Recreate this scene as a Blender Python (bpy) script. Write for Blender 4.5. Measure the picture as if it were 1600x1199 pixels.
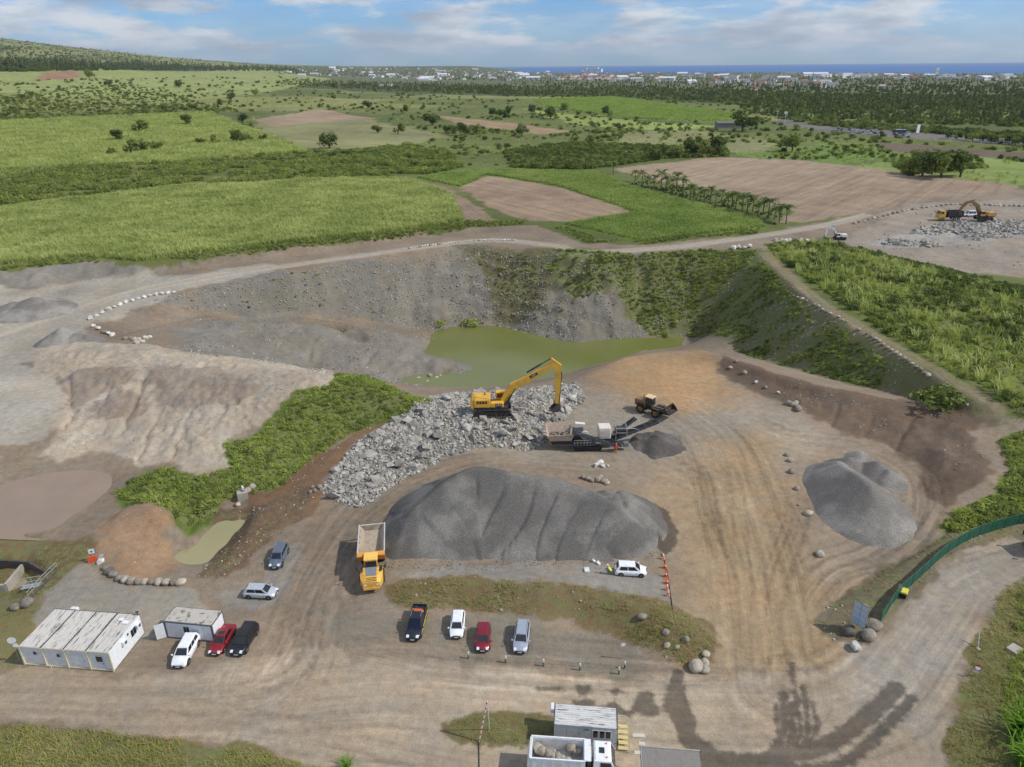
import bpy, bmesh, math, random
import numpy as np
from mathutils import Vector, Matrix, noise as mnoise
random.seed(7); rng = np.random.default_rng(7)
for o in list(bpy.data.objects): bpy.data.objects.remove(o)
SC = bpy.context.scene; COL = SC.collection
# ------------------------------------------------------------------ camera
FPX, PITCH, ROLL, CH = 1111.0, math.radians(24.1), math.radians(-0.5), 62.0
cam_d = bpy.data.cameras.new('camera'); cam = bpy.data.objects.new('camera', cam_d); COL.objects.link(cam)
cam_d.sensor_width = 36.0; cam_d.lens = FPX/1600*36.0; cam_d.clip_start = 0.5; cam_d.clip_end = 120000
cam.matrix_world = Matrix.Translation((0, 0, CH)) @ Matrix.Rotation(math.pi/2-PITCH, 4, 'X') @ Matrix.Rotation(ROLL, 4, 'Z')
SC.camera = cam
# ------------------------------------------------------------------ sky and sun
SUN_EL, SUN_AZ = math.radians(45), math.radians(100)       # azimuth clockwise from +Y
world = bpy.data.worlds.new('World'); SC.world = world; world.use_nodes = True
def build_world():
    nt = world.node_tree; N = nt.nodes; L = nt.links; N.clear()
    out = N.new('ShaderNodeOutputWorld'); bg = N.new('ShaderNodeBackground'); bg.inputs['Strength'].default_value = 0.12
    sky = N.new('ShaderNodeTexSky'); sky.sky_type = 'NISHITA'; sky.sun_disc = False
    sky.sun_elevation = SUN_EL; sky.sun_rotation = SUN_AZ; sky.altitude = 100; sky.air_density = 1.0; sky.dust_density = 0.3; sky.ozone_density = 3.0
    geo = N.new('ShaderNodeNewGeometry'); sep = N.new('ShaderNodeSeparateXYZ'); L.new(geo.outputs['Incoming'], sep.inputs[0])
    def M(op, a, b=None, c=None):
        n = N.new('ShaderNodeMath'); n.operation = op
        for i, v in enumerate((a, b, c)):
            if v is None: continue
            if isinstance(v, (int, float)): n.inputs[i].default_value = v
            else: L.new(v, n.inputs[i])
        return n.outputs[0]
    up = M('MULTIPLY', sep.outputs[2], -1.0); upc = M('MAXIMUM', up, 0.0)
    comb = N.new('ShaderNodeCombineXYZ'); L.new(sep.outputs[0], comb.inputs[0]); L.new(sep.outputs[1], comb.inputs[1]); L.new(M('MULTIPLY', upc, -4.6), comb.inputs[2])
    def noise(scale, detail, off, rough=0.55):
        mp = N.new('ShaderNodeMapping'); mp.inputs['Location'].default_value = off; L.new(comb.outputs[0], mp.inputs[0])
        n = N.new('ShaderNodeTexNoise'); n.inputs['Scale'].default_value = scale; n.inputs['Detail'].default_value = detail
        n.inputs['Roughness'].default_value = rough; L.new(mp.outputs[0], n.inputs['Vector']); return n.outputs['Fac']
    def ramp(f, a, b):
        r = N.new('ShaderNodeMapRange'); r.interpolation_type = 'SMOOTHSTEP'; L.new(f, r.inputs[0])
        r.inputs[1].default_value = a; r.inputs[2].default_value = b; return r.outputs[0]
    cov = ramp(noise(5.2, 10, (1.35, 0.4, 0.2), 0.62), 0.40, 0.56)          # broken cumulus
    veil = ramp(noise(2.1, 7, (4.1, 2.4, 1.0), 0.6), 0.40, 0.66)            # grey veil
    shade = ramp(noise(6.5, 7, (2.5, 1.1, 0.06), 0.6), 0.36, 0.62)          # lit tops, grey bases
    hz = ramp(upc, 0.0, 0.03)
    a = M('MULTIPLY', M('MAXIMUM', M('MULTIPLY', cov, 0.9), M('MULTIPLY', veil, 0.36)), M('ADD', M('MULTIPLY', hz, 0.8), 0.2))
    ccol = N.new('ShaderNodeMix'); ccol.data_type = 'RGBA'; L.new(shade, ccol.inputs[0])
    ccol.inputs[6].default_value = (3.2, 3.7, 4.4, 1); ccol.inputs[7].default_value = (6.9, 7.0, 7.1, 1)
    tint = N.new('ShaderNodeMix'); tint.data_type = 'RGBA'; tint.blend_type = 'MULTIPLY'; tint.inputs[0].default_value = 1
    L.new(sky.outputs[0], tint.inputs[6]); tint.inputs[7].default_value = (0.38, 0.70, 1.14, 1)
    mx = N.new('ShaderNodeMix'); mx.data_type = 'RGBA'; L.new(a, mx.inputs[0]); L.new(tint.outputs[2], mx.inputs[6]); L.new(ccol.outputs[2], mx.inputs[7])
    L.new(mx.outputs[2], bg.inputs[0]); L.new(bg.outputs[0], out.inputs[0])
build_world()
sl = bpy.data.lights.new('sun', 'SUN'); sl.energy = 3.4; sl.angle = math.radians(0.8); sl.color = (1.0, 0.955, 0.885)
sun = bpy.data.objects.new('sun', sl); COL.objects.link(sun); sun.location = (60, 20, 120)
_sd = Vector((math.sin(SUN_AZ)*math.cos(SUN_EL), math.cos(SUN_AZ)*math.cos(SUN_EL), math.sin(SUN_EL)))
sun.rotation_euler = (-_sd).to_track_quat('-Z', 'Y').to_euler()
SC.view_settings.view_transform = 'Standard'; SC.view_settings.look = 'None'
SC.view_settings.exposure = 0.0; SC.view_settings.gamma = 1.0; SC.view_settings.use_curve_mapping = False
SC.render.engine = 'CYCLES'
# ------------------------------------------------------------------ small maths helpers
def s2l(r, g, b):
    f = lambda c: c/12.92 if c <= 0.04045 else ((c+0.055)/1.055)**2.4
    return np.array([f(r/255), f(g/255), f(b/255)])
def ray(px, py):
    a = (px-800)/FPX; b = -(py-599.5)/FPX
    a, b = a*math.cos(ROLL)-b*math.sin(ROLL), a*math.sin(ROLL)+b*math.cos(ROLL)
    return np.array([a, math.cos(PITCH)+b*math.sin(PITCH), -math.sin(PITCH)+b*math.cos(PITCH)])
def W(px, py, z=0.0):
    d = ray(px, py); t = (z-CH)/d[2]; return np.array([d[0]*t, d[1]*t, z])
_perm = rng.permutation(4096)
_val = rng.random(4096)*2-1
def _h(ix, iy): return _val[(_perm[ix & 4095] + iy) & 4095]
def vnoise(x, y):
    x = np.asarray(x, float); y = np.asarray(y, float)
    ix = np.floor(x).astype(int); iy = np.floor(y).astype(int); fx = x-ix; fy = y-iy
    fx = fx*fx*(3-2*fx); fy = fy*fy*(3-2*fy)
    a = _h(ix, iy); b = _h(ix+1, iy); c = _h(ix, iy+1); d = _h(ix+1, iy+1)
    return a+(b-a)*fx+(c-a)*fy+(a-b-c+d)*fx*fy
def fbm(x, y, o=4):
    s = 0; a = 0.5
    for k in range(o):
        s = s+a*vnoise(x*2**k+17.3*k, y*2**k-9.1*k); a *= 0.5
    return s
def sstep(a, b, x):
    t = np.clip((x-a)/(b-a), 0, 1); return t*t*(3-2*t)
def poly_sd(X, Y, P):
    """signed distance to polygon, negative inside"""
    P = np.asarray(P, float)[:, :2]; n = len(P)
    d2 = np.full(X.shape, 1e18); ins = np.zeros(X.shape, bool)
    for i in range(n):
        ax, ay = P[i]; bx, by = P[(i+1) % n]; ex, ey = bx-ax, by-ay
        wx, wy = X-ax, Y-ay; t = np.clip((wx*ex+wy*ey)/(ex*ex+ey*ey+1e-12), 0, 1)
        d2 = np.minimum(d2, (wx-ex*t)**2+(wy-ey*t)**2)
        c = ((ay > Y) != (by > Y)) & (X < (bx-ax)*(Y-ay)/(by-ay+1e-12)+ax); ins ^= c
    d = np.sqrt(d2); return np.where(ins, -d, d)
def line_uv(X, Y, P):
    """distance along, signed distance across a polyline"""
    P = np.asarray(P, float)[:, :2]; best = np.full(X.shape, 1e18); U = np.zeros(X.shape); V = np.zeros(X.shape); acc = 0.0
    for i in range(len(P)-1):
        ax, ay = P[i]; ex, ey = P[i+1]-P[i]; l = math.hypot(ex, ey)+1e-9
        wx, wy = X-ax, Y-ay; t = np.clip((wx*ex+wy*ey)/(l*l), 0, 1)
        d2 = (wx-ex*t)**2+(wy-ey*t)**2; m = d2 < best
        best = np.where(m, d2, best); U = np.where(m, acc+t*l, U); V = np.where(m, np.sign(ex*wy-ey*wx)*np.sqrt(d2), V); acc += l
    return U, V
def smooth_line(P, k=6):
    P = [np.asarray(p, float) for p in P]; out = []
    Q = [2*P[0]-P[1]]+P+[2*P[-1]-P[-2]]
    for i in range(1, len(Q)-2):
        for j in range(k):
            t = j/k; p0, p1, p2, p3 = Q[i-1:i+3]
            out.append(0.5*(2*p1+(p2-p0)*t+(2*p0-5*p1+4*p2-p3)*t*t+(3*p1-p0-3*p2+p3)*t**3))
    out.append(P[-1]); return np.array(out)
# ------------------------------------------------------------------ terrain heights: survey lines (image x, image y, height)
WATER = -16.0
LINES = [
 # near road and verge
 [(-60,1060,0),(400,1062,0),(800,1085,0),(1100,1085,0),(1290,1075,0)],
 [(-100,1120,0),(300,1160,0),(560,1199,0)], [(-100,1150,.5),(300,1190,.6),(450,1240,.5)],
 [(700,1150,.1),(1100,1190,0),(1250,1199,0)], [(600,1260,0),(1200,1260,0)],
 [(1300,1130,0),(1400,1010,.4),(1480,905,.9),(1620,842,1.5)],
 [(1480,1199,.1),(1520,1040,.6),(1570,930,1.1),(1640,880,1.5)],
 [(1560,1199,.4),(1600,1040,.9),(1650,960,1.4)], [(1700,1199,.6),(1700,960,1.6)],
 # yard
 [(120,935,0),(330,950,0),(600,1000,0)], [(60,940,0),(0,1010,0)], [(230,900,0),(330,930,0),(390,955,0)],
 [(430,900,0),(480,830,.4),(560,780,.8),(660,732,1.1),(760,708,1.4),(900,715,1.2),(1100,705,1)],
 [(1180,760,.9),(1190,900,.4),(1200,1040,0)], [(1100,820,.6),(1080,900,.3),(1140,1000,.1)],
 [(540,860,.3),(545,930,0)],[(600,900,.5),(750,895,.8),(900,885,.9),(1030,875,.8)],
 # grassy mound between the gravel terrace and the parking row
 [(625,912,1.2),(700,908,1.7),(800,912,1.9),(950,930,2.0),(1030,955,2.1),(1075,975,1.9),(1105,1000,1.3)],
 [(605,945,0),(690,948,.2),(800,958,.2),(900,965,.2),(985,1000,.25),(1050,1038,.2),(1100,1040,.1)],
 [(640,880,.9),(800,893,1.3),(950,905,1.2),(1040,930,.9)],
 # ochre plateau and its lip above the pond
 [(950,650,1.1),(1060,615,1.2),(1160,640,1.3),(1260,690,1.5)],
 [(880,612,1.0),(930,580,1.2),(985,556,1.5),(1040,548,1.7),(1095,545,2.0),(1130,556,2.6)],
 [(1130,556,2.6),(1200,582,3.6),(1300,608,4.2),(1400,625,4.6),(1480,640,5.0),(1540,655,5.5)],
 [(1120,575,1.3),(1200,620,1.5),(1290,665,1.7),(1400,705,2),(1450,740,2)],
 [(1230,800,1.0),(1290,880,.5),(1260,950,.2)],
 [(1460,690,4.6),(1500,720,4.4),(1540,745,4.6)],[(1450,760,2.2),(1470,800,1.8),(1420,845,1.0)],
 [(1490,825,1.2),(1400,880,.1),(1310,935,-.1)], [(1500,830,2.0),(1430,875,1.4),(1350,935,.9),(1300,985,.5)],
 [(1500,800,2.6),(1560,780,3.4),(1640,770,4)], [(1620,690,6),(1570,665,6)], [(1520,830,1.6),(1600,815,2.0),(1660,800,2.2)],
 # hidden back slopes down to the pond
 [(690,622,WATER),(740,616,WATER),(850,596,WATER),(930,570,WATER),(1000,551,WATER),(1080,541,WATER)],
 [(1150,546,-9),(1220,571,-3.5),(1300,593,.6),(1400,615,2.4),(1470,631,4.0)],
 # far haul road
 [(-60,545,3),(0,525,3.2),(100,490,3.6),(200,457,4.2),(300,437,4.6),(400,425,4.9),(520,405,5),(640,385,5),(740,376,5),(800,375,5),(860,382,5),(920,393,5),(1000,388,5.1),(1100,380,5.3),(1200,371,5.6),(1290,352,6),(1400,324,6.4),(1500,311,6.8),(1620,300,7)],
 # pit wall crest
 [(140,506,3.3),(270,462,4),(330,448,4.4),(440,430,4.8),(560,407,4.9),(660,389,4.9),(740,381,4.9),(800,382,4.9),(860,389,4.9),(920,399,4.9),(1000,395,5),(1100,387,5.1),(1170,386,5.6)],
 # ramp and toe of the wall
 [(150,530,2.4),(230,515,1.2),(320,492,-1.2),(420,486,-4),(520,494,-8),(600,506,-12),(650,515,-15.4)],
 [(300,516,-.4),(420,498,-4.2),(540,512,-9),(640,535,-14)],
 [(650,515,-15.4),(690,513,WATER),(770,508,WATER),(820,520,WATER),(880,536,WATER),(940,541,WATER),(990,540,WATER),(1015,530,WATER),(1090,526,WATER)],
 [(1090,526,WATER),(1110,530,-15)],
 # bowl left of the pond
 [(390,516,-7.5),(440,514,-9),(500,522,-11.5),(570,537,-13.6)], [(330,535,.5),(365,528,-2)], [(410,555,-9),(480,578,-12),(560,592,-14)],
 [(690,513,WATER),(665,545,WATER),(658,552,WATER),(700,560,WATER),(748,575,WATER),(735,581,WATER),(680,585,WATER),(640,590,WATER),(622,604,WATER)],
 [(655,568,-14.2),(690,569,-14.3),(730,576,-15.4)], [(560,556,-12.2),(600,562,-13.2)],
 # pond bed
 [(720,545,-18),(800,570,-18.5),(900,560,-18)], [(800,525,-17.5),(900,548,-17.5),(1000,539,-17.6),(1060,534,-17.2)], [(660,600,-17.4),(700,598,-17.5)],
 # bank below the left cane field
 [(-80,420,8),(0,415,8),(130,404,8.3),(215,412,8),(320,398,8.2),(430,385,8),(560,372,7.6),(700,354,7.2),(800,348,6.8)],
 [(-80,455,4.4),(0,450,4.5),(130,442,4.6),(215,434,4.8),(350,414,5.1),(500,396,5.2),(640,374,5.3),(720,364,5.6),(830,366,5.6)],
 [(-60,490,3.8),(60,470,4)],
 # sand berm
 [(-60,575,3.4),(60,575,3.5),(110,612,3.4),(104,665,3.1),(0,695,2.6),(-60,700,2.6)],
 [(50,548,4.4),(130,536,5.2),(200,545,5.4),(260,558,6.4),(340,562,7.3),(430,577,7.8),(520,587,7.6),(560,596,7),(610,613,5.8),(650,630,4.6),(680,640,4)],
 [(95,590,5.4),(130,578,5.7),(185,575,5.7),(222,592,5.0),(245,579,6.3),(290,576,6.9),(340,586,7.2),(400,601,7.4),(460,607,7.0)],
 [(112,640,3.3),(125,662,3.0),(150,662,3.0),(175,652,3.2),(215,657,3.5),(270,654,4.1),(330,650,4.8),(400,640,5.5)],
 [(60,712,1.6),(170,703,1.4),(212,735,1.2),(190,795,1.2),(150,832,1.0),(60,840,.8),(-60,830,.8)],
 [(-60,735,1.3),(0,730,1.4),(60,712,1.6)], [(30,780,-.4),(140,770,-.4)],
 [(140,685,2.0),(180,692,2.0)], [(262,690,3.4),(300,745,1.8)],
 [(205,770,1.4),(250,765,1.6),(350,775,0.4),(430,762,.6),(490,715,1.2),(560,668,2.0),(630,645,3.2)],
 [(300,690,4.0),(370,665,4.6),(450,640,5.4)],
 # concrete basin
 [(-30,892,-1.7),(38,890,-1.7),(58,903,-1.7),(36,922,-1.7),(-30,925,-1.7)], [(-30,868,.3),(45,873,.3),(70,890,.2),(92,884,.1)],[(96,889,0),(70,912,0),(46,938,0)],
 # brown mound and little pond
 [(185,800,2.4),(225,787,3.3),(265,795,3.2)], [(150,872,.4),(230,895,.1),(285,895,0)],
 [(274,872,-1.6),(300,835,-1.6),(340,808,-1.6),(378,800,-1.6),(383,815,-1.6),(360,842,-1.6),(322,880,-1.6),(292,882,-1.6),(274,872,-1.6)],
 [(320,850,-2.4),(350,825,-2.4)], [(283,832,.8),(330,800,.2),(385,788,.3)], [(400,800,1.0),(395,825,.9),(345,890,.3)],
 [(430,800,.9),(400,850,.4)],
 # rubble heap
 [(510,765,.9),(560,790,.6),(620,757,.9),(700,712,1.3),(765,698,1.4),(830,706,1.4),(862,684,1.3),(885,648,1.2)],
 [(520,752,1.7),(600,692,3.0),(680,645,4.0),(750,634,4.3),(800,640,3.9),(850,622,3.0),(890,604,1.6)],
 [(505,748,1.4),(560,690,2.2),(640,640,3.6)], [(740,662,3.8),(800,668,3.2),(840,655,2.6)],
 # right hand hillside and track
 [(1180,394,6),(1215,425,6.6),(1255,460,7.2),(1330,510,7.8),(1440,578,8),(1520,625,7.6),(1560,642,7)],
 [(1195,392,6.2),(1280,455,7.6),(1360,510,8.2),(1470,575,8.6),(1600,630,8)],
 [(1230,385,6),(1350,420,7.6),(1500,470,8.4),(1640,520,9)], [(1700,620,9),(1700,450,8.5)],
 [(1130,470,-6),(1180,520,-4)], [(1060,430,-2),(1090,480,-9)], [(1000,440,-4),(1000,490,-11)],
 # second quarry
 [(1380,390,4.8),(1460,402,4),(1560,400,3),(1640,410,3)], [(1300,376,5.6),(1420,350,5.6),(1560,345,5.2),(1660,350,5)],
 [(1270,385,6),(1360,405,5.6),(1450,425,5.4),(1540,425,3.4),(1640,440,4)], [(1380,418,7.2),(1500,446,8),(1640,470,8.6)],
 # fields beyond
 [(0,330,8.4),(300,295,8.4),(620,283,8),(720,330,7.4)], [(850,310,7.2),(1000,335,7),(1180,350,6.6)],
 [(680,290,7.6),(900,290,7.4)],[(1250,330,6.8),(1600,285,7.2)], [(980,262,7.4),(1200,260,7.4),(1600,270,7.4)], [(0,260,8),(500,240,8),(900,230,7.6)],
]
GX0, GX1, GY0, GY1 = -340, 440, 20, 540
def zplain(x, y):
    r = np.hypot(x, y)
    z = 7.5-0.0022*np.maximum(r-420, 0)+1.2*fbm(x/260, y/260, 2)*sstep(450, 900, r)
    hill = 440*np.exp(-((x+7600)/3500)**2-((y-6800)/2600)**2)+60*np.exp(-((x+3300)/900)**2-((y-5200)/900)**2)
    rise = sstep(-.12, -.75, x/np.maximum(y, 1))*0.033*np.clip(r-700, 0, 2600)
    rise = rise+sstep(.03, -.06, x/np.maximum(y, 1))*sstep(5500, 11000, r)*76
    return z+hill*sstep(2500, 4500, r)+rise
def solve():
    prev = None
    pts = []
    for ln in LINES:
        P = [W(*p) for p in ln]
        for a, b in zip(P[:-1], P[1:]):
            n = max(2, int(np.hypot(*(b-a)[:2])/0.4))
            for t in np.linspace(0, 1, n): pts.append(a+(b-a)*t)
    pts = np.array(pts)
    for res, it in ((16, 300), (8, 200), (4, 160), (2, 120), (1, 70)):
        nx = (GX1-GX0)//res+1; ny = (GY1-GY0)//res+1
        xs = GX0+np.arange(nx)*res; ys = GY0+np.arange(ny)*res; XX, YY = np.meshgrid(xs, ys)
        s = np.zeros((ny, nx)); c = np.zeros((ny, nx))
        i = np.clip(np.round((pts[:, 0]-GX0)/res).astype(int), -1, nx); j = np.clip(np.round((pts[:, 1]-GY0)/res).astype(int), -1, ny)
        ok = (i >= 0) & (i < nx) & (j >= 0) & (j < ny)
        np.add.at(s, (j[ok], i[ok]), pts[ok, 2]); np.add.at(c, (j[ok], i[ok]), 1)
        fix = c > 0; val = np.where(fix, s/np.maximum(c, 1), 0)
        far = (YY >= GY1-res*0.5) | (((XX <= GX0+.5*res) | (XX >= GX1-.5*res)) & (YY > 300))
        val = np.where(far, zplain(XX, YY), val); fix |= far
        if prev is None: Z = np.where(fix, val, 4.0)
        else:
            py, px = prev.shape; fy = np.minimum(np.arange(ny)/2, py-1.001); fx = np.minimum(np.arange(nx)/2, px-1.001)
            iy = fy.astype(int); ix = fx.astype(int); ty = (fy-iy)[:, None]; tx = (fx-ix)[None]
            Z = (prev[iy][:, ix]*(1-ty)*(1-tx)+prev[iy+1][:, ix]*ty*(1-tx)+prev[iy][:, ix+1]*(1-ty)*tx+prev[iy+1][:, ix+1]*ty*tx)
            Z = np.where(fix, val, Z)
        for k in range(it):
            E = np.pad(Z, 1, mode='edge')
            Zn = 0.25*(E[:-2, 1:-1]+E[2:, 1:-1]+E[1:-1, :-2]+E[1:-1, 2:])
            Z = np.where(fix, val, Zn)
        prev = Z
    # soften the survey lines a little
    for k in range(2):
        E = np.pad(Z, 1, mode='edge'); Z = 0.5*Z+0.125*(E[:-2, 1:-1]+E[2:, 1:-1]+E[1:-1, :-2]+E[1:-1, 2:])
    return Z
ZG = solve()
def zbase(x, y):
    x = np.asarray(x, float); y = np.asarray(y, float)
    fx = np.clip(x-GX0, 0, GX1-GX0-1.001); fy = np.clip(y-GY0, 0, GY1-GY0-1.001)
    ix = fx.astype(int); iy = fy.astype(int); tx = fx-ix; ty = fy-iy
    z = ZG[iy, ix]*(1-tx)*(1-ty)+ZG[iy, ix+1]*tx*(1-ty)+ZG[iy+1, ix]*(1-tx)*ty+ZG[iy+1, ix+1]*tx*ty
    out = (y > GY1-1) | (((x < GX0) | (x > GX1)) & (y > 300))
    return np.where(out, zplain(x, y), z)
_T = np.concatenate([np.arange(40, 420, 0.5), 420*1.006**np.arange(0, 620)])
def G0(px, py, zf=None):
    """where the sight line of a survey mark meets the ground"""
    d = ray(px, py); zf = zf or zbase
    x = d[0]*_T; y = d[1]*_T; h = CH+d[2]*_T-zf(x, y)
    k = np.argmax(h < 0)
    if not (h < 0).any(): k = len(_T)-1
    a, b = _T[k-1], _T[k]
    for _ in range(14):
        m = 0.5*(a+b)
        if CH+d[2]*m-float(zf(d[0]*m, d[1]*m)) < 0: b = m
        else: a = m
    return np.array([d[0]*b, d[1]*b, CH+d[2]*b])
def GP(pts): return np.array([G0(*p)[:2] for p in pts])

def GB(pp):
    """many survey marks at once"""
    out = []
    for c in range(0, len(pp), 400):
        D = np.array([ray(*q) for q in pp[c:c+400]]); lo = np.full(len(D), 40.); hi = np.full(len(D), 17000.); T = _T[::4]
        Hh = CH+D[:, 2:3]*T-zbase(D[:, 0:1]*T, D[:, 1:2]*T); neg = Hh < 0; k = np.where(neg.any(1), neg.argmax(1), len(T)-1); hi = T[k]; lo = T[np.maximum(k-1, 0)]
        for _ in range(14):
            m = .5*(lo+hi); b = CH+D[:, 2]*m-zbase(D[:, 0]*m, D[:, 1]*m) < 0; hi = np.where(b, m, hi); lo = np.where(b, lo, m)
        out.append(D*hi[:, None]+np.array([0, 0, CH]))
    return np.concatenate(out)
# ------------------------------------------------------------------ ground zones (polygons surveyed onto the terrain)
Z_ = {}
def zone(name, pts): Z_[name] = GP(pts); return Z_[name]
zone('quarry', [(-200,434),(0,424),(130,411),(215,416),(320,402),(430,389),(560,377),(640,366),(725,357),(840,352),(920,382),(1000,382),(1180,368),(1290,345),(1400,318),(1500,303),(1680,290),(1700,440),(1540,428),(1450,428),(1360,408),(1270,386),(1185,392),(1250,455),(1330,512),(1440,580),(1560,645),(1760,690),(1760,1320),(-260,1320)])
zone('cane_left', [(-140,345),(0,326),(300,291),(560,279),(640,281),(705,305),(724,345),(640,360),(430,382),(320,395),(215,408),(130,402),(0,414),(-140,424)])
zone('cane_right', [(880,350),(1000,333),(870,290),(760,273),(720,292),(650,278),(740,265),(930,268),(985,292),(1190,345),(1195,355),(1005,378)])
zone('hedge_mid', [(-140,275),(0,266),(300,254),(500,243),(640,226),(700,236),(722,262),(650,276),(560,277),(300,288),(0,322),(-140,340)])
zone('hedge_dark', [(790,240),(900,225),(1050,230),(1135,235),(1135,245),(1040,248),(960,260),(900,266),(800,262)])
zone('field_bright', [(-140,195),(0,190),(240,180),(330,176),(420,212),(490,238),(300,252),(120,262),(0,280),(-140,290)])
zone('field_back', [(-200,112),(0,108),(420,106),(520,124),(400,148),(250,160),(0,146),(-200,150)])
zone('fallow', [(395,190),(505,172),(560,183),(705,214),(640,226),(500,236),(425,215)])
zone('soil_a', [(395,187),(500,171),(590,186),(520,189),(430,197)])
zone('soil_b', [(680,180),(800,193),(900,206),(840,210),(720,196)])
zone('soil_c', [(70,114),(120,111),(125,122),(50,128)])
zone('cane_far', [(830,156),(960,152),(1150,178),(1140,192),(980,186),(850,166)])
zone('cane_far2', [(820,170),(980,188),(1130,198),(1060,206),(900,195)])
zone('pale_far', [(940,208),(1090,202),(1230,226),(1180,240),(1000,232)])
zone('pasture', [(1150,242),(1290,226),(1420,232),(1330,262),(1230,255)])
zone('pasture2', [(1340,262),(1450,238),(1640,252),(1640,292),(1400,270)])
zone('soil_park', [(1365,222),(1640,242),(1640,252),(1390,236)])
zone('plow_right', [(962,264),(1110,246),(1250,250),(1400,268),(1600,291),(1560,304),(1380,328),(1255,350),(1215,346),(1236,330),(1130,300),(1000,277)])
zone('plow_mid', [(716,292),(762,275),(868,291),(992,330),(885,348),(830,346),(775,330)])
zone('plow_strip', [(640,283),(690,290),(778,345),(730,349),(706,308)])
zone('carpark', [(1215,185),(1290,196),(1430,206),(1640,224),(1640,231),(1420,216),(1290,207),(1210,192)])
zone('hill_right', [(1195,382),(1290,380),(1400,412),(1500,440),(1700,480),(1720,690),(1590,648),(1475,575),(1362,505),(1278,448),(1215,402)])
zone('slope_right', [(1000,398),(1100,388),(1180,392),(1250,458),(1330,512),(1440,582),(1540,648),(1480,634),(1400,614),(1300,594),(1200,566),(1140,540),(1095,520),(1015,526),(985,480),(960,420)])
zone('slope_mid', [(830,392),(985,398),(1090,395),(1095,520),(1020,528),(985,490),(960,440),(900,470),(860,430)])
zone('wall_back', [(230,470),(330,449),(560,408),(740,382),(930,400),(1000,396),(1010,530),(940,540),(880,535),(770,508),(650,514),(520,492),(420,484),(300,490)])
zone('wall_green', [(735,388),(870,391),(880,430),(850,480),(800,500),(770,450)])
zone('bowl', [(300,500),(420,490),(640,525),(690,513),(660,552),(745,575),(620,604),(540,588),(430,575),(330,560),(280,545)])
zone('scarp_left', [(-140,432),(0,422),(130,409),(215,415),(300,406),(300,416),(230,434),(130,442),(0,452),(-140,458)])
zone('flat_left', [(-100,560),(60,572),(108,610),(108,665),(60,690),(-100,700)])
zone('berm', [(40,545),(130,533),(330,556),(520,583),(545,600),(520,625),(450,640),(420,670),(350,690),(355,735),(300,750),(250,725),(215,735),(170,703),(60,714),(100,670),(112,615),(60,572)])
zone('berm_gravel', [(95,592),(130,578),(185,576),(222,593),(205,650),(165,656),(150,622),(120,640)])
zone('berm_gravel2', [(224,594),(250,579),(330,575),(410,601),(390,632),(300,646),(240,642)])
zone('road_left', [(-100,455),(60,450),(215,436),(420,417),(300,450),(140,505),(60,560),(-100,575)])
zone('veg_berm', [(395,690),(450,640),(470,612),(520,598),(560,590),(610,606),(675,628),(640,645),(560,672),(480,720),(430,765),(390,772),(345,780),(335,805),(290,825),(260,795),(200,790),(182,770),(215,745),(250,735),(310,748),(360,728),(352,690)])
zone('mound', [(150,865),(180,800),(225,785),(270,795),(290,825),(275,870),(285,895),(230,900)])
zone('dirt_mid', [(390,772),(430,765),(480,722),(560,672),(650,640),(640,650),(560,700),(505,750),(520,770),(480,800),(400,800)])
zone('bank_pond', [(345,800),(400,790),(480,770),(470,800),(420,850),(350,900),(300,905),(360,845)])
zone('apron', [(50,965),(75,925),(120,885),(150,885),(165,905),(230,915),(300,920),(330,950),(345,985),(230,1000),(60,985)])
zone('gravel_cars', [(340,925),(400,910),(440,860),(470,850),(475,880),(440,930),(400,960),(345,960)])
zone('apron_grass', [(-60,940),(60,945),(50,990),(60,1045),(-60,1048)])
zone('basin_grass', [(-60,835),(140,845),(150,870),(110,890),(60,940),(-60,945)])
zone('rubble', [(500,768),(560,690),(640,640),(700,616),(760,612),(860,604),(900,600),(915,625),(880,655),(862,686),(830,706),(765,697),(700,712),(620,757),(565,795),(540,790)])
zone('crusher', [(790,700),(870,640),(980,600),(1150,640),(1250,680),(1180,720),(1050,700),(900,700)])
zone('ochre', [(960,590),(990,558),(1090,548),(1140,575),(1130,605),(1060,625),(980,615)])
zone('bank_right', [(1130,556),(1200,580),(1300,606),(1400,625),(1480,640),(1545,655),(1530,740),(1480,800),(1450,760),(1440,720),(1380,690),(1280,655),(1200,615),(1130,580)])
zone('lane', [(1110,690),(1190,700),(1230,800),(1260,930),(1300,1050),(1130,1060),(1110,960),(1090,850)])
zone('terrace', [(610,895),(700,885),(850,878),(960,885),(1040,900),(1050,940),(1000,930),(900,912),(760,903),(640,905)])
zone('mound_grass', [(610,918),(640,905),(760,904),(900,914),(1040,945),(1085,970),(1118,1005),(1110,1030),(1060,1040),(985,1005),(900,968),(800,960),(690,950),(615,945)])
zone('parking', [(520,960),(615,950),(800,962),(950,980),(1010,1040),(960,1055),(760,1030),(640,1015),(520,985)])
zone('island_low', [(690,1130),(760,1115),(870,1120),(870,1165),(760,1165),(700,1145)])
zone('verge_left', [(-120,1130),(0,1132),(250,1155),(420,1180),(520,1210),(520,1300),(-200,1300)])
zone('verge_right', [(1640,885),(1570,920),(1530,1000),(1490,1100),(1480,1199),(1480,1300),(1760,1300),(1760,885)])
zone('fence_bank', [(1270,975),(1310,930),(1400,880),(1490,828),(1600,805),(1700,800),(1700,832),(1600,835),(1510,852),(1440,910),(1385,965),(1360,1000),(1300,1000)])
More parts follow.
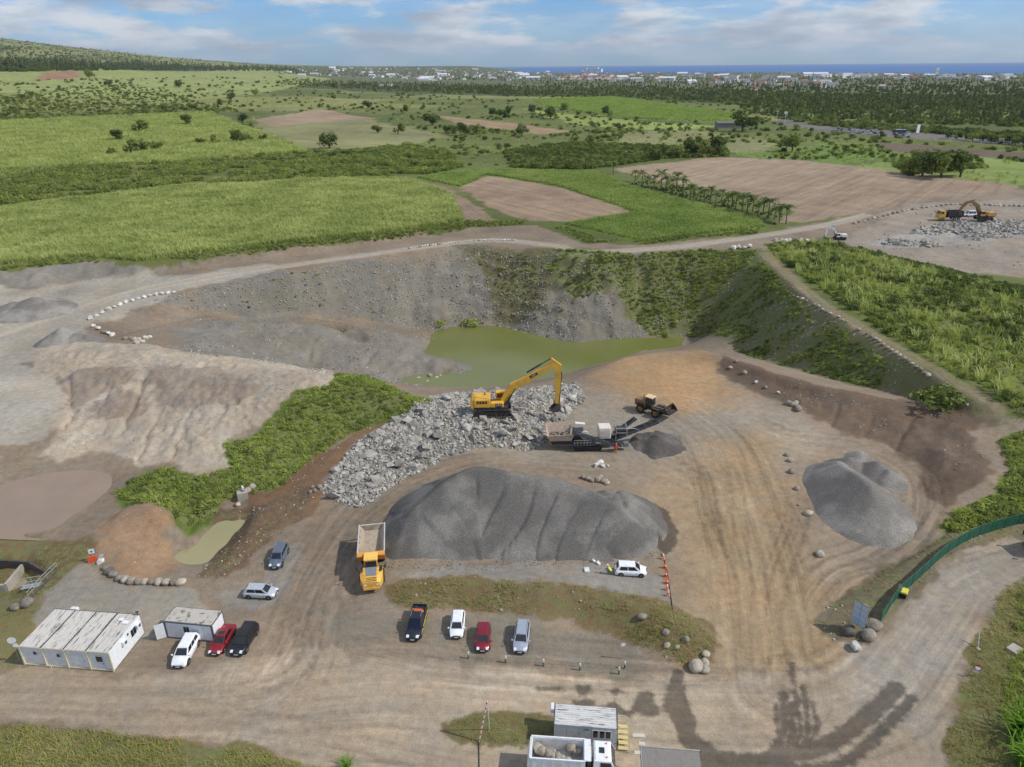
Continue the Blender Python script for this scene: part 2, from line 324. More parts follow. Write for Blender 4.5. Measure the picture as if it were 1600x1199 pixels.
zone('road_main', [(-200,1050),(60,1050),(300,1058),(480,1020),(600,1030),(760,1045),(960,1062),(1130,1060),(1300,1050),(1370,1000),(1440,912),(1512,853),(1600,836),(1700,826),(1700,870),(1600,892),(1545,955),(1500,1060),(1475,1199),(1470,1300),(560,1300),(420,1178),(250,1153),(0,1130),(-200,1120)])
zone('road_right', [(1320,1060),(1370,1003),(1440,915),(1512,856),(1600,838),(1700,828),(1700,868),(1600,889),(1543,953),(1498,1060),(1478,1150),(1330,1140),(1300,1100)])
zone('veg_right', [(1475,830),(1490,800),(1560,780),(1580,730),(1560,690),(1700,650),(1700,815),(1600,812),(1540,822)])
zone('quarry2', [(1290,378),(1420,320),(1600,312),(1700,312),(1700,430),(1540,425),(1450,426),(1360,406)])
zone('stones2', [(1375,382),(1440,355),(1500,345),(1600,345),(1700,350),(1700,375),(1560,372),(1460,388)])
zone('town_ground', [(400,106),(620,104),(800,108),(1640,116),(1640,149),(1300,145),(1000,137),(800,134),(600,130),(430,124)])
zone('wood_ground', [(430,126),(620,131),(800,135),(1000,138),(1300,146),(1640,150),(1640,175),(1400,172),(1250,173),(1120,162),(960,153),(800,150),(640,146),(430,134)])
zone('wood_ground2', [(-60,106),(200,102),(450,107),(470,112),(200,111),(-60,115)])
PAINT = [ # zone, sRGB colour, edge softness m, edge wobble m
 ('town_ground',(104,112,80),30,40),('wood_ground',(82,94,58),20,30),('wood_ground2',(74,86,54),10,10),('field_back',(150,160,98),8,15),('field_bright',(158,168,88),3,4),('fallow',(140,140,98),4,6),('soil_a',(164,144,122),3,4),('soil_b',(165,143,114),3,4),('soil_c',(165,128,105),4,6),
 ('cane_far',(140,166,88),3,4),('cane_far2',(150,165,90),4,6),('pale_far',(140,142,98),4,6),('pasture',(108,134,66),3,5),('pasture2',(132,150,82),4,8),('soil_park',(112,98,86),2,3),
 ('hedge_mid',(104,114,60),4,6),('hedge_dark',(86,100,54),3,4),('plow_right',(158,140,120),1.5,2),('plow_mid',(162,141,120),1.2,1.5),('plow_strip',(156,137,118),1.2,1.5),
 ('carpark',(120,118,114),2,2),('cane_left',(128,142,72),1,1.5),('cane_right',(118,142,70),1,1.5),('hill_right',(110,126,60),2,3),
 ('quarry',(150,136,120),1.2,1.5),('quarry2',(160,150,138),1.5,3),('stones2',(170,167,162),1,2),
 ('scarp_left',(150,145,136),1,1.5),('wall_back',(140,135,127),2,3),('bowl',(142,137,129),2,3),('wall_green',(118,112,84),2,5),('slope_mid',(122,122,86),2,4),('slope_right',(112,114,76),2,4),
 ('road_left',(182,175,163),2,3),('flat_left',(178,171,159),1,1),('berm',(190,178,162),1.5,2),('berm_gravel',(160,147,134),1,2),('berm_gravel2',(164,151,138),1,2.5),('veg_berm',(106,124,56),.8,1.5),('mound',(168,140,114),1,2),('dirt_mid',(140,112,88),.8,1.2),('bank_pond',(124,103,84),1,1.5),
 ('basin_grass',(128,112,82),1,2),('apron_grass',(140,126,90),.8,1.2),('apron',(160,154,144),.35,.4),('gravel_cars',(152,147,140),.6,.8),('rubble',(152,149,144),.6,1),
 ('crusher',(160,150,136),7,6),('ochre',(184,153,116),11,6),('bank_right',(116,100,86),1.2,2),('lane',(165,144,116),11,6),('terrace',(150,145,138),.5,.8),('mound_grass',(124,110,80),.5,.9),
 ('parking',(138,130,118),1,1.5),('road_main',(170,156,138),.8,1.0),('road_right',(163,154,142),2,1.5),('fence_bank',(126,116,98),.6,1),('island_low',(112,104,74),.4,.7),('verge_left',(124,114,76),.5,.8),('verge_right',(118,112,74),.6,1),('veg_right',(108,122,60),.8,1.5),
]
ROUGH = {'wall_back':(1.6,'y'),'slope_right':(.8,None),'slope_mid':(1.2,'y'),'bowl':(.9,'y'),'berm':(.5,'f'),'veg_berm':(.5,None),'bank_right':(.7,'y'),'scarp_left':(1.0,'y'),'mound':(.5,None),'mound_grass':(.3,None),'rubble':(.7,None),
 'hill_right':(.7,None),'bank_pond':(.4,None),'dirt_mid':(.15,None),'veg_right':(.5,None),'fence_bank':(.3,None),'quarry2':(.5,None),'stones2':(.9,None),'road_left':(.15,None)}
def bbm(X, Y, P, m):
    return (X > P[:,0].min()-m) & (X < P[:,0].max()+m) & (Y > P[:,1].min()-m) & (Y < P[:,1].max()+m)
GULLY = [([(225,594),(212,630),(185,680)],.9,.7),([(250,640),(225,690),(215,725)],.6,.5),([(330,610),(290,660),(265,720)],.7,.55),([(365,625),(385,650),(395,665)],.6,.4),([(400,620),(425,650)],.5,.4),([(310,680),(330,700),(345,720)],.5,.4),([(285,670),(300,700)],.5,.35),([(170,600),(150,650)],.5,.6),([(455,625),(470,640)],.4,.4),([(350,640),(330,680)],.4,.4),
 ([(104,592),(113,615),(112,645),(95,672)],.8,.6),([(60,566),(140,568),(200,566)],.5,.6),([(420,615),(440,640)],.4,.35),([(300,600),(250,650)],.4,.5),([(130,690),(60,712)],.35,.5),
 ([(420,500),(400,530),(395,560)],.7,.8),([(500,515),(480,560)],.7,.8),([(350,500),(370,530)],.7,.8),([(600,530),(570,575)],.6,.7),([(480,800),(390,865),(330,905)],.35,.5),([(470,775),(400,830)],.4,.5),([(1300,935),(1400,880),(1490,826)],.45,.7),([(1445,745),(1455,790),(1420,840)],.35,.6),([(1400,700),(1420,660),(1440,640)],.5,.7),([(1300,665),(1310,630)],.4,.6),([(1350,685),(1365,650)],.4,.6),([(1240,645),(1250,610)],.4,.6)]
_gl = None
def detail(X, Y):
    global _gl
    if _gl is None: _gl = [(smooth_line(GP(P), 4), a, w) for P, a, w in GULLY]
    dz = 0.05*fbm(X/3.0, Y/3.0, 3)+0.12*fbm(X/14, Y/14, 2)
    for k, (amp, mode) in ROUGH.items():
        P = Z_[k]; m = bbm(X, Y, P, 2)
        if not m.any(): continue
        x, y = X[m], Y[m]; w = sstep(0.5, -4.0, poly_sd(x, y, P))
        n = 0.9*fbm(x/5, y/5, 4)
        if mode == 'f': n = .5*fbm(x/6, y/6, 3)+1.0*fbm(x/1.25, y/1.6, 4)+.5*(np.abs(fbm((x+2*fbm(x/6, y/6, 2))/1.6, y/9, 2))-.2)
        if mode == 'y':
            xw = x+4*fbm(x/11, y/11, 2); n = 1.0*fbm(x/3.6, y/3.6, 5)+.9*(np.abs(fbm(xw/3.4, y/17, 3))-.2)*(.5+fbm(x/19, y/19, 2))+.7*fbm(x/11, y/11, 2)
        if k in ('wall_back', 'slope_mid'):
            qq = zbase(x, y)/3.3+.7*fbm(x/13, y/13, 3); st = qq-np.floor(qq); n = n+.95*(sstep(.45, 1., st)-st)*(.6+.9*fbm(x/17+4, y/17, 2))*1.6
        dz[m] += amp*w*n
    for L, a, w in _gl:
        m = bbm(X, Y, L, 3)
        if m.any(): U, V = line_uv(X[m]+1.3*fbm(X[m]/2.2, Y[m]/2.2, 3), Y[m]+1.3*fbm(X[m]/2.2+9, Y[m]/2.2, 3), L); dz[m] -= a*.75*np.exp(-np.abs(V/(w*.6))**1.3)
    return dz
def zfin(x, y):
    x = np.atleast_1d(np.asarray(x, float)); y = np.atleast_1d(np.asarray(y, float)); return zbase(x, y)+detail(x, y)
def GZ(x, y): return float(zfin(x, y)[0])
def G(px, py):
    p = G0(px, py); p[2] = GZ(p[0], p[1]); return p
WETP = [[(1052,1046),(1067,1048),(1070,1085),(1085,1120),(1090,1150),(1125,1172),(1190,1186),(1190,1230),(1090,1230),(1078,1190),(1064,1160),(1045,1115),(1034,1112),(1040,1085)],
 [(985,1105),(995,1085),(1010,1078),(1022,1085),(1020,1098),(1035,1112),(1020,1119),(1000,1117)],[(940,1106),(958,1096),(975,1108),(965,1114)],[(948,1077),(965,1075),(974,1080),(962,1087)],[(900,1072),(922,1070),(925,1080),(905,1090)],[(895,1095),(925,1092),(930,1102),(900,1106)],
 [(1030,1188),(1150,1178),(1250,1192),(1250,1240),(1030,1240)],
 [(1000,792),(1020,787),(1045,800),(1052,822),(1060,830),(1056,855),(1040,868),(1030,860),(1020,835),(1005,815)]]
WETL = [([(1120,1192),(1200,1188),(1290,1165),(1360,1115),(1402,1075)],.9),([(1230,1205),(1310,1195),(1370,1150),(1425,1090)],.55),([(1236,1038),(1242,1075),(1246,1110),(1250,1150),(1225,1185)],.28),([(1224,1085),(1226,1130),(1215,1165),(1190,1190)],.5),([(1212,1100),(1218,1150)],.25),([(1254,1075),(1262,1120),(1258,1160),(1230,1190)],.35),([(1270,1100),(1276,1135),(1262,1165)],.25),([(1235,1100),(1236,1160),(1205,1195)],.45),([(930,1109),(985,1114)],.35),([(840,1075),(880,1078)],.2),([(1100,1180),(1180,1190),(1250,1180)],.8)]
ROADS_A = [([(-120,1078),(300,1088),(600,1062),(900,1085),(1150,1100),(1330,1085),(1425,985),(1500,900),(1640,850)],9.5),([(-120,1120),(200,1135),(500,1165),(800,1215)],5.0)]
ROADS_B = [([(400,1060),(440,1000),(470,930),(505,870),(560,800),(650,742),(760,712),(920,722)],6.5),([(1215,1075),(1200,960),(1180,860),(1150,770),(1120,690),(1060,640)],9.0),
 ([(-60,545),(100,492),(200,458),(300,438),(520,406),(740,377),(860,383),(920,394),(1100,381),(1290,352),(1400,324),(1500,311),(1640,300)],3.2),([(1230,680),(1330,690),(1420,735),(1440,800),(1380,870),(1300,900),(1230,1000)],4.0),([(1195,396),(1262,460),(1340,511),(1450,579),(1550,640)],2.8),([(560,1010),(700,1040),(850,1050),(1000,1062),(1120,1060)],3.0),([(170,529),(230,514),(320,497),(430,491),(540,504),(630,528)],2.0)]
TURNS = [([(300,1085),(400,1070),(470,1030),(490,960)],2.5),([(440,1100),(480,1060),(500,1000),(505,930)],3),([(560,1090),(500,1050),(480,990),(500,900)],3),([(1130,1090),(1190,1050),(1200,980)],2.5),([(1330,1080),(1260,1040),(1220,960)],3),([(1230,720),(1250,800),(1220,900),(1210,1000)],3),([(1110,640),(1180,660),(1260,690),(1340,690)],3),([(1060,700),(1110,740),(1130,820),(1150,900)],3),([(960,720),(1050,730),(1110,780),(1120,860)],3),([(640,760),(560,830),(530,900),(540,980)],2)]
def build_ground():
    yy = [35.0]
    while yy[-1] < 12500:
        r = 1.0036 if yy[-1] < 400 else (1.008 if yy[-1] < 1500 else 1.02)
        yy.append((yy[-1]+25)*r-25)
    yy = np.array(yy); tt = np.linspace(-1.0, 1.0, 721); NY, NX = len(yy), len(tt)
    X = ((yy+25)[:, None]*tt[None]); Y = np.repeat(yy[:, None], NX, 1)
    X = X.ravel(); Y = Y.ravel()
    Zv = zbase(X, Y)
    near = Y < 560
    Zv[near] += detail(X[near], Y[near])
    # the coast
    R = np.hypot(X, Y); az = X/Y
    shore = np.interp(az, [-1, -.1, .05, .3, .8, 1], [30000, 30000, 9000, 6600, 4700, 4300])+250*fbm(X/900, Y/900, 3)
    Zv = np.where(R > shore, -22.0, Zv)
    # colours
    lin = {k: s2l(*c) for k, c, _, _ in PAINT}
    C = np.empty((len(X), 3)); big = fbm(X/55, Y/55, 4); sml = fbm(X/7, Y/7, 3)
    pal = [s2l(110,120,66), s2l(138,142,86), s2l(92,104,56), s2l(152,150,100)]
    far = fbm(X/330+5, Y/330, 3); t1 = sstep(-.12, .12, far)[:, None]; t2 = sstep(-.05, .25, fbm(X/150-9, Y/210, 3))[:, None]
    C[:] = (pal[0]*(1-t1)+pal[1]*t1)*(1-t2*.6)+t2*.6*(pal[2]*(1-t1)+pal[3]*t1)
    for k, c, soft, wob in PAINT:
        P = Z_[k]; m = bbm(X, Y, P, wob*2+soft)
        if not m.any(): continue
        sd = poly_sd(X[m], Y[m], P)+wob*2.4*(fbm(X[m]/(wob*4+.5), Y[m]/(wob*4+.5), 4))+min(wob, 1.2)*fbm(X[m]/1.4, Y[m]/1.4, 3)
        w = sstep(soft*.55, -soft*.55, sd)[:, None]
        C[m] = C[m]*(1-w)+lin[k]*w
    C *= (1+0.30*big+0.24*sml)[:, None]
    inq = bbm(X, Y, Z_['quarry'], 3); wet = np.full(len(X), 3.0)
    n = np.where(Y < 200)[0]; x, y = X[n], Y[n]
    for P in WETP: wet[n] = np.minimum(wet[n], poly_sd(x, y, GP(P)))
    for P, hw in WETL:
        U, V = line_uv(x, y, smooth_line(GP(P))); wet[n] = np.minimum(wet[n], np.abs(V)-hw)
    def roads(lst):
        tu = np.zeros(len(X)); tv = np.zeros(len(X)); tw = np.zeros(len(X)); q = np.where((Y < 420) & (np.abs(X) < 320))[0]; x, y = X[q], Y[q]
        for k, (P, hw) in enumerate(lst):
            U, V = line_uv(x, y, smooth_line(GP(P), 5)); w = sstep(hw, hw*.55, np.abs(V))
            m = w > tw[q]; i = q[m]; tu[i] = U[m]+k*333; tv[i] = V[m]+k*57; tw[i] = w[m]
        return tu, tv, tw
    A = roads(ROADS_A); B = roads(ROADS_B)
    for zk, p0, p1 in (('plow_right', (1052,278), (1110,264)), ('plow_mid', (770,286), (960,326)), ('plow_strip', (660,288), (750,344)), ('soil_a', (420,190), (560,184)), ('soil_b', (700,186), (860,206)), ('field_bright', (100,200), (330,230)), ('cane_left', (100,340), (500,300)), ('fallow', (420,205), (620,220))):
        a, b = G0(*p0)[:2], G0(*p1)[:2]; d = (b-a)/np.hypot(*(b-a)); m = bbm(X, Y, Z_[zk], 0); i = np.where(m)[0]; i = i[poly_sd(X[i], Y[i], Z_[zk]) < -1]
        A[0][i] = (X[i]*d[0]+Y[i]*d[1])*.5; A[1][i] = (-X[i]*d[1]+Y[i]*d[0])*(.42 if Y[i].mean() < 500 else .2); A[2][i] = 1.7 if zk[:4] in ('plow', 'soil') else .8
    trk = np.zeros(len(X)); r2 = random.Random(5); q = np.where((Y < 175) & (np.abs(X) < 130))[0]
    for P, hw in ROADS_A+ROADS_B[:2]+ROADS_B[3:4]+ROADS_B[5:6]+TURNS:
        L0 = smooth_line(GP(P), 5)
        for k in range(5 if hw > 2 else 2):
            off = r2.uniform(-.8, .8)*hw; dr = r2.uniform(-.5, .5)*hw; n_ = len(L0); tg = np.gradient(L0, axis=0); tg /= np.hypot(tg[:, 0], tg[:, 1])[:, None]; t_ = np.linspace(0, 1, n_)
            ln = L0+np.stack([-tg[:, 1], tg[:, 0]], 1)*(off+dr*np.sin(t_*3.1+k))[:, None]; i0 = r2.randrange(0, max(1, n_//3)); i1 = n_-r2.randrange(0, max(1, n_//3)); ln = ln[i0:i1]
            if len(ln) < 3: continue
            U, V = line_uv(X[q], Y[q], ln); e = np.minimum(U, U.max()-U); trk[q] += r2.choice((-1, -1, 1))*r2.uniform(.5, 1)*np.exp(-((np.abs(V)-.95)/.30)**4)*sstep(0, 6, e)
    trk = np.clip(trk, -1.6, 1.6)
    # a paler worn surface on the far haul road
    w = (B[2]*((B[0] > 2*333-5) & (B[0] < 3*333)))[:, None]*.75; C = C*(1-w)+s2l(180,172,160)*w
    w = (B[2]*((B[0] > 4*333-5) & (B[0] < 5*333)))[:, None]*.6; C = C*(1-w)+s2l(158,143,120)*w
    veg = np.zeros(len(X))
    for k, a in (('verge_left',.55),('verge_right',.45),('island_low',.45),('mound_grass',.32),('fence_bank',.38),('apron_grass',.5),('basin_grass',.45),('bank_pond',.25),('slope_mid',.75),('slope_right',.7),('wall_back',.18),('veg_berm',.9),('veg_right',.9),('hill_right',.9),('parking',.12)):
        P = Z_[k]; m = bbm(X, Y, P, 2)
        if m.any(): veg[m] = np.maximum(veg[m], a*sstep(.8, -.8, poly_sd(X[m], Y[m], P)+fbm(X[m]/3, Y[m]/3, 2)))
    # split the sheet into named pieces of the setting
    i = np.arange(NY-1)[:, None]; j = np.arange(NX-1)[None]
    Q = np.stack([i*NX+j, i*NX+j+1, (i+1)*NX+j+1, (i+1)*NX+j], -1).reshape(-1, 4)
    cx = X[Q].mean(1); cy = Y[Q].mean(1); zone_id = np.zeros(len(Q), int)
    for idx, keys in ((1, ('quarry',)), (2, ('wall_back','slope_mid','slope_right','bowl')), (3, ('berm','veg_berm','mound')), (4, ('road_main',)), (5, ('apron',))):
        for k in keys:
            m = bbm(cx, cy, Z_[k], 0)
            if m.any(): zone_id[np.where(m)[0][poly_sd(cx[m], cy[m], Z_[k]) < 0]] = idx
    mat = ground_material()
    for idx, nm in enumerate(('farmland', 'quarry_floor', 'pit_slope', 'spoil_bank', 'dirt_road', 'gravel_apron')):
        q = Q[zone_id == idx]; used, inv = np.unique(q, return_inverse=True); inv = inv.reshape(-1, 4)
        me = bpy.data.meshes.new(nm); me.vertices.add(len(used)); me.loops.add(inv.size); me.polygons.add(len(inv))
        me.vertices.foreach_set('co', np.stack([X[used], Y[used], Zv[used]], 1).astype(np.float32).ravel())
        me.loops.foreach_set('vertex_index', inv.astype(np.int32).ravel())
        me.polygons.foreach_set('loop_start', np.arange(0, inv.size, 4, dtype=np.int32)); me.polygons.foreach_set('loop_total', np.full(len(inv), 4, np.int32))
        me.update(); me.validate()
        ca = me.attributes.new('Col', 'FLOAT_COLOR', 'POINT'); ca.data.foreach_set('color', np.concatenate([C[used], np.ones((len(used), 1))], 1).astype(np.float32).ravel())
        for nm2, arr in (('wet', wet), ('veg', veg), ('tau', A[0]), ('tav', A[1]), ('taw', A[2]), ('tbu', B[0]), ('tbv', B[1]), ('tbw', B[2]), ('trk', trk)):
            at = me.attributes.new(nm2, 'FLOAT', 'POINT'); at.data.foreach_set('value', arr[used].astype(np.float32))
        me.polygons.foreach_set('use_smooth', np.ones(len(inv), bool))
        me.materials.append(mat); o = bpy.data.objects.new(nm, me); COL.objects.link(o); o['kind'] = 'structure'
class NT:
    """thin wrapper for node trees"""
    def __init__(s, nt): s.t = nt; s.N = nt.nodes; s.L = nt.links
    def n(s, typ, **kw):
        x = s.N.new(typ)
        for k, v in kw.items(): setattr(x, k, v)
        return x
    def link(s, a, b): s.L.new(a, b)
    def val(s, sock, v):
        if isinstance(v, (int, float, tuple, list)): sock.default_value = v
        else: s.L.new(v, sock)
    def math(s, op, a, b=None, c=None, clamp=False):
        x = s.n('ShaderNodeMath', operation=op, use_clamp=clamp)
        for i, v in enumerate((a, b, c)):
            if v is not None: s.val(x.inputs[i], v)
        return x.outputs[0]
    def mix(s, f, a, b, mode='MIX'):
        x = s.n('ShaderNodeMix', data_type='RGBA', blend_type=mode); s.val(x.inputs[0], f); s.val(x.inputs[6], a); s.val(x.inputs[7], b); return x.outputs[2]
    def noise(s, vec, scale, detail=3, rough=.55, out='Fac'):
        x = s.n('ShaderNodeTexNoise'); x.inputs['Scale'].default_value = scale; x.inputs['Detail'].default_value = detail; x.inputs['Roughness'].default_value = rough
        if vec is not None: s.link(vec, x.inputs['Vector'])
        return x.outputs[out]
    def ss(s, v, a, b, lo=0., hi=1.):
        x = s.n('ShaderNodeMapRange', interpolation_type='SMOOTHSTEP'); s.val(x.inputs[0], v); x.inputs[1].default_value = a; x.inputs[2].default_value = b; x.inputs[3].default_value = lo; x.inputs[4].default_value = hi; return x.outputs[0]
    def lin(s, v, a, b, lo, hi):
        x = s.n('ShaderNodeMapRange'); s.val(x.inputs[0], v); x.inputs[1].default_value = a; x.inputs[2].default_value = b; x.inputs[3].default_value = lo; x.inputs[4].default_value = hi; return x.outputs[0]
    def attr(s, name, out='Fac'): return s.n('ShaderNodeAttribute', attribute_name=name).outputs[out]
    def xyz(s, x, y, z=0.):
        c = s.n('ShaderNodeCombineXYZ')
        for i, v in enumerate((x, y, z)): s.val(c.inputs[i], v)
        return c.outputs[0]
def new_mat(name):
    m = bpy.data.materials.new(name); m.use_nodes = True; t = NT(m.node_tree); b = m.node_tree.nodes['Principled BSDF']; return m, t, b
def ground_material():
    m, t, b = new_mat('ground_soil'); pos = t.n('ShaderNodeNewGeometry').outputs['Position']
    col = t.attr('Col', 'Color')
    def gain(c, f, k):                                   # multiply by 1 +- k around fac .5
        g = t.lin(f, 0.25, 0.75, 1-k, 1+k); return t.mix(1.0, c, t.xyz(g, g, g), 'MULTIPLY')
    mot = t.ss(t.noise(pos, .16, 5, .68), .36, .64); col = t.mix(1.0, col, t.mix(mot, (.885, .83, .75, 1), (.81, .82, .81, 1)), 'MULTIPLY'); col = gain(col, t.noise(pos, .9, 5, .72), .26); col = gain(col, t.noise(pos, 9, 2, .7), .22)
    # stones in the soil
    vo = t.n('ShaderNodeTexVoronoi'); vo.inputs['Scale'].default_value = 2.3; t.link(pos, vo.inputs['Vector'])
    st = t.math('MULTIPLY', t.ss(vo.outputs['Distance'], .22, .12), t.ss(t.noise(pos, .22, 3), .5, .62))
    col = t.mix(t.math('MULTIPLY', st, .55), col, (.36, .345, .32, 1))
    # wheel streaks along the roads
    for p, k1 in (('ta', .20), ('tb', .27)):
        u, v, w = t.attr(p+'u'), t.attr(p+'v'), t.attr(p+'w')
        vec = t.xyz(t.math('MULTIPLY', u, .035), t.math('MULTIPLY', v, 1.0)); f = t.noise(vec, 1.5, 3, .7)
        vec2 = t.xyz(t.math('MULTIPLY', u, .012), t.math('MULTIPLY', v, .33)); f2 = t.noise(vec2, 1.3, 2, .6)
        ff = t.math('ADD', t.math('MULTIPLY', f, .55), t.math('MULTIPLY', f2, .45))
        g = t.math('ADD', t.math('MULTIPLY', t.math('MULTIPLY', t.lin(ff, .3, .7, -1, 1), k1), w), 1.0)
        col = t.mix(1.0, col, t.xyz(g, g, t.math('MULTIPLY', g, .99)), 'MULTIPLY')
    tk = t.attr('trk'); g = t.math('ADD', t.math('MULTIPLY', t.math('MULTIPLY', tk, t.lin(t.noise(pos, .8, 2), .3, .7, .25, 1.)), .26), 1.0); col = t.mix(1.0, col, t.xyz(g, g, g), 'MULTIPLY')
    # low weeds
    vg = t.attr('veg'); nz = t.math('ADD', t.noise(pos, .9, 5, .7), t.math('MULTIPLY', vg, .35))
    gm = t.math('MULTIPLY', t.ss(nz, .60, .72), t.ss(vg, .02, .2))
    gcol = t.mix(t.noise(pos, 3.0, 3), (.085, .11, .035, 1), (.23, .22, .095, 1))
    col = t.mix(t.math('MULTIPLY', gm, .85), col, gcol)
    # damp stains
    wn = t.math('ADD', t.attr('wet'), t.lin(t.noise(pos, .9, 4), .25, .75, -.26, .26))
    wm = t.ss(wn, .34, -.26); wc = t.mix(1.0, col, (.24, .235, .23, 1), 'MULTIPLY'); col = t.mix(t.math('MULTIPLY', wm, .80), col, wc)
    t.link(col, b.inputs['Base Color']); t.link(t.lin(wm, 0, 1, .95, .5), b.inputs['Roughness']); b.inputs['Specular IOR Level'].default_value = .25
    bp = t.n('ShaderNodeBump'); bp.inputs['Strength'].default_value = .55; bp.inputs['Distance'].default_value = .12
    t.link(t.math('ADD', t.noise(pos, 4, 3, .75), t.math('MULTIPLY', st, .4)), bp.inputs['Height']); t.link(bp.outputs[0], b.inputs['Normal'])
    return m
build_ground()
# ------------------------------------------------------------------ water
def water_mat(name, col, rough, spec=.5, bump=.0, scale=1.0):
    m, t, b = new_mat(name); pos = t.n('ShaderNodeNewGeometry').outputs['Position']
    c2 = tuple(v*.72 for v in col); f = t.noise(pos, .06*scale, 4)
    t.link(t.mix(f, (*col, 1), (*c2, 1)), b.inputs['Base Color']); b.inputs['Roughness'].default_value = rough; b.inputs['Specular IOR Level'].default_value = spec
    if bump:
        bp = t.n('ShaderNodeBump'); bp.inputs['Strength'].default_value = bump; bp.inputs['Distance'].default_value = .05
        t.link(t.noise(pos, 1.4*scale, 3), bp.inputs['Height']); t.link(bp.outputs[0], b.inputs['Normal'])
    return m
def sheet(name, pts, z, mat):
    me = bpy.data.meshes.new(name); me.from_pydata([(p[0], p[1], z) for p in pts], [], [list(range(len(pts)))]); me.materials.append(mat)
    o = bpy.data.objects.new(name, me); COL.objects.link(o); o['kind'] = 'structure'; return o
sheet('pit_pond', [(-60,150),(75,150),(95,235),(-60,235)], WATER+.05, water_mat('pond_green', (.185, .20, .055), .16, .5, .05))
sheet('settling_pond', GP([(-120,730),(0,722),(60,708),(170,698),(222,735),(200,800),(155,838),(60,846),(-120,838)]), .75, water_mat('pond_mud', (.335, .25, .185), .5, .25, .35, 3))
sheet('small_pond', GP([(255,900),(270,840),(320,795),(385,785),(400,805),(375,850),(330,895)]), -1.35, water_mat('pond_olive', (.36, .33, .16), .08, .5, .04))
sheet("sea", [(-30000,3000),(45000,3000),(45000,42000),(-30000,42000)], -6.0, water_mat("sea_blue", (.06, .17, .40), .55, .12, .0, .02))
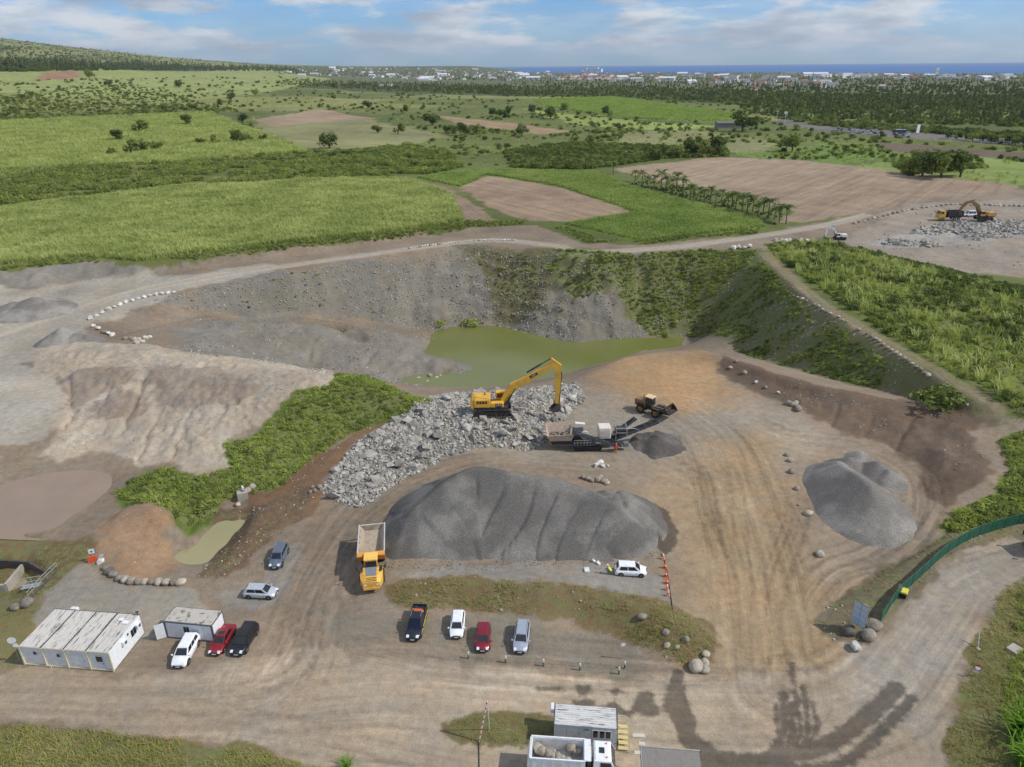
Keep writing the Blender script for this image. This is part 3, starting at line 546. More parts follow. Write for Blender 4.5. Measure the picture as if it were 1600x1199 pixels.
# ------------------------------------------------------------------ object helpers
def tag(o, label=None, cat=None, group=None, kind=None):
    for k, v in (('label', label), ('category', cat), ('group', group), ('kind', kind)):
        if v: o[k] = v
    return o
def empty(name, loc=(0, 0, 0), rz=0, label=None, cat=None, group=None, tilt=(0, 0)):
    o = bpy.data.objects.new(name, None); COL.objects.link(o); o.empty_display_size = .3
    o.location = loc; o.rotation_euler = (tilt[0], tilt[1], rz); return tag(o, label, cat, group)
def copy_tree(o, parent=None):
    c = o.copy(); COL.objects.link(c); c.parent = parent
    if parent is not None: c.matrix_parent_inverse = o.matrix_parent_inverse.copy()
    for ch in o.children: copy_tree(ch, c)
    return c
class MB:
    """collects shapes into one mesh"""
    def __init__(s): s.v = []; s.f = []
    def add(s, vs, fs):
        n = len(s.v); s.v += [tuple(map(float, p)) for p in vs]; s.f += [tuple(i+n for i in f) for f in fs]; return s
    def box(s, c, d, tx=1., ty=1., rot=None, sh=(0, 0)):
        """box centred at c, size d, top face scaled by tx, ty and shifted by sh"""
        x, y, z = d[0]/2, d[1]/2, d[2]/2
        vs = [(-x, -y, -z), (x, -y, -z), (x, y, -z), (-x, y, -z)]+[(a*x*tx+sh[0], b*y*ty+sh[1], z) for a, b in ((-1, -1), (1, -1), (1, 1), (-1, 1))]
        if rot is not None: vs = [tuple(rot @ Vector(p)) for p in vs]
        vs = [(p[0]+c[0], p[1]+c[1], p[2]+c[2]) for p in vs]
        return s.add(vs, [(0, 3, 2, 1), (4, 5, 6, 7), (0, 1, 5, 4), (1, 2, 6, 5), (2, 3, 7, 6), (3, 0, 4, 7)])
    def rbox(s, c, d, r=.05, rot=None):
        """box with chamfered vertical and top edges"""
        x, y, z = d[0]/2, d[1]/2, d[2]/2; r = min(r, x*.9, y*.9, z*.9)
        def ring(ix, iy, zz): return [(-ix+r, -iy, zz), (ix-r, -iy, zz), (ix, -iy+r, zz), (ix, iy-r, zz), (ix-r, iy, zz), (-ix+r, iy, zz), (-ix, iy-r, zz), (-ix, -iy+r, zz)]
        R = [ring(x, y, -z), ring(x, y, z-r), ring(x-r*.7, y-r*.7, z)]
        vs = [p for q in R for p in q]
        if rot is not None: vs = [tuple(rot @ Vector(p)) for p in vs]
        vs = [(p[0]+c[0], p[1]+c[1], p[2]+c[2]) for p in vs]
        fs = [tuple(range(7, -1, -1)), tuple(range(16, 24))]
        for k in range(2):
            for i in range(8): fs.append((k*8+i, k*8+(i+1) % 8, k*8+8+(i+1) % 8, k*8+8+i))
        return s.add(vs, fs)
    def prism(s, prof, a, b, axis='y'):
        """profile in the plane across axis, extruded from a to b; (u, v) -> y-axis: x,z ; x-axis: y,z ; z-axis: x,y"""
        n = len(prof)
        def P(u, v, w): return {'y': (u, w, v), 'x': (w, u, v), 'z': (u, v, w)}[axis]
        vs = [P(u, v, a) for u, v in prof]+[P(u, v, b) for u, v in prof]
        fs = [tuple(range(n)), tuple(range(2*n-1, n-1, -1))]+[(i, (i+1) % n, n+(i+1) % n, n+i) for i in range(n)]
        return s.add(vs, fs)
    def cyl(s, a, b, r, r2=None, n=12, cap=True):
        a = Vector(a); b = Vector(b); r2 = r if r2 is None else r2; d = (b-a).normalized()
        u = d.orthogonal().normalized(); w = d.cross(u)
        vs = [a+(u*math.cos(t)+w*math.sin(t))*r for t in np.linspace(0, 2*math.pi, n, endpoint=False)]+[b+(u*math.cos(t)+w*math.sin(t))*r2 for t in np.linspace(0, 2*math.pi, n, endpoint=False)]
        fs = [(i, (i+1) % n, n+(i+1) % n, n+i) for i in range(n)]
        if cap: fs += [tuple(range(n-1, -1, -1)), tuple(range(n, 2*n))]
        return s.add(vs, fs)
    def tube(s, pts, r, n=6):
        for a, b in zip(pts[:-1], pts[1:]): s.cyl(a, b, r, n=n)
        return s
    def loft(s, rings, cap=True):
        n = len(rings[0]); vs = [p for q in rings for p in q]
        fs = [(k*n+i, k*n+(i+1) % n, (k+1)*n+(i+1) % n, (k+1)*n+i) for k in range(len(rings)-1) for i in range(n)]
        if cap: fs += [tuple(range(n-1, -1, -1)), tuple(range((len(rings)-1)*n, len(rings)*n))]
        return s.add(vs, fs)
    def quad(s, a, b, c, d): return s.add([a, b, c, d], [(0, 1, 2, 3)])
    def slab(s, a, b, c, d, t):
        """thin solid pane: quad thickened along its normal"""
        A = [Vector(p) for p in (a, b, c, d)]; nrm = (A[1]-A[0]).cross(A[2]-A[0]).normalized()*t
        vs = [p-nrm*.2 for p in A]+[p+nrm*.8 for p in A]
        return s.add(vs, [(3, 2, 1, 0), (4, 5, 6, 7), (0, 1, 5, 4), (1, 2, 6, 5), (2, 3, 7, 6), (3, 0, 4, 7)])
    def mesh(s, name, mat, smooth=False, fix=True):
        me = bpy.data.meshes.new(name); me.from_pydata(s.v, [], s.f)
        if fix:
            bm = bmesh.new(); bm.from_mesh(me); bmesh.ops.recalc_face_normals(bm, faces=bm.faces); bm.to_mesh(me); bm.free()
        if smooth: me.polygons.foreach_set('use_smooth', np.ones(len(me.polygons), bool))
        me.materials.append(mat); me.update(); return me
    def build(s, name, mat, parent=None, smooth=False, label=None):
        o = bpy.data.objects.new(name, s.mesh(name, mat, smooth)); COL.objects.link(o); o.parent = parent
        if label: o['label'] = label
        return o
def linkobj(name, me, parent=None, loc=(0, 0, 0), rot=(0, 0, 0), sc=(1, 1, 1)):
    o = bpy.data.objects.new(name, me); COL.objects.link(o); o.parent = parent; o.location = loc; o.rotation_euler = rot; o.scale = sc; return o
# ------------------------------------------------------------------ materials
_mc = {}
def paint(name, rgb, rough=.45, metal=0., dirt=.25, spec=.5, dcol=(.20, .17, .135), scale=1.6, coat=0.):
    """weathered paint / metal / plastic: base colour with dust patches and slight tone changes"""
    if name in _mc: return _mc[name]
    m, t, b = new_mat(name); c = tuple(s2l(*rgb)) if max(rgb) > 1 else rgb
    co = t.n('ShaderNodeTexCoord').outputs['Object']
    f = t.noise(co, scale, 5, .65); g = t.lin(t.noise(co, scale*3.1, 3), .3, .7, .9, 1.08)
    col = t.mix(1., (*c, 1), t.xyz(g, g, g), 'MULTIPLY'); col = t.mix(t.math('MULTIPLY', t.ss(f, .42, .75), dirt), col, (*dcol, 1))
    t.link(col, b.inputs['Base Color']); t.link(t.lin(f, .3, .8, rough*.9, min(1, rough+.25)), b.inputs['Roughness'])
    b.inputs['Metallic'].default_value = metal; b.inputs['Specular IOR Level'].default_value = spec
    if coat: b.inputs['Coat Weight'].default_value = coat; b.inputs['Coat Roughness'].default_value = .08
    _mc[name] = m; return m
def glass_mat():
    if 'glass' in _mc: return _mc['glass']
    m, t, b = new_mat('dark_glass'); b.inputs['Base Color'].default_value = (.012, .016, .02, 1); b.inputs['Roughness'].default_value = .06; b.inputs['Specular IOR Level'].default_value = .8
    _mc['glass'] = m; return m
def rubber(): return paint('rubber', (38, 37, 36), .85, 0, .5, .2)
def stone_mat(name, a, b_, scale=.8, rand=.35):
    if name in _mc: return _mc[name]
    m, t, b = new_mat(name); co = t.n('ShaderNodeTexCoord').outputs['Object']; r = t.n('ShaderNodeObjectInfo').outputs['Random']
    f = t.noise(co, scale*2, 5, .7); col = t.mix(t.ss(f, .3, .72), (*s2l(*a), 1), (*s2l(*b_), 1))
    g = t.lin(r, 0, 1, 1-rand, 1+rand*.8); col = t.mix(1., col, t.xyz(g, g, t.math('MULTIPLY', g, .985)), 'MULTIPLY')
    t.link(col, b.inputs['Base Color']); b.inputs['Roughness'].default_value = .9; b.inputs['Specular IOR Level'].default_value = .25
    bp = t.n('ShaderNodeBump'); bp.inputs['Strength'].default_value = .5; bp.inputs['Distance'].default_value = .06; t.link(t.noise(co, scale*9, 3, .7), bp.inputs['Height']); t.link(bp.outputs[0], b.inputs['Normal'])
    _mc[name] = m; return m
def leaf_mat(name, dark, light, trans=.25, hue=.04):
    if name in _mc: return _mc[name]
    m = bpy.data.materials.new(name); m.use_nodes = True; t = NT(m.node_tree); N = m.node_tree.nodes; N.remove(N['Principled BSDF']); out = N['Material Output']
    r = t.n('ShaderNodeObjectInfo').outputs['Random']; pos = t.n('ShaderNodeNewGeometry').outputs['Position']
    geo = t.n('ShaderNodeNewGeometry').outputs['Random Per Island']
    f = t.math('ADD', t.math('MULTIPLY', r, .28), t.math('ADD', t.math('MULTIPLY', t.lin(t.noise(pos, .06, 4, .65), .32, .68, 0, 1), .5), t.math('MULTIPLY', geo, .22)))
    col = t.mix(f, (*s2l(*dark), 1), (*s2l(*light), 1))
    d = t.n('ShaderNodeBsdfDiffuse'); tr = t.n('ShaderNodeBsdfTranslucent'); t.link(col, d.inputs[0]); t.link(t.mix(1., col, (1, 1, .6, 1), 'MULTIPLY'), tr.inputs[0])
    mx = t.n('ShaderNodeMixShader'); mx.inputs[0].default_value = trans; t.link(d.outputs[0], mx.inputs[1]); t.link(tr.outputs[0], mx.inputs[2]); t.link(mx.outputs[0], out.inputs[0])
    _mc[name] = m; return m
# ------------------------------------------------------------------ scatter of uncountable stuff by geometry nodes
def scatter(name, pts, scl, protos, label, cat=None, rot=None, parent=None, zs=None):
    n = len(pts); uniq = sorted(set(protos), key=lambda p: p.name)
    me = bpy.data.meshes.new(name); me.vertices.add(n); me.vertices.foreach_set('co', np.asarray(pts, np.float32).ravel())
    scl = np.asarray(scl, float); sv = np.stack([scl, scl, scl*(1 if zs is None else zs)], 1)
    rv = np.zeros((n, 3)); rv[:, 2] = rng.random(n)*6.283
    if rot is not None: rv[:, :2] = (rng.random((n, 2))-.5)*2*rot
    a = me.attributes.new('sca', 'FLOAT_VECTOR', 'POINT'); a.data.foreach_set('vector', sv.astype(np.float32).ravel())
    a = me.attributes.new('rot', 'FLOAT_VECTOR', 'POINT'); a.data.foreach_set('vector', rv.astype(np.float32).ravel())
    a = me.attributes.new('idx', 'INT', 'POINT'); a.data.foreach_set('value', np.array([uniq.index(p) for p in protos])[rng.integers(0, len(protos), n)].astype(np.int32))
    col = bpy.data.collections.new(name+'_kinds')
    for p in uniq: col.objects.link(p)
    ng = bpy.data.node_groups.new(name+'_scatter', 'GeometryNodeTree')
    ng.interface.new_socket('Geometry', in_out='INPUT', socket_type='NodeSocketGeometry'); ng.interface.new_socket('Geometry', in_out='OUTPUT', socket_type='NodeSocketGeometry')
    N = ng.nodes; L = ng.links; gi = N.new('NodeGroupInput'); go = N.new('NodeGroupOutput')
    ci = N.new('GeometryNodeCollectionInfo'); ci.inputs['Collection'].default_value = col; ci.inputs['Separate Children'].default_value = True; ci.inputs['Reset Children'].default_value = True
    ip = N.new('GeometryNodeInstanceOnPoints'); ip.inputs['Pick Instance'].default_value = True
    def at(nm, typ):
        x = N.new('GeometryNodeInputNamedAttribute'); x.data_type = typ; x.inputs[0].default_value = nm; return next(o for o in x.outputs if o.enabled)
    L.new(gi.outputs[0], ip.inputs['Points']); L.new(ci.outputs[0], ip.inputs['Instance']); L.new(at('idx', 'INT'), ip.inputs['Instance Index'])
    e2r = N.new('FunctionNodeEulerToRotation'); L.new(at('rot', 'FLOAT_VECTOR'), e2r.inputs[0]); L.new(e2r.outputs[0], ip.inputs['Rotation']); L.new(at('sca', 'FLOAT_VECTOR'), ip.inputs['Scale'])
    L.new(ip.outputs[0], go.inputs[0])
    o = bpy.data.objects.new(name, me); COL.objects.link(o); o.parent = parent; md = o.modifiers.new('scatter', 'NODES'); md.node_group = ng
    o['kind'] = 'stuff'
    if parent is None: tag(o, label, cat)
    return o
def proto(name, mb, mat, smooth=False): return bpy.data.objects.new(name, mb.mesh(name, mat, smooth, fix=False))
def in_poly(P, spacing, jit=.5, vis=True, margin=.14):
    """jittered grid of points inside a ground polygon (only where the camera, or a camera beside it, can look)"""
    P = np.asarray(P)[:, :2]; x0, y0 = P.min(0); x1, y1 = P.max(0)
    xs = np.arange(x0, x1, spacing); ys = np.arange(y0, y1, spacing); X, Y = np.meshgrid(xs, ys); X = X.ravel(); Y = Y.ravel()
    X = X+(rng.random(len(X))-.5)*2*jit*spacing; Y = Y+(rng.random(len(Y))-.5)*2*jit*spacing
    k = np.abs(X) < (Y+16)*(.80+margin)
    X, Y = X[k], Y[k]; k = poly_sd(X, Y, P) < 0; return X[k], Y[k]
def stack(X, Y, dz=0.): return np.stack([X, Y, zfin(X, Y)+dz], 1)
# plant shapes -------------------------------------------------------
def blades(n, h, spread, w, droop, seed, seg=3):
    r = random.Random(seed); mb = MB()
    for i in range(n):
        a = r.uniform(0, 6.283); bx, by = r.gauss(0, spread*.4), r.gauss(0, spread*.4); hh = h*r.uniform(.7, 1.1); out = droop*r.uniform(.5, 1.2); dx, dy = math.cos(a), math.sin(a); ww = w*r.uniform(.7, 1.2)
        px, py = -dy, dx; vs = []
        for k in range(seg+1):
            t = k/seg; o = out*t*t; z = hh*(t-.35*t**3*min(1., out/max(h*.4, .01))); wd = ww*(1-t*.85)
            vs += [(bx+dx*o-px*wd/2, by+dy*o-py*wd/2, z), (bx+dx*o+px*wd/2, by+dy*o+py*wd/2, z)]
        mb.add(vs, [(2*k, 2*k+1, 2*k+3, 2*k+2) for k in range(seg)])
    return mb
def leaf_cloud(n, lobes, size, seed, mb=None, shell=.55):
    """leaf faces spread through several lobes (cx, cy, cz, rx, ry, rz)"""
    r = random.Random(seed); mb = mb or MB()
    for i in range(n):
        c = r.choice(lobes); d = Vector((r.gauss(0, 1), r.gauss(0, 1), r.gauss(0, 1))).normalized(); q = r.uniform(shell, 1.05)
        p = Vector((c[0]+d.x*c[3]*q, c[1]+d.y*c[4]*q, c[2]+d.z*c[5]*q))
        if p.z < 0.02: p.z = abs(p.z)*.3+.02
        nrm = (d+Vector((r.gauss(0, .6), r.gauss(0, .6), r.gauss(0, .6)+.3))).normalized(); u = nrm.orthogonal().normalized(); u = (Matrix.Rotation(r.uniform(0, 6.28), 3, nrm) @ u); v = nrm.cross(u); s = size*r.uniform(.6, 1.3)
        mb.add([p-u*s*.9, p-v*s*.45+nrm*s*.08, p+u*s*.9, p+v*s*.45+nrm*s*.08], [(0, 1, 2, 3)])
    return mb
def shrub_lobes(seed, k=5, flat=.7):
    r = random.Random(seed); return [(r.uniform(-.5, .5), r.uniform(-.5, .5), r.uniform(.2, .6)*flat*1.3, r.uniform(.4, .62), r.uniform(.4, .62), r.uniform(.3, .5)*flat*1.2) for _ in range(k)]
# ------------------------------------------------------------------ vegetation
M_cane = leaf_mat('cane_leaf', (128,148,76), (212,216,146), .35); M_grass = leaf_mat('grass_blade', (118,130,66), (190,186,116), .3)
M_bush = leaf_mat('bush_leaf', (84,102,54), (162,172,102), .32); M_lush = leaf_mat('lush_leaf', (108,132,62), (196,204,114), .38); M_dark = leaf_mat('dark_leaf', (64,80,48), (124,138,80), .25)
M_dry = leaf_mat('dry_grass', (140,126,84), (196,182,132), .25); M_frond = leaf_mat('palm_frond', (66,84,50), (126,140,84), .2)
M_bark = paint('bark', (96,82,66), .9, 0, .3, .2)
cane_p = [proto('cane_clump', blades(16, 2.5, .8, .20, 1.1, 10+k), M_cane) for k in range(4)]
cane_g = [proto('young_cane_clump', blades(14, 2.1, .8, .20, 1.0, 30+k), leaf_mat('cane_green_leaf', (110,140,70), (188,200,124), .35)) for k in range(3)]
grass_p = [proto('grass_tuft', blades(14, .55, .35, .06, .35, 50+k), M_grass) for k in range(3)]
tall_p = [proto('tall_grass_tuft', blades(18, 1.25, .5, .11, .8, 60+k), M_lush) for k in range(3)]
dry_p = [proto('dry_tuft', blades(14, .5, .4, .05, .4, 70+k), M_dry) for k in range(3)]
bush_p = [proto('bush', leaf_cloud(230, shrub_lobes(80+k), .17, 80+k), M_bush) for k in range(4)]
lush_p = [proto('creeper', leaf_cloud(170, shrub_lobes(90+k, 5, .6), .17, 90+k), M_lush) for k in range(4)]
dark_p = [proto('dark_bush', leaf_cloud(240, shrub_lobes(100+k, 6, .9), .17, 100+k), M_dark) for k in range(3)]
def tall_lobes(seed):
    r = random.Random(seed); return [(r.uniform(-.2, .2), r.uniform(-.2, .2), z, r.uniform(.2, .36), r.uniform(.2, .36), .25) for z in (.5, .8, 1.1, 1.4, 1.7, 1.95)]
wood_p = [proto('woodland_tree', leaf_cloud(170, tall_lobes(110+k), .17, 110+k), leaf_mat('woodland_leaf', (80,92,62), (134,142,96), .22)) for k in range(3)]
def belt(name, zonekey, spacing, smin, smax, protos, label, thr=None, nscale=12, margin=.14, dz=-.1, zs=None, rot=.15, mask=None):
    P = Z_[zonekey] if isinstance(zonekey, str) else zonekey
    X, Y = in_poly(P, spacing, margin=margin)
    if thr is not None: k = fbm(X/nscale+3, Y/nscale, 3)+rng.normal(0, .04, len(X)) > thr; X, Y = X[k], Y[k]
    if mask is not None: k = mask(X, Y); X, Y = X[k], Y[k]
    if not len(X): return
    s = rng.uniform(smin, smax, len(X))*(1+.35*fbm(X/9, Y/9, 2)); return scatter(name, stack(X, Y, dz), s, protos, label, rot=rot, zs=zs)
def clear_of(line, hw):
    L = smooth_line(GP(line), 4); return lambda X, Y: np.abs(line_uv(X, Y, L)[1]) > hw
belt('sugar_cane', 'cane_left', .95, .8, 1.15, cane_p, 'tall pale green sugar cane covering the large field above the haul road')
belt('sugar_cane', 'cane_right', 1.0, .7, 1.0, cane_g, 'darker green young sugar cane in the field beside the palm row')
belt('sugar_cane', 'field_bright', 2.3, 1.1, 1.6, cane_p, 'yellow green sugar cane in the field beyond the long hedge')
belt('sugar_cane', 'cane_far', 3.6, 1.3, 2.0, cane_g, 'green cane strip in the far plain')
belt('scrub', 'hedge_mid', 2.3, 1.2, 3.2, bush_p+tall_p, 'wild scrub belt between the two cane fields', thr=-.16, nscale=16)
belt('scrub', 'hedge_dark', 2.4, 1.6, 3.2, dark_p+bush_p, 'dense dark thicket behind the ploughed field')
belt('hill_scrub', 'hill_right', 1.25, .5, 1.6, bush_p+tall_p+tall_p+lush_p+cane_p+dry_p, 'wild green scrub and tall grass on the hillside right of the track')
belt('hill_thicket', 'hill_right', 1.9, 1.0, 2.2, dark_p+bush_p, 'darker bush clumps among the grass of the right hillside', thr=.07, nscale=11)
belt('slope_scrub', 'slope_right', .72, .35, 1.0, bush_p+lush_p+tall_p+tall_p+dry_p, 'dark green bushes on the steep slope below the track', thr=-.12, nscale=5, mask=clear_of([(1195,396),(1262,460),(1340,511),(1450,579),(1550,640)], 2.2))
belt('slope_scrub', 'slope_mid', 1.0, .45, 1.2, bush_p+lush_p+tall_p, 'green growth hanging on the pit wall above the pond', thr=-.10, nscale=8)
belt('wall_weeds', 'wall_back', 1.7, .3, .8, bush_p+dry_p, 'sparse weeds on the grey back wall of the pit', thr=.17, nscale=10)
belt('wall_weeds', 'wall_green', 1.1, .35, .9, bush_p+dry_p+lush_p, 'brownish green growth on the middle of the pit back wall', thr=.0, nscale=6)
belt('bank_creepers', 'veg_berm', .72, .45, 1.05, lush_p+lush_p+tall_p+tall_p+bush_p+dry_p, 'bright green creepers on the bank between sand heap and rubble')
belt('bank_grass', 'veg_right', .75, .6, 1.3, tall_p+lush_p+bush_p, 'tall green grass on the bank behind the green fence')
belt('verge_grass', 'verge_left', .36, .7, 1.5, grass_p+grass_p+dry_p, 'rough grass on the verge beside the dirt road', thr=-.22, nscale=5)
belt('verge_grass', 'verge_right', .45, .6, 1.4, grass_p+dry_p, 'rough grass on the verge outside the road bend', thr=-.12, nscale=5)
belt('mound_weeds', 'mound_grass', .45, .5, 1.2, grass_p+dry_p+dry_p+dry_p, 'dry grass and weeds on the low mound by the parked cars', thr=-.12, nscale=4)
belt('island_weeds', 'island_low', .4, .5, 1.0, grass_p+dry_p, 'weeds on the strip beside the weighbridge cabin', thr=-.25, nscale=3)
belt('fence_weeds', 'fence_bank', .6, .4, .9, grass_p+dry_p, 'weeds along the green fence', thr=.02, nscale=5)
belt('basin_weeds', 'basin_grass', .6, .4, .9, dry_p+grass_p, 'dry weeds round the concrete basin', thr=0., nscale=4)
belt('apron_weeds', 'apron_grass', .5, .3, .7, dry_p+grass_p, 'thin dry grass left of the office cabin', thr=0., nscale=4)
belt('pond_weeds', 'bank_pond', .7, .3, .7, grass_p+dry_p, 'weeds on the bank of the small pond', thr=.08, nscale=4)
belt('field_edge_grass', GP([(-140,424),(0,414),(130,402),(215,408),(320,395),(430,382),(640,360),(724,345),(800,345),(860,352),(920,380),(1180,366),(1190,356),(1005,382),(940,372),(860,348),(800,352),(720,358),(560,378),(430,392),(330,404),(215,416),(130,410),(0,424),(-140,434)]), .9, .6, 1.1, tall_p+dry_p+bush_p, 'rough grass along the cane field edge above the haul road', thr=-.2)
belt('rim_grass', GP([(930,401),(1000,397),(1100,389),(1180,392),(1180,400),(1090,398),(930,410)]), .8, .5, 1.0, tall_p+bush_p, 'grass tufts on the pit rim beside the haul road')
# shrubby foot of the palm row, corner thickets
belt('palm_undergrowth', GP([(985,288),(1010,282),(1130,306),(1236,340),(1215,352),(1190,346)]), 1.6, .5, 1.0, dark_p+dry_p, 'dark undergrowth at the foot of the palm row', thr=-.12)
def pixel_points(n, poly, seed, power=1.0):
    """n survey marks inside an outline, brought down to the ground"""
    r = np.random.default_rng(seed); P = np.array(poly, float); out = []
    x0, y0 = P.min(0); x1, y1 = P.max(0)
    while len(out) < n:
        X = r.uniform(x0, x1, 400); Y = r.uniform(y0, y1, 400); k = poly_sd(X, Y, P) < 0
        out += list(zip(X[k], Y[k]))
    return GB(np.array(out[:n]))
def wood(name, n, poly, smin, smax, protos, label, seed, zs=None):
    p = pixel_points(n, poly, seed); p = p[np.hypot(p[:, 0], p[:, 1]) < 11000]; r = np.random.default_rng(seed+1); p[:, 2] -= .3
    return scatter(name, p, r.uniform(smin, smax, len(p)), protos, label, zs=zs)
wood('far_woodland', 4200, [(700,140),(900,133),(1050,138),(1200,142),(1330,147),(1640,150),(1640,174),(1400,171),(1250,172),(1120,161),(960,152),(800,152)], 2.6, 5.6, wood_p+dark_p+bush_p, 'broad dark woodland in front of the town', 201)
wood('far_woodland', 1100, [(1150,166),(1640,176),(1640,200),(1300,190),(1180,180)], 2.2, 4.6, wood_p+dark_p+bush_p, 'scattered woodland behind the car park', 202)
wood('tree_belt', 520, [(1215,178),(1300,190),(1420,198),(1640,213),(1640,220),(1400,206),(1280,197),(1215,186)], 2.2, 4.2, dark_p+bush_p, 'dark tree belt running behind the car park', 203)
wood('far_woodland', 1500, [(-60,106),(200,102),(450,107),(470,112),(200,110),(-60,114)], 6, 13, wood_p+dark_p, 'row of tall dark trees at the edge of the left fields', 204, zs=1.2)
wood('far_woodland', 1700, [(430,104),(620,103),(800,108),(800,128),(600,122),(430,116)], 3.5, 6.5, wood_p+dark_p, 'trees rising between the houses of the far town', 205)
wood('far_woodland', 1400, [(440,124),(620,130),(800,134),(800,148),(640,144),(430,132)], 2.8, 5.6, wood_p+dark_p+bush_p, 'trees in front of the left part of the town', 206)
wood('far_woodland', 2600, [(800,111),(1100,113),(1640,117),(1640,148),(1300,144),(1000,136),(800,132)], 3.2, 6, wood_p+dark_p, 'trees among the houses of the right part of the town', 207)
wood('field_scrub', 1500, [(-60,158),(120,136),(200,128),(330,165),(380,176),(240,182),(-60,192)], 1.6, 4.0, bush_p+dark_p+tall_p, 'scrub thicket behind the bright left field', 208)
wood('field_scrub', 500, [(1380,250),(1530,245),(1540,262),(1420,275)], 1.0, 2.4, dark_p+bush_p, 'dark bush group on the right pasture', 211)
wood('field_scrub', 700, [(1280,385),(1400,412),(1500,440),(1640,478),(1640,462),(1500,428),(1380,400),(1290,378)], .9, 1.8, dark_p+bush_p, 'dark hedge along the upper edge of the hillside', 212)
wood('hill_forest', 1200, [(-60,54),(60,60),(120,68),(300,86),(440,99),(300,101),(-60,98)], 6, 13, wood_p+dark_p, 'woods on the far hillside', 213, zs=.6)
def plain_scrub(name, n, poly, thr, smin, smax, protos, label, seed, sx=70, sy=70):
    p = pixel_points(n, poly, seed); k = fbm(p[:, 0]/sx+seed, p[:, 1]/sy, 3) > thr; p = p[k]
    for z in ('cane_left', 'cane_right', 'plow_right', 'plow_mid', 'plow_strip', 'field_bright', 'cane_far', 'soil_a', 'soil_b', 'carpark', 'soil_park', 'quarry', 'fallow'): p = p[poly_sd(p[:, 0], p[:, 1], Z_[z]) > 0] if len(p) else p
    p[:, 2] -= .2; scatter(name, p, np.random.default_rng(seed).uniform(smin, smax, len(p))*(.7+np.hypot(p[:, 0], p[:, 1])/1800), protos, label)
plain_scrub('plain_scrub', 5200, [(-60,128),(400,118),(820,140),(1200,165),(1640,200),(1640,300),(1300,262),(960,250),(700,262),(400,250),(-60,270)], .03, 1.2, 3.4, bush_p+tall_p+dark_p, 'patches of scrub and rough grass between the fields of the plain', 220)
plain_scrub('plain_grass', 5000, [(-60,150),(400,140),(820,160),(1200,190),(1640,225),(1640,300),(1300,262),(960,250),(700,262),(400,250),(-60,270)], -.12, .7, 1.5, tall_p+dry_p+cane_p, 'rough tall grass over the unfarmed plain', 221, 40, 40)
plain_scrub('field_hedges', 3000, [(-60,128),(400,118),(820,140),(1100,165),(1300,200),(1300,262),(960,250),(700,262),(400,250),(-60,270)], .12, 1.6, 3.6, dark_p+bush_p, 'dark hedge lines between the far fields', 222, 200, 22)
# ------------------------------------------------------------------ single trees and shrubs of the plain
def tree_mesh(seed, dark=True):
    r = random.Random(seed); lob = [(r.uniform(-.55, .55), r.uniform(-.55, .55), r.uniform(.5, 1.25), r.uniform(.28, .5), r.uniform(.28, .5), r.uniform(.24, .42)) for _ in range(9)]
    crown = leaf_cloud(650, lob, .13, seed); tr = MB(); tr.cyl((0, 0, -.15), (r.uniform(-.05, .05), 0, .55), .07, .045, 7)
    for l in lob[:6]: tr.cyl((0, 0, r.uniform(.25, .5)), (l[0]*.8, l[1]*.8, l[2]), .035, .012, 5)
    return crown.mesh('crown', M_dark if dark else M_bush, fix=False), tr.mesh('trunk', M_bark)
TREES = [tree_mesh(300+k, k % 2 == 0) for k in range(5)]
def tree(px, py, s, k, name, label, group):
    p = G(px, py); o = empty(name, p-np.array([0, 0, .1]), random.uniform(0, 6.28), label, 'tree' if name.endswith('tree') else 'bush', group)
    linkobj('crown', TREES[k][0], o, sc=(s, s, s*random.uniform(.8, 1.05))); linkobj('trunk', TREES[k][1], o, sc=(s, s, s)); return o
SOLO = [((515,232),5.6,'lone dark bushy tree standing on the fallow field'),((218,207),5.2,'round dark tree on the bright cane field, above the low bush clump'),((296,196),4.6,'wide low dark bush on the bright cane field beside the fallow'),((1237,238),5.0,'slender dark tree on the edge of the bright pasture'),((1160,206),7.5,'big dark bushy tree beside the grey shed in the plain'),((675,196),5.8,'dark pointed tree between the two soil strips'),((262,177),4.6,'dark green bush at the corner where scrub meets bright field')]
for k, (p, s, l) in enumerate(SOLO): tree(*p, s*1.8, k % 5, 'field_tree', l, None)
MUL = 1.75
for k, (x, y, s) in enumerate([(222,238,4.4),(205,242,4.0),(188,221,4.2),(245,236,3.2),(175,243,2.4)]): tree(x, y, s*MUL, k % 5, 'field_bush', 'dark bush of the clump standing in the bright cane field', 'bush clump in the bright cane field')
for k, (x, y, s) in enumerate([(315,226,2.6),(340,226,3.0),(370,224,4.2),(385,222,3.2),(412,220,2.6)]): tree(x, y, s*MUL, k % 5, 'field_bush', 'dark bush of the row where bright cane meets the fallow field', 'bush row beside the fallow field')
for k, (x, y, s) in enumerate([(590,208,3.4),(622,210,4.0),(725,212,4.4),(745,210,3.8),(815,213,4.0),(700,208,3.2)]): tree(x, y, s*MUL, k % 5, 'field_bush', 'bush along the far edge of the fallow field', 'bushes behind the fallow field')
for k, (x, y, s) in enumerate([(380,192,4.2),(340,168,5),(360,158,6),(400,150,5),(300,172,4),(575,170,5),(630,178,4.6),(520,138,7),(497,136,5),(790,184,5.5),(860,186,5.5),(880,176,5),(830,178,4.4),(140,124,8),(170,135,6),(280,138,7),(950,182,5),(770,182,4.5)]): tree(x, y, s*MUL, k % 5, 'plain_tree', 'dark round tree standing alone among the far fields', 'trees scattered over the far fields')
for k, (x, y, s) in enumerate([(1082,243,4.2),(1107,245,4.6),(1125,244,4.8),(1060,247,3.6),(1030,250,3.8)]): tree(x, y, s*MUL, k % 5, 'hedge_tree', 'dark tree at the end of the thicket behind the ploughed field', 'trees at the thicket end')
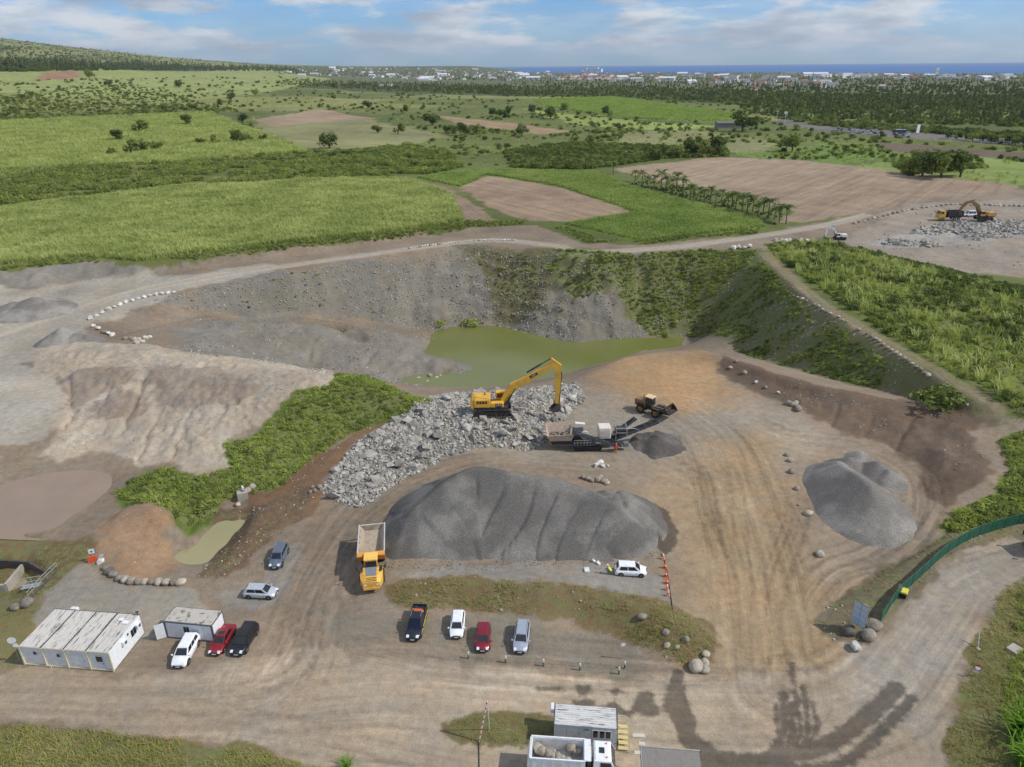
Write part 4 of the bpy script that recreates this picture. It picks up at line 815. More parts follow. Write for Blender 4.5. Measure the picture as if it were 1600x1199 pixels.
for k, (x, y, s) in enumerate([(1440,276,5.5),(1470,278,6),(1500,277,5.2),(1420,272,4),(1485,268,4.6)]): tree(x, y, s*MUL, k % 5, 'pasture_tree', 'dark tree of the grove on the right pasture', 'grove on the right pasture')
for k, (x, y, s, l) in enumerate([(735,502,3.2,'bright bush at the foot of the pit back wall'),(688,506,2.2,'small bush on the shore where ramp reaches the pond'),(1083,524,2.0,'dark bush at the narrow end of the pond'),(1038,524,1.3,'small bush on the shore below the green slope'),(1478,636,4.2,'round pale bush at the foot of the hillside track'),(1446,626,3.0,'smaller bush beside the round bush at the track foot')]):
    p = G(x, y); o = empty('shore_bush' if k < 4 else 'track_bush', p-np.array([0, 0, .2]), k, l, 'bush'); linkobj('crown', bpy.data.meshes[lush_p[k % 4].data.name if k in (0, 1, 2) else bush_p[k % 4].data.name], o, sc=(s*1.2, s*1.2, s)); linkobj('stem', TREES[0][1], o, sc=(s*.8, s*.8, s*.6))
# ------------------------------------------------------------------ coconut palms
def palm_meshes(seed):
    r = random.Random(seed); tr = MB(); pts = [(0, 0, -.3)]; lean = r.uniform(-.5, .5)
    for k in range(1, 7): t = k/6; pts.append((lean*t*t, r.uniform(-.05, .05), 4.3*t))
    for k in range(6): tr.cyl(pts[k], pts[k+1], .22-.02*k, .20-.02*k, 7, cap=False)
    top = Vector(pts[-1]); fr = MB()
    for i in range(17):
        a = i*2.4+r.uniform(-.2, .2); el = r.uniform(.0, 1.4); L = r.uniform(2.9, 4.0); d = Vector((math.cos(a), math.sin(a), 0)); side = Vector((-d.y, d.x, 0)); prev = None
        for k in range(7):
            t = k/6; q = top+d*(L*t*math.cos(el*.8))+Vector((0, 0, L*(t*math.sin(el)-.75*t*t))); w = .62*math.sin(math.pi*(.12+.86*t))
            cur = (q-side*w+Vector((0, 0, -.3*w)), q, q+side*w+Vector((0, 0, -.3*w)))
            if prev and True:
                fr.add([prev[0], prev[1], cur[1]*.6+prev[1]*.4, cur[0]*.75+prev[0]*.25], [(0, 1, 2, 3)]); fr.add([prev[1], prev[2], cur[2]*.75+prev[2]*.25, cur[1]*.6+prev[1]*.4], [(0, 1, 2, 3)])
            prev = cur
    return tr.mesh('trunk', paint('palm_bark', (112,102,90), .9, 0, .2, .2)), fr.mesh('crown', M_frond, fix=False)
PALMS = [palm_meshes(400+k) for k in range(4)]
_pl = [(992,284),(1003,288),(1012,291),(1022,294),(1033,292),(1040,297),(1050,301),(1057,296),(1066,303),(1078,310),(1083,306),(1094,311),(1100,315),(1110,313),(1118,318),(1127,316),(1137,321),(1143,326),(1150,322),(1160,327),(1167,333),(1176,330),(1184,336),(1192,334),(1200,340),(1210,342),(1217,347),(1228,349),(958,272)]
for k, (x, y) in enumerate(_pl):
    p = G(x, y+1); s = random.uniform(1.0, 1.6); lone = k == len(_pl)-1
    o = empty('palm_tree', p, random.uniform(0, 6.28), 'small palm at the corner of the ploughed field, apart from the palm row' if lone else 'coconut palm in the row between green cane and ploughed field', 'palm', None if lone else 'palm row beside the ploughed field')
    linkobj('trunk', PALMS[k % 4][0], o, sc=(s, s, s)); linkobj('crown', PALMS[k % 4][1], o, sc=(s, s, s))
# ------------------------------------------------------------------ stockpiles: lobes of tipped gravel at the angle of repose
def heap_mat(name, dark, light, spk=.48):
    m, t, b = new_mat(name); pos = t.n('ShaderNodeNewGeometry').outputs['Position']
    f = t.noise(pos, .16, 4); g = t.noise(pos, 6., 3, .8); col = t.mix(t.ss(f, .42, .66), (*s2l(*dark), 1), (*s2l(*light), 1))
    k = t.lin(g, .28, .72, 1-spk, 1+spk); col = t.mix(1., col, t.xyz(k, k, k), 'MULTIPLY'); t.link(col, b.inputs['Base Color']); b.inputs['Roughness'].default_value = .95; b.inputs['Specular IOR Level'].default_value = .2
    bp = t.n('ShaderNodeBump'); bp.inputs['Strength'].default_value = .5; bp.inputs['Distance'].default_value = .08; t.link(g, bp.inputs['Height']); t.link(bp.outputs[0], b.inputs['Normal']); return m
def heap(name, apex, mat, label, cell=.3, slope=.74, group=None, lobe=0., amp=.0, sink=.15, crest=None, rough=0.):
    """cones of repose round every apex; between listed crest points the apexes are filled in, and tipped lobes leave creases down the flanks"""
    A = np.array([W(*a) for a in apex]); C = None
    if crest:
        C = smooth_line([W(*c) for c in crest], 10); A = np.concatenate([A, C]) if len(A) else C
    R = A[:, 2].max()/slope+2; x0, y0 = A[:, :2].min(0)-R; x1, y1 = A[:, :2].max(0)+R
    X, Y = np.meshgrid(np.arange(x0, x1, cell), np.arange(y0, y1, cell)); zg = zfin(X.ravel(), Y.ravel()).reshape(X.shape); Z = np.full(X.shape, -99.)
    for k, a in enumerate(A):
        d = np.maximum(np.hypot(X-a[0], Y-a[1])-.35, 0); Z = np.maximum(Z, a[2]-slope*d*(1+.035*vnoise(np.arctan2(Y-a[1], X-a[0])*2+k*.2, d*.08)))
    if C is not None and lobe:
        U, V = line_uv(X, Y, C); dv = np.abs(V); u = U+.9*np.sin(dv*.35+U*.2)+1.3*fbm(U/7, dv/9, 2)+.12*dv; ph = np.mod(u/lobe, 1.); g = np.abs(ph-.62*1.0)
        groove = np.minimum(ph/.20, (1-ph)/.80); groove = 1-np.clip(groove, 0, 1)**.5; Z = Z-amp*groove*sstep(.2, 2.6, dv)*(.6+.8*vnoise(np.floor(u/lobe)*3.1, 0*u))
    Z = Z+.035*fbm(X/1.1, Y/1.1, 3)+rough*fbm(X/2.2, Y/2.2, 4); base = A[:, :2].mean(0); bz = GZ(*base)
    keep = Z > zg-sink; idx = -np.ones(X.shape, int)
    q = keep[:-1, :-1] | keep[1:, :-1] | keep[:-1, 1:] | keep[1:, 1:]; V = np.zeros(X.shape, bool)
    V[:-1, :-1] |= q; V[1:, :-1] |= q; V[:-1, 1:] |= q; V[1:, 1:] |= q; idx[V] = np.arange(V.sum())
    Z = np.maximum(Z, zg-.5); j, i = np.where(q); F = np.stack([idx[j, i], idx[j, i+1], idx[j+1, i+1], idx[j+1, i]], 1)
    co = np.stack([X[V]-base[0], Y[V]-base[1], Z[V]-bz], 1); me = bpy.data.meshes.new(name); me.from_pydata(co.tolist(), [], F.tolist()); me.polygons.foreach_set('use_smooth', np.ones(len(F), bool)); me.materials.append(mat)
    o = bpy.data.objects.new(name, me); COL.objects.link(o); o.location = (base[0], base[1], bz); return tag(o, label, 'stockpile', group)
M_heap = heap_mat('dark_gravel', (100,97,92), (130,126,119)); M_heap2 = heap_mat('grey_gravel', (118,114,107), (150,145,136)); M_heap3 = heap_mat('black_fines', (88,84,79), (116,110,103))
heap('gravel_stockpile', [(950,766,5.6),(972,768,5.0),(982,788,4.0),(955,778,5.5),(980,785,4.8),(650,800,4.4),(622,850,1.8)], M_heap, 'huge dark grey gravel stockpile with ribbed flanks in the middle of the yard', cell=.24, slope=.71, lobe=4.2, amp=.6, crest=[(628,835,2.6),(645,802,4.4),(672,775,6.0),(704,750,7.6),(737,732,8.6),(770,733,8.6),(806,742,8.1),(852,747,7.7),(895,758,7.1),(930,774,6.2),(962,792,5.2),(978,813,3.8),(988,838,2.2)])
heap('gravel_stockpile', [(1312,722,4.2),(1330,716,4.0),(1372,722,4.2),(1390,735,3.8),(1345,706,3.0)], M_heap2, 'pale grey gravel stockpile beside the row of single boulders', cell=.24, slope=.66, lobe=6., amp=.25, crest=[(1318,728,4.6),(1340,742,5.2),(1358,757,5.5),(1364,772,4.9),(1366,790,3.8)])
heap('fines_heap', [(1028,680,3.0),(1016,684,2.2),(1038,683,2.3),(1046,688,1.8),(1008,688,1.7),(1030,692,2.0)], M_heap3, 'small black heap under the end of the crusher conveyor', slope=.42, cell=.2, rough=.5)
heap('gravel_heap', [(95,512,7.2),(120,520,6.2),(80,522,6.2),(135,524,5.6)], M_heap2, 'grey gravel heap beside the line of white boulders on the upper terrace', slope=.6)
heap('gravel_heap', [(50,465,7.0),(20,472,6.2),(70,470,6.2)], M_heap2, 'low pale gravel heap below the left cane field', slope=.35)
heap('dirt_heap', [(690,566,-14.0),(670,566,-14.2),(712,570,-14.8)], heap_mat('tongue_gravel', (120,112,104), (150,144,136)), 'gravel spit running out into the green pond', slope=.35)
heap('dirt_heap', [(752,562,-15.0),(757,563,-15.1)], heap_mat('islet_gravel', (110,104,98), (140,134,128)), 'small gravel islet in the green pond', slope=.5, sink=.3)
# ------------------------------------------------------------------ rocks
def rock_mesh(seed, k=14, flat=.7, name='rock', mat=None):
    r = random.Random(seed); bm = bmesh.new()
    for _ in range(k):
        d = Vector((r.gauss(0, 1), r.gauss(0, 1), r.gauss(0, 1))).normalized()*r.uniform(.8, 1.0); bm.verts.new((d.x*.55, d.y*.45, d.z*.5*flat))
    h = bmesh.ops.convex_hull(bm, input=bm.verts); bmesh.ops.delete(bm, geom=[v for v in bm.verts if not v.link_faces], context='VERTS')
    me = bpy.data.meshes.new(name); bm.to_mesh(me); bm.free(); me.materials.append(mat); return me
def boulder_mesh(seed, mat, name='boulder'):
    r = random.Random(seed); bm = bmesh.new(); bmesh.ops.create_icosphere(bm, subdivisions=3, radius=.5); off = Vector((r.uniform(0, 50), r.uniform(0, 50), 0)); s = (r.uniform(.85, 1.2), r.uniform(.8, 1.), r.uniform(.65, .85))
    for v in bm.verts:
        n = mnoise.noise(v.co*1.9+off)*.16+mnoise.noise(v.co*4+off)*.06; c = v.co*(1+n); v.co = Vector((c.x*s[0], c.y*s[1], c.z*s[2]))
    me = bpy.data.meshes.new(name); bm.to_mesh(me); bm.free(); me.polygons.foreach_set('use_smooth', np.ones(len(me.polygons), bool)); me.materials.append(mat); return me
M_rock = stone_mat('broken_basalt', (142,138,130), (190,185,175)); M_boul = stone_mat('boulder_stone', (140,130,116), (186,176,160)); M_wallrock = stone_mat('wall_stone', (132,128,121), (182,177,168)); M_darkrock = stone_mat('dark_stone', (104,98,90), (150,142,130))
ROCKS = [rock_mesh(500+k, 13, .55+.1*(k % 4), 'rock', M_rock) for k in range(10)]; BOUL = [boulder_mesh(520+k, M_boul) for k in range(6)]; WHITEB = [rock_mesh(540+k, 18, .8, 'boulder', stone_mat('pale_block', (196,192,184), (226,222,214), rand=.15)) for k in range(4)]
DARKB = [boulder_mesh(560+k, M_darkrock) for k in range(4)]
rock_p = [bpy.data.objects.new('rock_piece', m) for m in ROCKS[:6]]; wallrock_p = [bpy.data.objects.new('wall_rock_piece', rock_mesh(580+k, 10, .8, 'rock_piece', M_wallrock)) for k in range(4)]; soilrock_p = [bpy.data.objects.new('soil_rock_piece', rock_mesh(590+k, 10, .7, 'rock_piece', M_boul)) for k in range(4)]
pile = empty('blasted_rock_pile', G(720, 665), 0, 'long pile of broken pale grey rock under the yellow excavator', 'rock pile')
Xr, Yr = in_poly(Z_['rubble'], 1.9, .48); Xr, Yr = Xr[:], Yr[:]
sel = rng.permutation(len(Xr))[:290]; base = np.array(pile.location)
for i in sel:
    z = GZ(Xr[i], Yr[i]); s = random.choice((.7, .8, .9, 1.1, 1.4, 1.8, 2.4, 3.0))
    linkobj('rock', random.choice(ROCKS), pile, (Xr[i]-base[0], Yr[i]-base[1], z-base[2]+s*.12), (random.uniform(-.7, .7), random.uniform(-.7, .7), random.uniform(0, 6.28)), (s, s, s*random.uniform(.5, .9)))
Xs, Ys = in_poly(Z_['rubble'], .36, .5); P = stack(Xs, Ys, .05)-base
scatter('rock_fragments', P, rng.choice([.22, .3, .4, .55, .75, 1.0], len(P)), rock_p, '', rot=.9, parent=pile)
heap2 = empty('quarried_stone_heap', G(1480, 365), 0, 'wide field of broken pale stone in the second quarry', 'rock pile'); base = np.array(heap2.location)
Xs, Ys = in_poly(Z_['stones2'], 1.5, .5); k = fbm(Xs/14, Ys/14, 3) > -.2; Xs, Ys = Xs[k], Ys[k]; P = stack(Xs, Ys, .2)-base; big = rng.permutation(len(P))
for i in big[:80]:
    s = random.uniform(2, 3.2); linkobj('stone', random.choice(ROCKS), heap2, tuple(P[i]), (random.uniform(-.6, .6), random.uniform(-.6, .6), random.uniform(0, 6)), (s, s, s))
scatter('stone_fragments', P[big[80:]], rng.uniform(.7, 1.9, len(big)-80), rock_p, '', rot=.9, parent=heap2)
def loose(name, zk, sp, a, b, pr, label, thr=None, nsc=8):
    X, Y = in_poly(Z_[zk], sp, .5)
    if thr is not None: k = fbm(X/nsc, Y/nsc, 3) > thr; X, Y = X[k], Y[k]
    s = a+(b-a)*rng.random(len(X))**3; scatter(name, stack(X, Y, .02), s, pr, label, rot=.8)
loose('loose_stone', 'wall_back', .5, .18, .95, wallrock_p, 'loose grey stones all over the back wall of the pit', -.25)
loose('loose_stone', 'slope_mid', .62, .2, 1.0, wallrock_p, 'grey stones between the growth of the pit wall', -.05)
loose('loose_stone', 'slope_right', .9, .2, .9, wallrock_p, 'stones on the shaded slope below the track', .05)
loose('loose_stone', 'bowl', .9, .2, .9, wallrock_p, 'loose stones in the grey bowl beside the pond', .0)
loose('loose_stone', 'bank_right', .8, .12, .6, soilrock_p, 'stones in the dark earth bank', .02)
loose('loose_stone', 'mound_grass', .8, .15, .6, soilrock_p, 'stones in the weedy mound', .02, 4)
loose('loose_stone', 'dirt_mid', .9, .15, .7, soilrock_p, 'stones along the earth track beside the rubble', .0, 4)
loose('loose_stone', 'bank_pond', .8, .15, .6, soilrock_p, 'stones on the bank of the small pond', -.1, 4)
loose('loose_stone', 'berm', .65, .1, .4, soilrock_p, 'gravel and stones on the sand bank', -.05, 6)
loose('loose_stone', 'fence_bank', .7, .15, .55, soilrock_p, 'stones beside the green fence', .05, 4)
loose('loose_stone', 'mound', .8, .12, .4, soilrock_p, 'stones on the brown mound', .0, 4)
loose('loose_stone', 'quarry2', 2.4, .3, 1.2, wallrock_p, 'loose stones on the floor of the second quarry', .05, 10)
loose('yard_stone', 'crusher', 1.3, .1, .35, soilrock_p, 'small stones strewn round the crusher', .0, 6)
for zk, sp, thr, lb in (('lane', 1.5, .12, 'small stones scattered over the haul lane'), ('parking', 1.2, .05, 'small stones on the parking strip'), ('apron', 1.3, .1, 'pebbles on the gravel apron'), ('gravel_cars', .9, 0., 'pebbles on the grey gravel patch'), ('terrace', .8, -.05, 'coarse gravel on the terrace below the stockpile')): loose('yard_stone', zk, sp, .08, .3, soilrock_p, lb, thr, 3)
tp = GP([(600,888),(640,893),(750,891),(800,888),(870,883),(960,879),(1035,872),(1040,860),(960,866),(800,874),(640,880),(600,870)]); tx, ty = in_poly(tp, .3); scatter('toe_stone', stack(tx, ty, .03), .06+.3*rng.random(len(tx))**2.5, [bpy.data.objects.new('toe_rock_piece', rock_mesh(610+k, 10, .8, 'rock_piece', stone_mat('grey_chip', (104,101,96), (140,136,130)))) for k in range(2)], 'coarse stones rolled to the foot of the dark stockpile', rot=.8)
def bld(px, py, s, meshes, label, group=None, dz=.22, k=None):
    p = G(px, py); m = meshes[(k if k is not None else random.randrange(99)) % len(meshes)]; o = linkobj('boulder', m, None, (p[0], p[1], p[2]+s*dz), (random.uniform(-.3, .3), random.uniform(-.3, .3), random.uniform(0, 6.28)), (s, s, s)); return tag(o, label, 'boulder', group)
for x, y in [(165,889),(171,895),(178,900),(187,905),(196,908),(206,910),(216,911),(226,911),(237,912),(248,912),(260,912),(272,912),(283,912)]: bld(x, y, random.uniform(1.0, 1.4), DARKB+BOUL[:2], 'boulder in the curved row edging the gravel apron', 'boulder row edging the gravel apron')
bld(158, 880, 1.25, WHITEB, 'pale round boulder at the head of the apron row'); bld(156, 873, 1.2, DARKB, 'black boulder beside the orange barrier')
for t in np.linspace(0, 1, 15): bld(142+130*t, 499-41*t-8*math.sin(t*3.1), random.uniform(1.2, 1.9), WHITEB, 'white block in the line edging the upper terrace', 'white blocks edging the upper terrace')
for x, y in [(146,511),(154,515),(163,521),(170,523),(176,525)]: bld(x, y, random.uniform(1.2, 2.0), WHITEB+BOUL[:1], 'pale block where the ramp leaves the terrace', 'pale blocks at the ramp head')
for x, y in [(196,531),(204,530),(210,533),(217,532),(222,536),(228,530),(234,528),(214,538)]: bld(x, y, random.uniform(1.0, 1.9), WHITEB+BOUL, 'pale boulder heaped on the ramp edge behind the sand bank', 'boulders on the ramp edge')
for t in np.linspace(0, 1, 42): bld(640+165*t, 388-9*math.sin(t*math.pi*.6)*1.4+.8*random.random(), random.uniform(.6, 1.1), WHITEB+BOUL[:2], 'pale stone in the row along the pit rim', 'stones lining the pit rim')
for t in np.linspace(0, 1, 34):
    if random.random() < .85: bld(1240+210*t, 462+126*t-8*math.sin(t*3.14)+random.uniform(-1, 1), random.uniform(.7, 1.2), BOUL, 'stone lining the edge of the hillside track', 'stones lining the hillside track')
for x, y in [(1146,389),(1153,388),(1163,389),(1170,387)]: bld(x, y, random.uniform(1.8, 2.4), WHITEB, 'large pale block at the top of the hillside track', 'blocks at the track top')
for k in range(30): bld(1208+54*random.random(), 376+4*random.random(), random.uniform(1.0, 1.8), WHITEB+BOUL, 'pale stone in the bank beside the white excavator', 'stone bank beside the white excavator')
for t in np.linspace(0, 1, 36): bld(1335+265*t, 350-30*math.sin(min(1, t*1.5)*1.57)+(t > .6)*8*(t-.6), random.uniform(.9, 1.6), WHITEB+BOUL, 'stone lining the road above the second quarry', 'stones above the second quarry')
for x, y, s in [(1229,712,.9),(1234,721,1.0),(1236,739,1.1),(1245,765,.9),(1262,804,1.25),(1281,868,1.2),(1248,790,.5)]: bld(x, y, s, BOUL, 'single boulder in the loose line between lane and pale stockpile', 'boulder line beside the pale stockpile')
for x, y, s in [(1163,583,1.2),(1141,576,1.0),(1181,598,.9),(1196,606,.8),(1216,614,.8),(1232,632,1.3),(1240,634,1.4),(1247,640,1.5),(1244,630,1.0),(1150,566,.8)]: bld(x, y, s, BOUL+WHITEB[:1], 'boulder lying below the dark earth bank', 'boulders below the earth bank')
for x, y, s in [(912,748,1.0),(919,750,1.1),(925,753,.9),(934,752,1.3),(943,754,1.2),(938,747,.9),(948,757,.9)]: bld(x, y, s, BOUL, 'boulder in the little group behind the dark stockpile', 'boulder group behind the stockpile')
for x, y, s in [(931,729,1.2),(937,726,1.5),(942,730,1.0),(950,729,.6)]: bld(x, y, s, WHITEB, 'white rock lump in front of the crusher', 'white rock lumps by the crusher')
bld(1087, 1045, 1.75, BOUL, 'largest tan boulder of the group at the mound corner', k=1)
for x, y, s in [(1100,1048,1.2),(1101,1038,1.1),(1103,1024,1.0)]: bld(x, y, s, BOUL, 'smaller boulder of the group at the mound corner', 'boulders at the mound corner')
bld(1336, 1014, 1.6, WHITEB, 'whitewashed boulder at the foot of the panel post'); bld(1356, 996, 1.9, DARKB, 'dark boulder between the panel and the fence end', k=1); bld(1363, 980, 1.9, BOUL, 'brown boulder against the end of the green fence', k=2); bld(1325, 990, 1.8, DARKB, 'dark flat boulder behind the panel post', k=3); bld(1350,950,1.2,DARKB,'dark boulder behind the tilted panel')
for x, y, s in [(1040,990,.9),(1042,1010,.8),(1072,1000,.9),(1003,967,1.2),(1058,1012,.6)]: bld(x, y, s, BOUL, 'stone lying in the grass of the weedy mound', 'stones on the weedy mound')
for x, y, s in [(672,590,1.6),(682,594,1.5),(688,590,1.1),(668,600,1.2),(692,600,1.0),(655,592,1.5)]: bld(x, y, s, WHITEB[:2]+BOUL, 'rock standing in the shallow water of the green pond', 'rocks in the pond')
for x, y, s in [(500,762,.9),(492,768,.8),(485,770,.7),(488,762,.6),(395,764,1.4),(388,768,1.2),(372,790,.9)]: bld(x, y, s, BOUL, 'boulder beside the end of the rubble pile', 'boulders at the rubble end')
bld(42, 945, 1.6, DARKB, 'dark flat boulder on the grass behind the office cabin'); bld(24, 952, 1.3, DARKB, 'smaller dark boulder behind the office cabin')
# ------------------------------------------------------------------ vehicles (local x forward, y left, z up)
def at2(rear, front):
    a, b = G(*rear), G(*front); c = (a+b)/2; return c, math.atan2(b[1]-a[1], b[0]-a[0])
M_black = paint('black_plastic', (32,32,34), .6, 0, .25); M_chrome = paint('light_metal', (190,192,195), .3, .7, .1); M_lampw = paint('lamp_white', (225,228,230), .2, 0, .05, .7); M_lampr = paint('lamp_red', (150,20,18), .25, 0, .05, .7); M_plate = paint('plate_white', (225,225,220), .5, 0, .1)
def wheel_meshes(r, w, rimcol=(165,167,170), key='w'):
    t = MB(); n = 20; prof = [(r*.62, w/2*.9), (r*.93, w/2), (r, w*.36), (r, -w*.36), (r*.93, -w/2), (r*.62, -w/2*.9)]
    t.loft([[(rr*math.cos(a), y, rr*math.sin(a)) for a in np.linspace(0, 2*math.pi, n, endpoint=False)] for rr, y in prof], cap=False)
    m = MB(); m.cyl((0, -w*.40, 0), (0, w*.40, 0), r*.63, n=16)
    for k in range(5): a = k*1.2566; m.box((r*.36*math.cos(a), 0, r*.36*math.sin(a)), (r*.5, w*.9, r*.14), rot=Matrix.Rotation(-a, 3, 'Y'))
    m.cyl((0, -w*.47, 0), (0, w*.47, 0), r*.16, n=8)
    return t.mesh('tyre', rubber(), True), m.mesh('rim', paint('rim_'+key, rimcol, .35, .6, .3))
_wc = {}
def wheel(parent, x, y, r, w, rimcol=(165,167,170), name='wheel'):
    k = (r, w, rimcol)
    if k not in _wc: _wc[k] = wheel_meshes(r, w, rimcol, 'k%d' % len(_wc))
    o = bpy.data.objects.new(name, _wc[k][0]); COL.objects.link(o); o.parent = parent; o.location = (x, y, r); o.name = name
    linkobj('rim', _wc[k][1], o); return o
def car(rear, front, col, label, kind='hatch', L=4.1, Wd=1.78, H=1.5, group=None, rails=False, name='parked_car', cat='car', glassroof=False, metal=.35):
    c, hd = at2(rear, front); root = empty(name, (c[0], c[1], c[2]+.02), hd, label, cat, group)
    mt = paint('carpaint_%d_%d_%d' % col, col, .28, metal if metal else 0, .12, .6, scale=.9, coat=.6); g = glass_mat(); h = L/2; w = Wd/2
    zb = {'hatch': .92, 'suv': 1.02, 'sedan': .88, 'pickup': 1.08}[kind]; hood = zb-.06
    xf, xw = {'hatch': (.30, .12), 'suv': (.28, .11), 'sedan': (.24, .07), 'pickup': (.26, .10)}[kind]        # windscreen base, roof front (fractions of L, from centre)
    xr, xb = {'hatch': (-.38, -.47), 'suv': (-.42, -.48), 'sedan': (-.20, -.34), 'pickup': (-.14, -.17)}[kind]  # roof rear, rear screen base
    st = [(-h, .34, zb-.22, .80), (-h+.06, .28, zb-.04, .92), (-h+.35, .24, zb, .99), (-h*.55, .22, zb+.01, 1.), (0, .22, zb, 1.), (L*xf, .22, hood, 1.), (h-.55, .23, hood-.10, .97), (h-.16, .26, hood-.22, .87), (h-.02, .34, hood-.36, .74)]
    if kind == 'pickup': st[0] = (-h, .45, zb-.02, .93); st[1] = (-h+.05, .42, zb, .96)
    rings = []
    for x, z0, z1, f in st:
        ww = w*f; zm = z0+(z1-z0)*.55; rings.append([(x, -ww*.92, z0), (x, -ww, z0+.1), (x, -ww, zm), (x, -ww*.955, z1-.05), (x, -ww*.86, z1), (x, 0, z1+.03), (x, ww*.86, z1), (x, ww*.955, z1-.05), (x, ww, zm), (x, ww, z0+.1), (x, ww*.92, z0)])
    body = MB(); body.loft(rings); body.build('body', mt, root, True)
    # cabin
    bl = [(L*xb, w*.88), (L*xf, w*.86)]; tl = [(L*xr, w*.70), (L*xw, w*.68)]; z0 = zb-.02; z1 = H-.05
    cab = MB(); B = [(bl[0][0], -bl[0][1], z0), (bl[1][0], -bl[1][1], z0), (bl[1][0], bl[1][1], z0), (bl[0][0], bl[0][1], z0)]; T = [(tl[0][0], -tl[0][1], z1), (tl[1][0], -tl[1][1], z1), (tl[1][0], tl[1][1], z1), (tl[0][0], tl[0][1], z1)]
    T2 = [(x*.97-.0, y*.86, H) for x, y, z in T]; cab.loft([B, T, T2]); cab.build('cabin', mt, root)
    V = Vector
    def pane(nm, a, b, c_, d, u0, u1, v0, v1):
        a, b, c_, d = V(a), V(b), V(c_), V(d); P = lambda u, v: (a*(1-u)+b*u)*(1-v)+(d*(1-u)+c_*u)*v
        m = MB(); m.slab(P(u0, v0), P(u1, v0), P(u1, v1), P(u0, v1), .012); return m.build(nm, g, root)
    pane('windscreen', B[1], B[2], T[2], T[1], .06, .94, .10, .94); pane('rear_window', B[3], B[0], T[0], T[3], .08, .92, .30 if kind != 'sedan' else .12, .92)
    for s in (0, 1):
        q = (B[0], B[1], T[1], T[0]) if s == 0 else (B[2], B[3], T[3], T[2]); sp = [(.10, .36), (.39, .62), (.65, .92)] if kind in ('suv',) else [(.12, .50), (.53, .91)]
        if s: sp = [(1-b, 1-a) for a, b in sp]
        for a, b in sp: pane('side_window', *q, a, b, .14, .88)
    if glassroof: m = MB(); m.box((L*(xr+xw)/2+.15, 0, H+.006), (L*(xw-xr)*.45, w*.95, .014)); m.build('sunroof', g, root)
    rw = .33 if kind in ('hatch', 'sedan') else .37; wb = L*.31
    for sx in (1, -1):
        for sy in (1, -1):
            m = MB(); m.cyl((sx*wb, sy*(w-.30), rw), (sx*wb, sy*(w+.004), rw), rw*1.16, n=18); m.build('wheel_arch', M_black, root)
            wheel(root, sx*wb, sy*(w-.085), rw, .21)
    for sy in (1, -1):
        m = MB(); m.box((h-.20, sy*w*.60, hood-.27), (.34, w*.34, .15), rot=Matrix.Rotation(.35, 3, 'Y')); m.build('headlight', M_lampw, root)
        m = MB(); m.box((-h+.07, sy*w*.72, zb-.12), (.12, w*.3, .2)); m.build('tail_light', M_lampr, root)
        m = MB(); m.rbox((L*xf-.15, sy*(w+.10), zb+.08), (.14, .2, .14), .03); m.build('mirror', mt, root)
        if rails: m = MB(); m.tube([(L*xr+.1, sy*tl[0][1]*.95, H+.02), (L*xr+.3, sy*tl[0][1]*.95, H+.07), (L*xw-.3, sy*tl[1][1]*.95, H+.07), (L*xw-.1, sy*tl[1][1]*.95, H)], .025); m.build('roof_rail', M_chrome if col != (28,28,30) else M_black, root)
    m = MB(); m.box((h-.035, 0, .52), (.09, w*1.05, .16)); m.build('grille', M_black, root); m = MB(); m.box((h-.01, 0, .38), (.08, w*1.35, .12)); m.build('bumper', M_black, root)
    m = MB(); m.box((h+.03, 0, .44), (.02, .5, .11)); m.build('number_plate', M_plate, root)
    return root
P4 = 'cars parked in the row below the weedy mound'
pk = car((657,957),(645,1003), (26,30,52), 'dark blue pickup with yellow flanks and orange gear in its bed', 'pickup', 5.2, 1.9, 1.82, P4, name='pickup_truck', cat='pickup')
def pickup_extra(r):
    m = MB(); m.box((-1.72, 0, 1.09), (1.6, 1.5, .02)); m.build('cargo_bed', M_black, r)
    for a, b in (((-1.72, .84, 1.16), (1.66, .08, .22)), ((-1.72, -.84, 1.16), (1.66, .08, .22)), ((-2.54, 0, 1.16), (.08, 1.7, .22))): m = MB(); m.box(a, b); m.build('bed_wall', paint('carpaint_26_30_52', (26,30,52)), r)
    for s in (1, -1): m = MB(); m.box((-.25, s*.957, .62), (3.9, .012, .26)); m.build('side_stripe', paint('stripe_yellow', (226,204,40), .5), r)
    m = MB(); m.box((-.95, 0, 1.84), (.16, 1.2, .1)); m.build('light_bar', paint('beacon_orange', (235,120,40), .4), r)
    for s in (1, -1): m = MB(); m.tube([(-.8, s*.6, 1.85), (.2, s*.6, 1.85)], .03); m.build('roof_rail', M_chrome, r)
pickup_extra(pk)
gear = MB(); gear.rbox((-1.25, .05, 1.22), (.55, 1.2, .24), .05); gear.box((-1.65, -.2, 1.16), (.2, .8, .12)); go = gear.build('tool_crate', paint('gear_orange', (232,112,62), .6)); go.location = pk.location; go.rotation_euler = pk.rotation_euler; tag(go, 'orange gear crate lying in the bed of the dark blue pickup', 'crate')
car((717,962),(713,1001), (236,238,240), 'white hatchback parked beside the dark blue pickup', 'hatch', 4.05, 1.75, 1.46, P4, metal=0)
car((756,981),(754,1022), (142,22,42), 'red hatchback parked between the white hatchback and the silver estate', 'hatch', 4.1, 1.76, 1.48, P4)
car((818,978),(812,1025), (176,184,194), 'silver estate car with roof rails parked beside the red hatchback', 'suv', 4.6, 1.82, 1.56, P4, rails=True)
car((303,1003),(280,1045), (238,240,241), 'white sport utility car in front of the white container', 'suv', 4.5, 1.84, 1.62, None, metal=0)
car((358,988),(338,1022), (150,26,40), 'red saloon with sunroof parked beside the container', 'sedan', 4.5, 1.76, 1.43, None, glassroof=True)
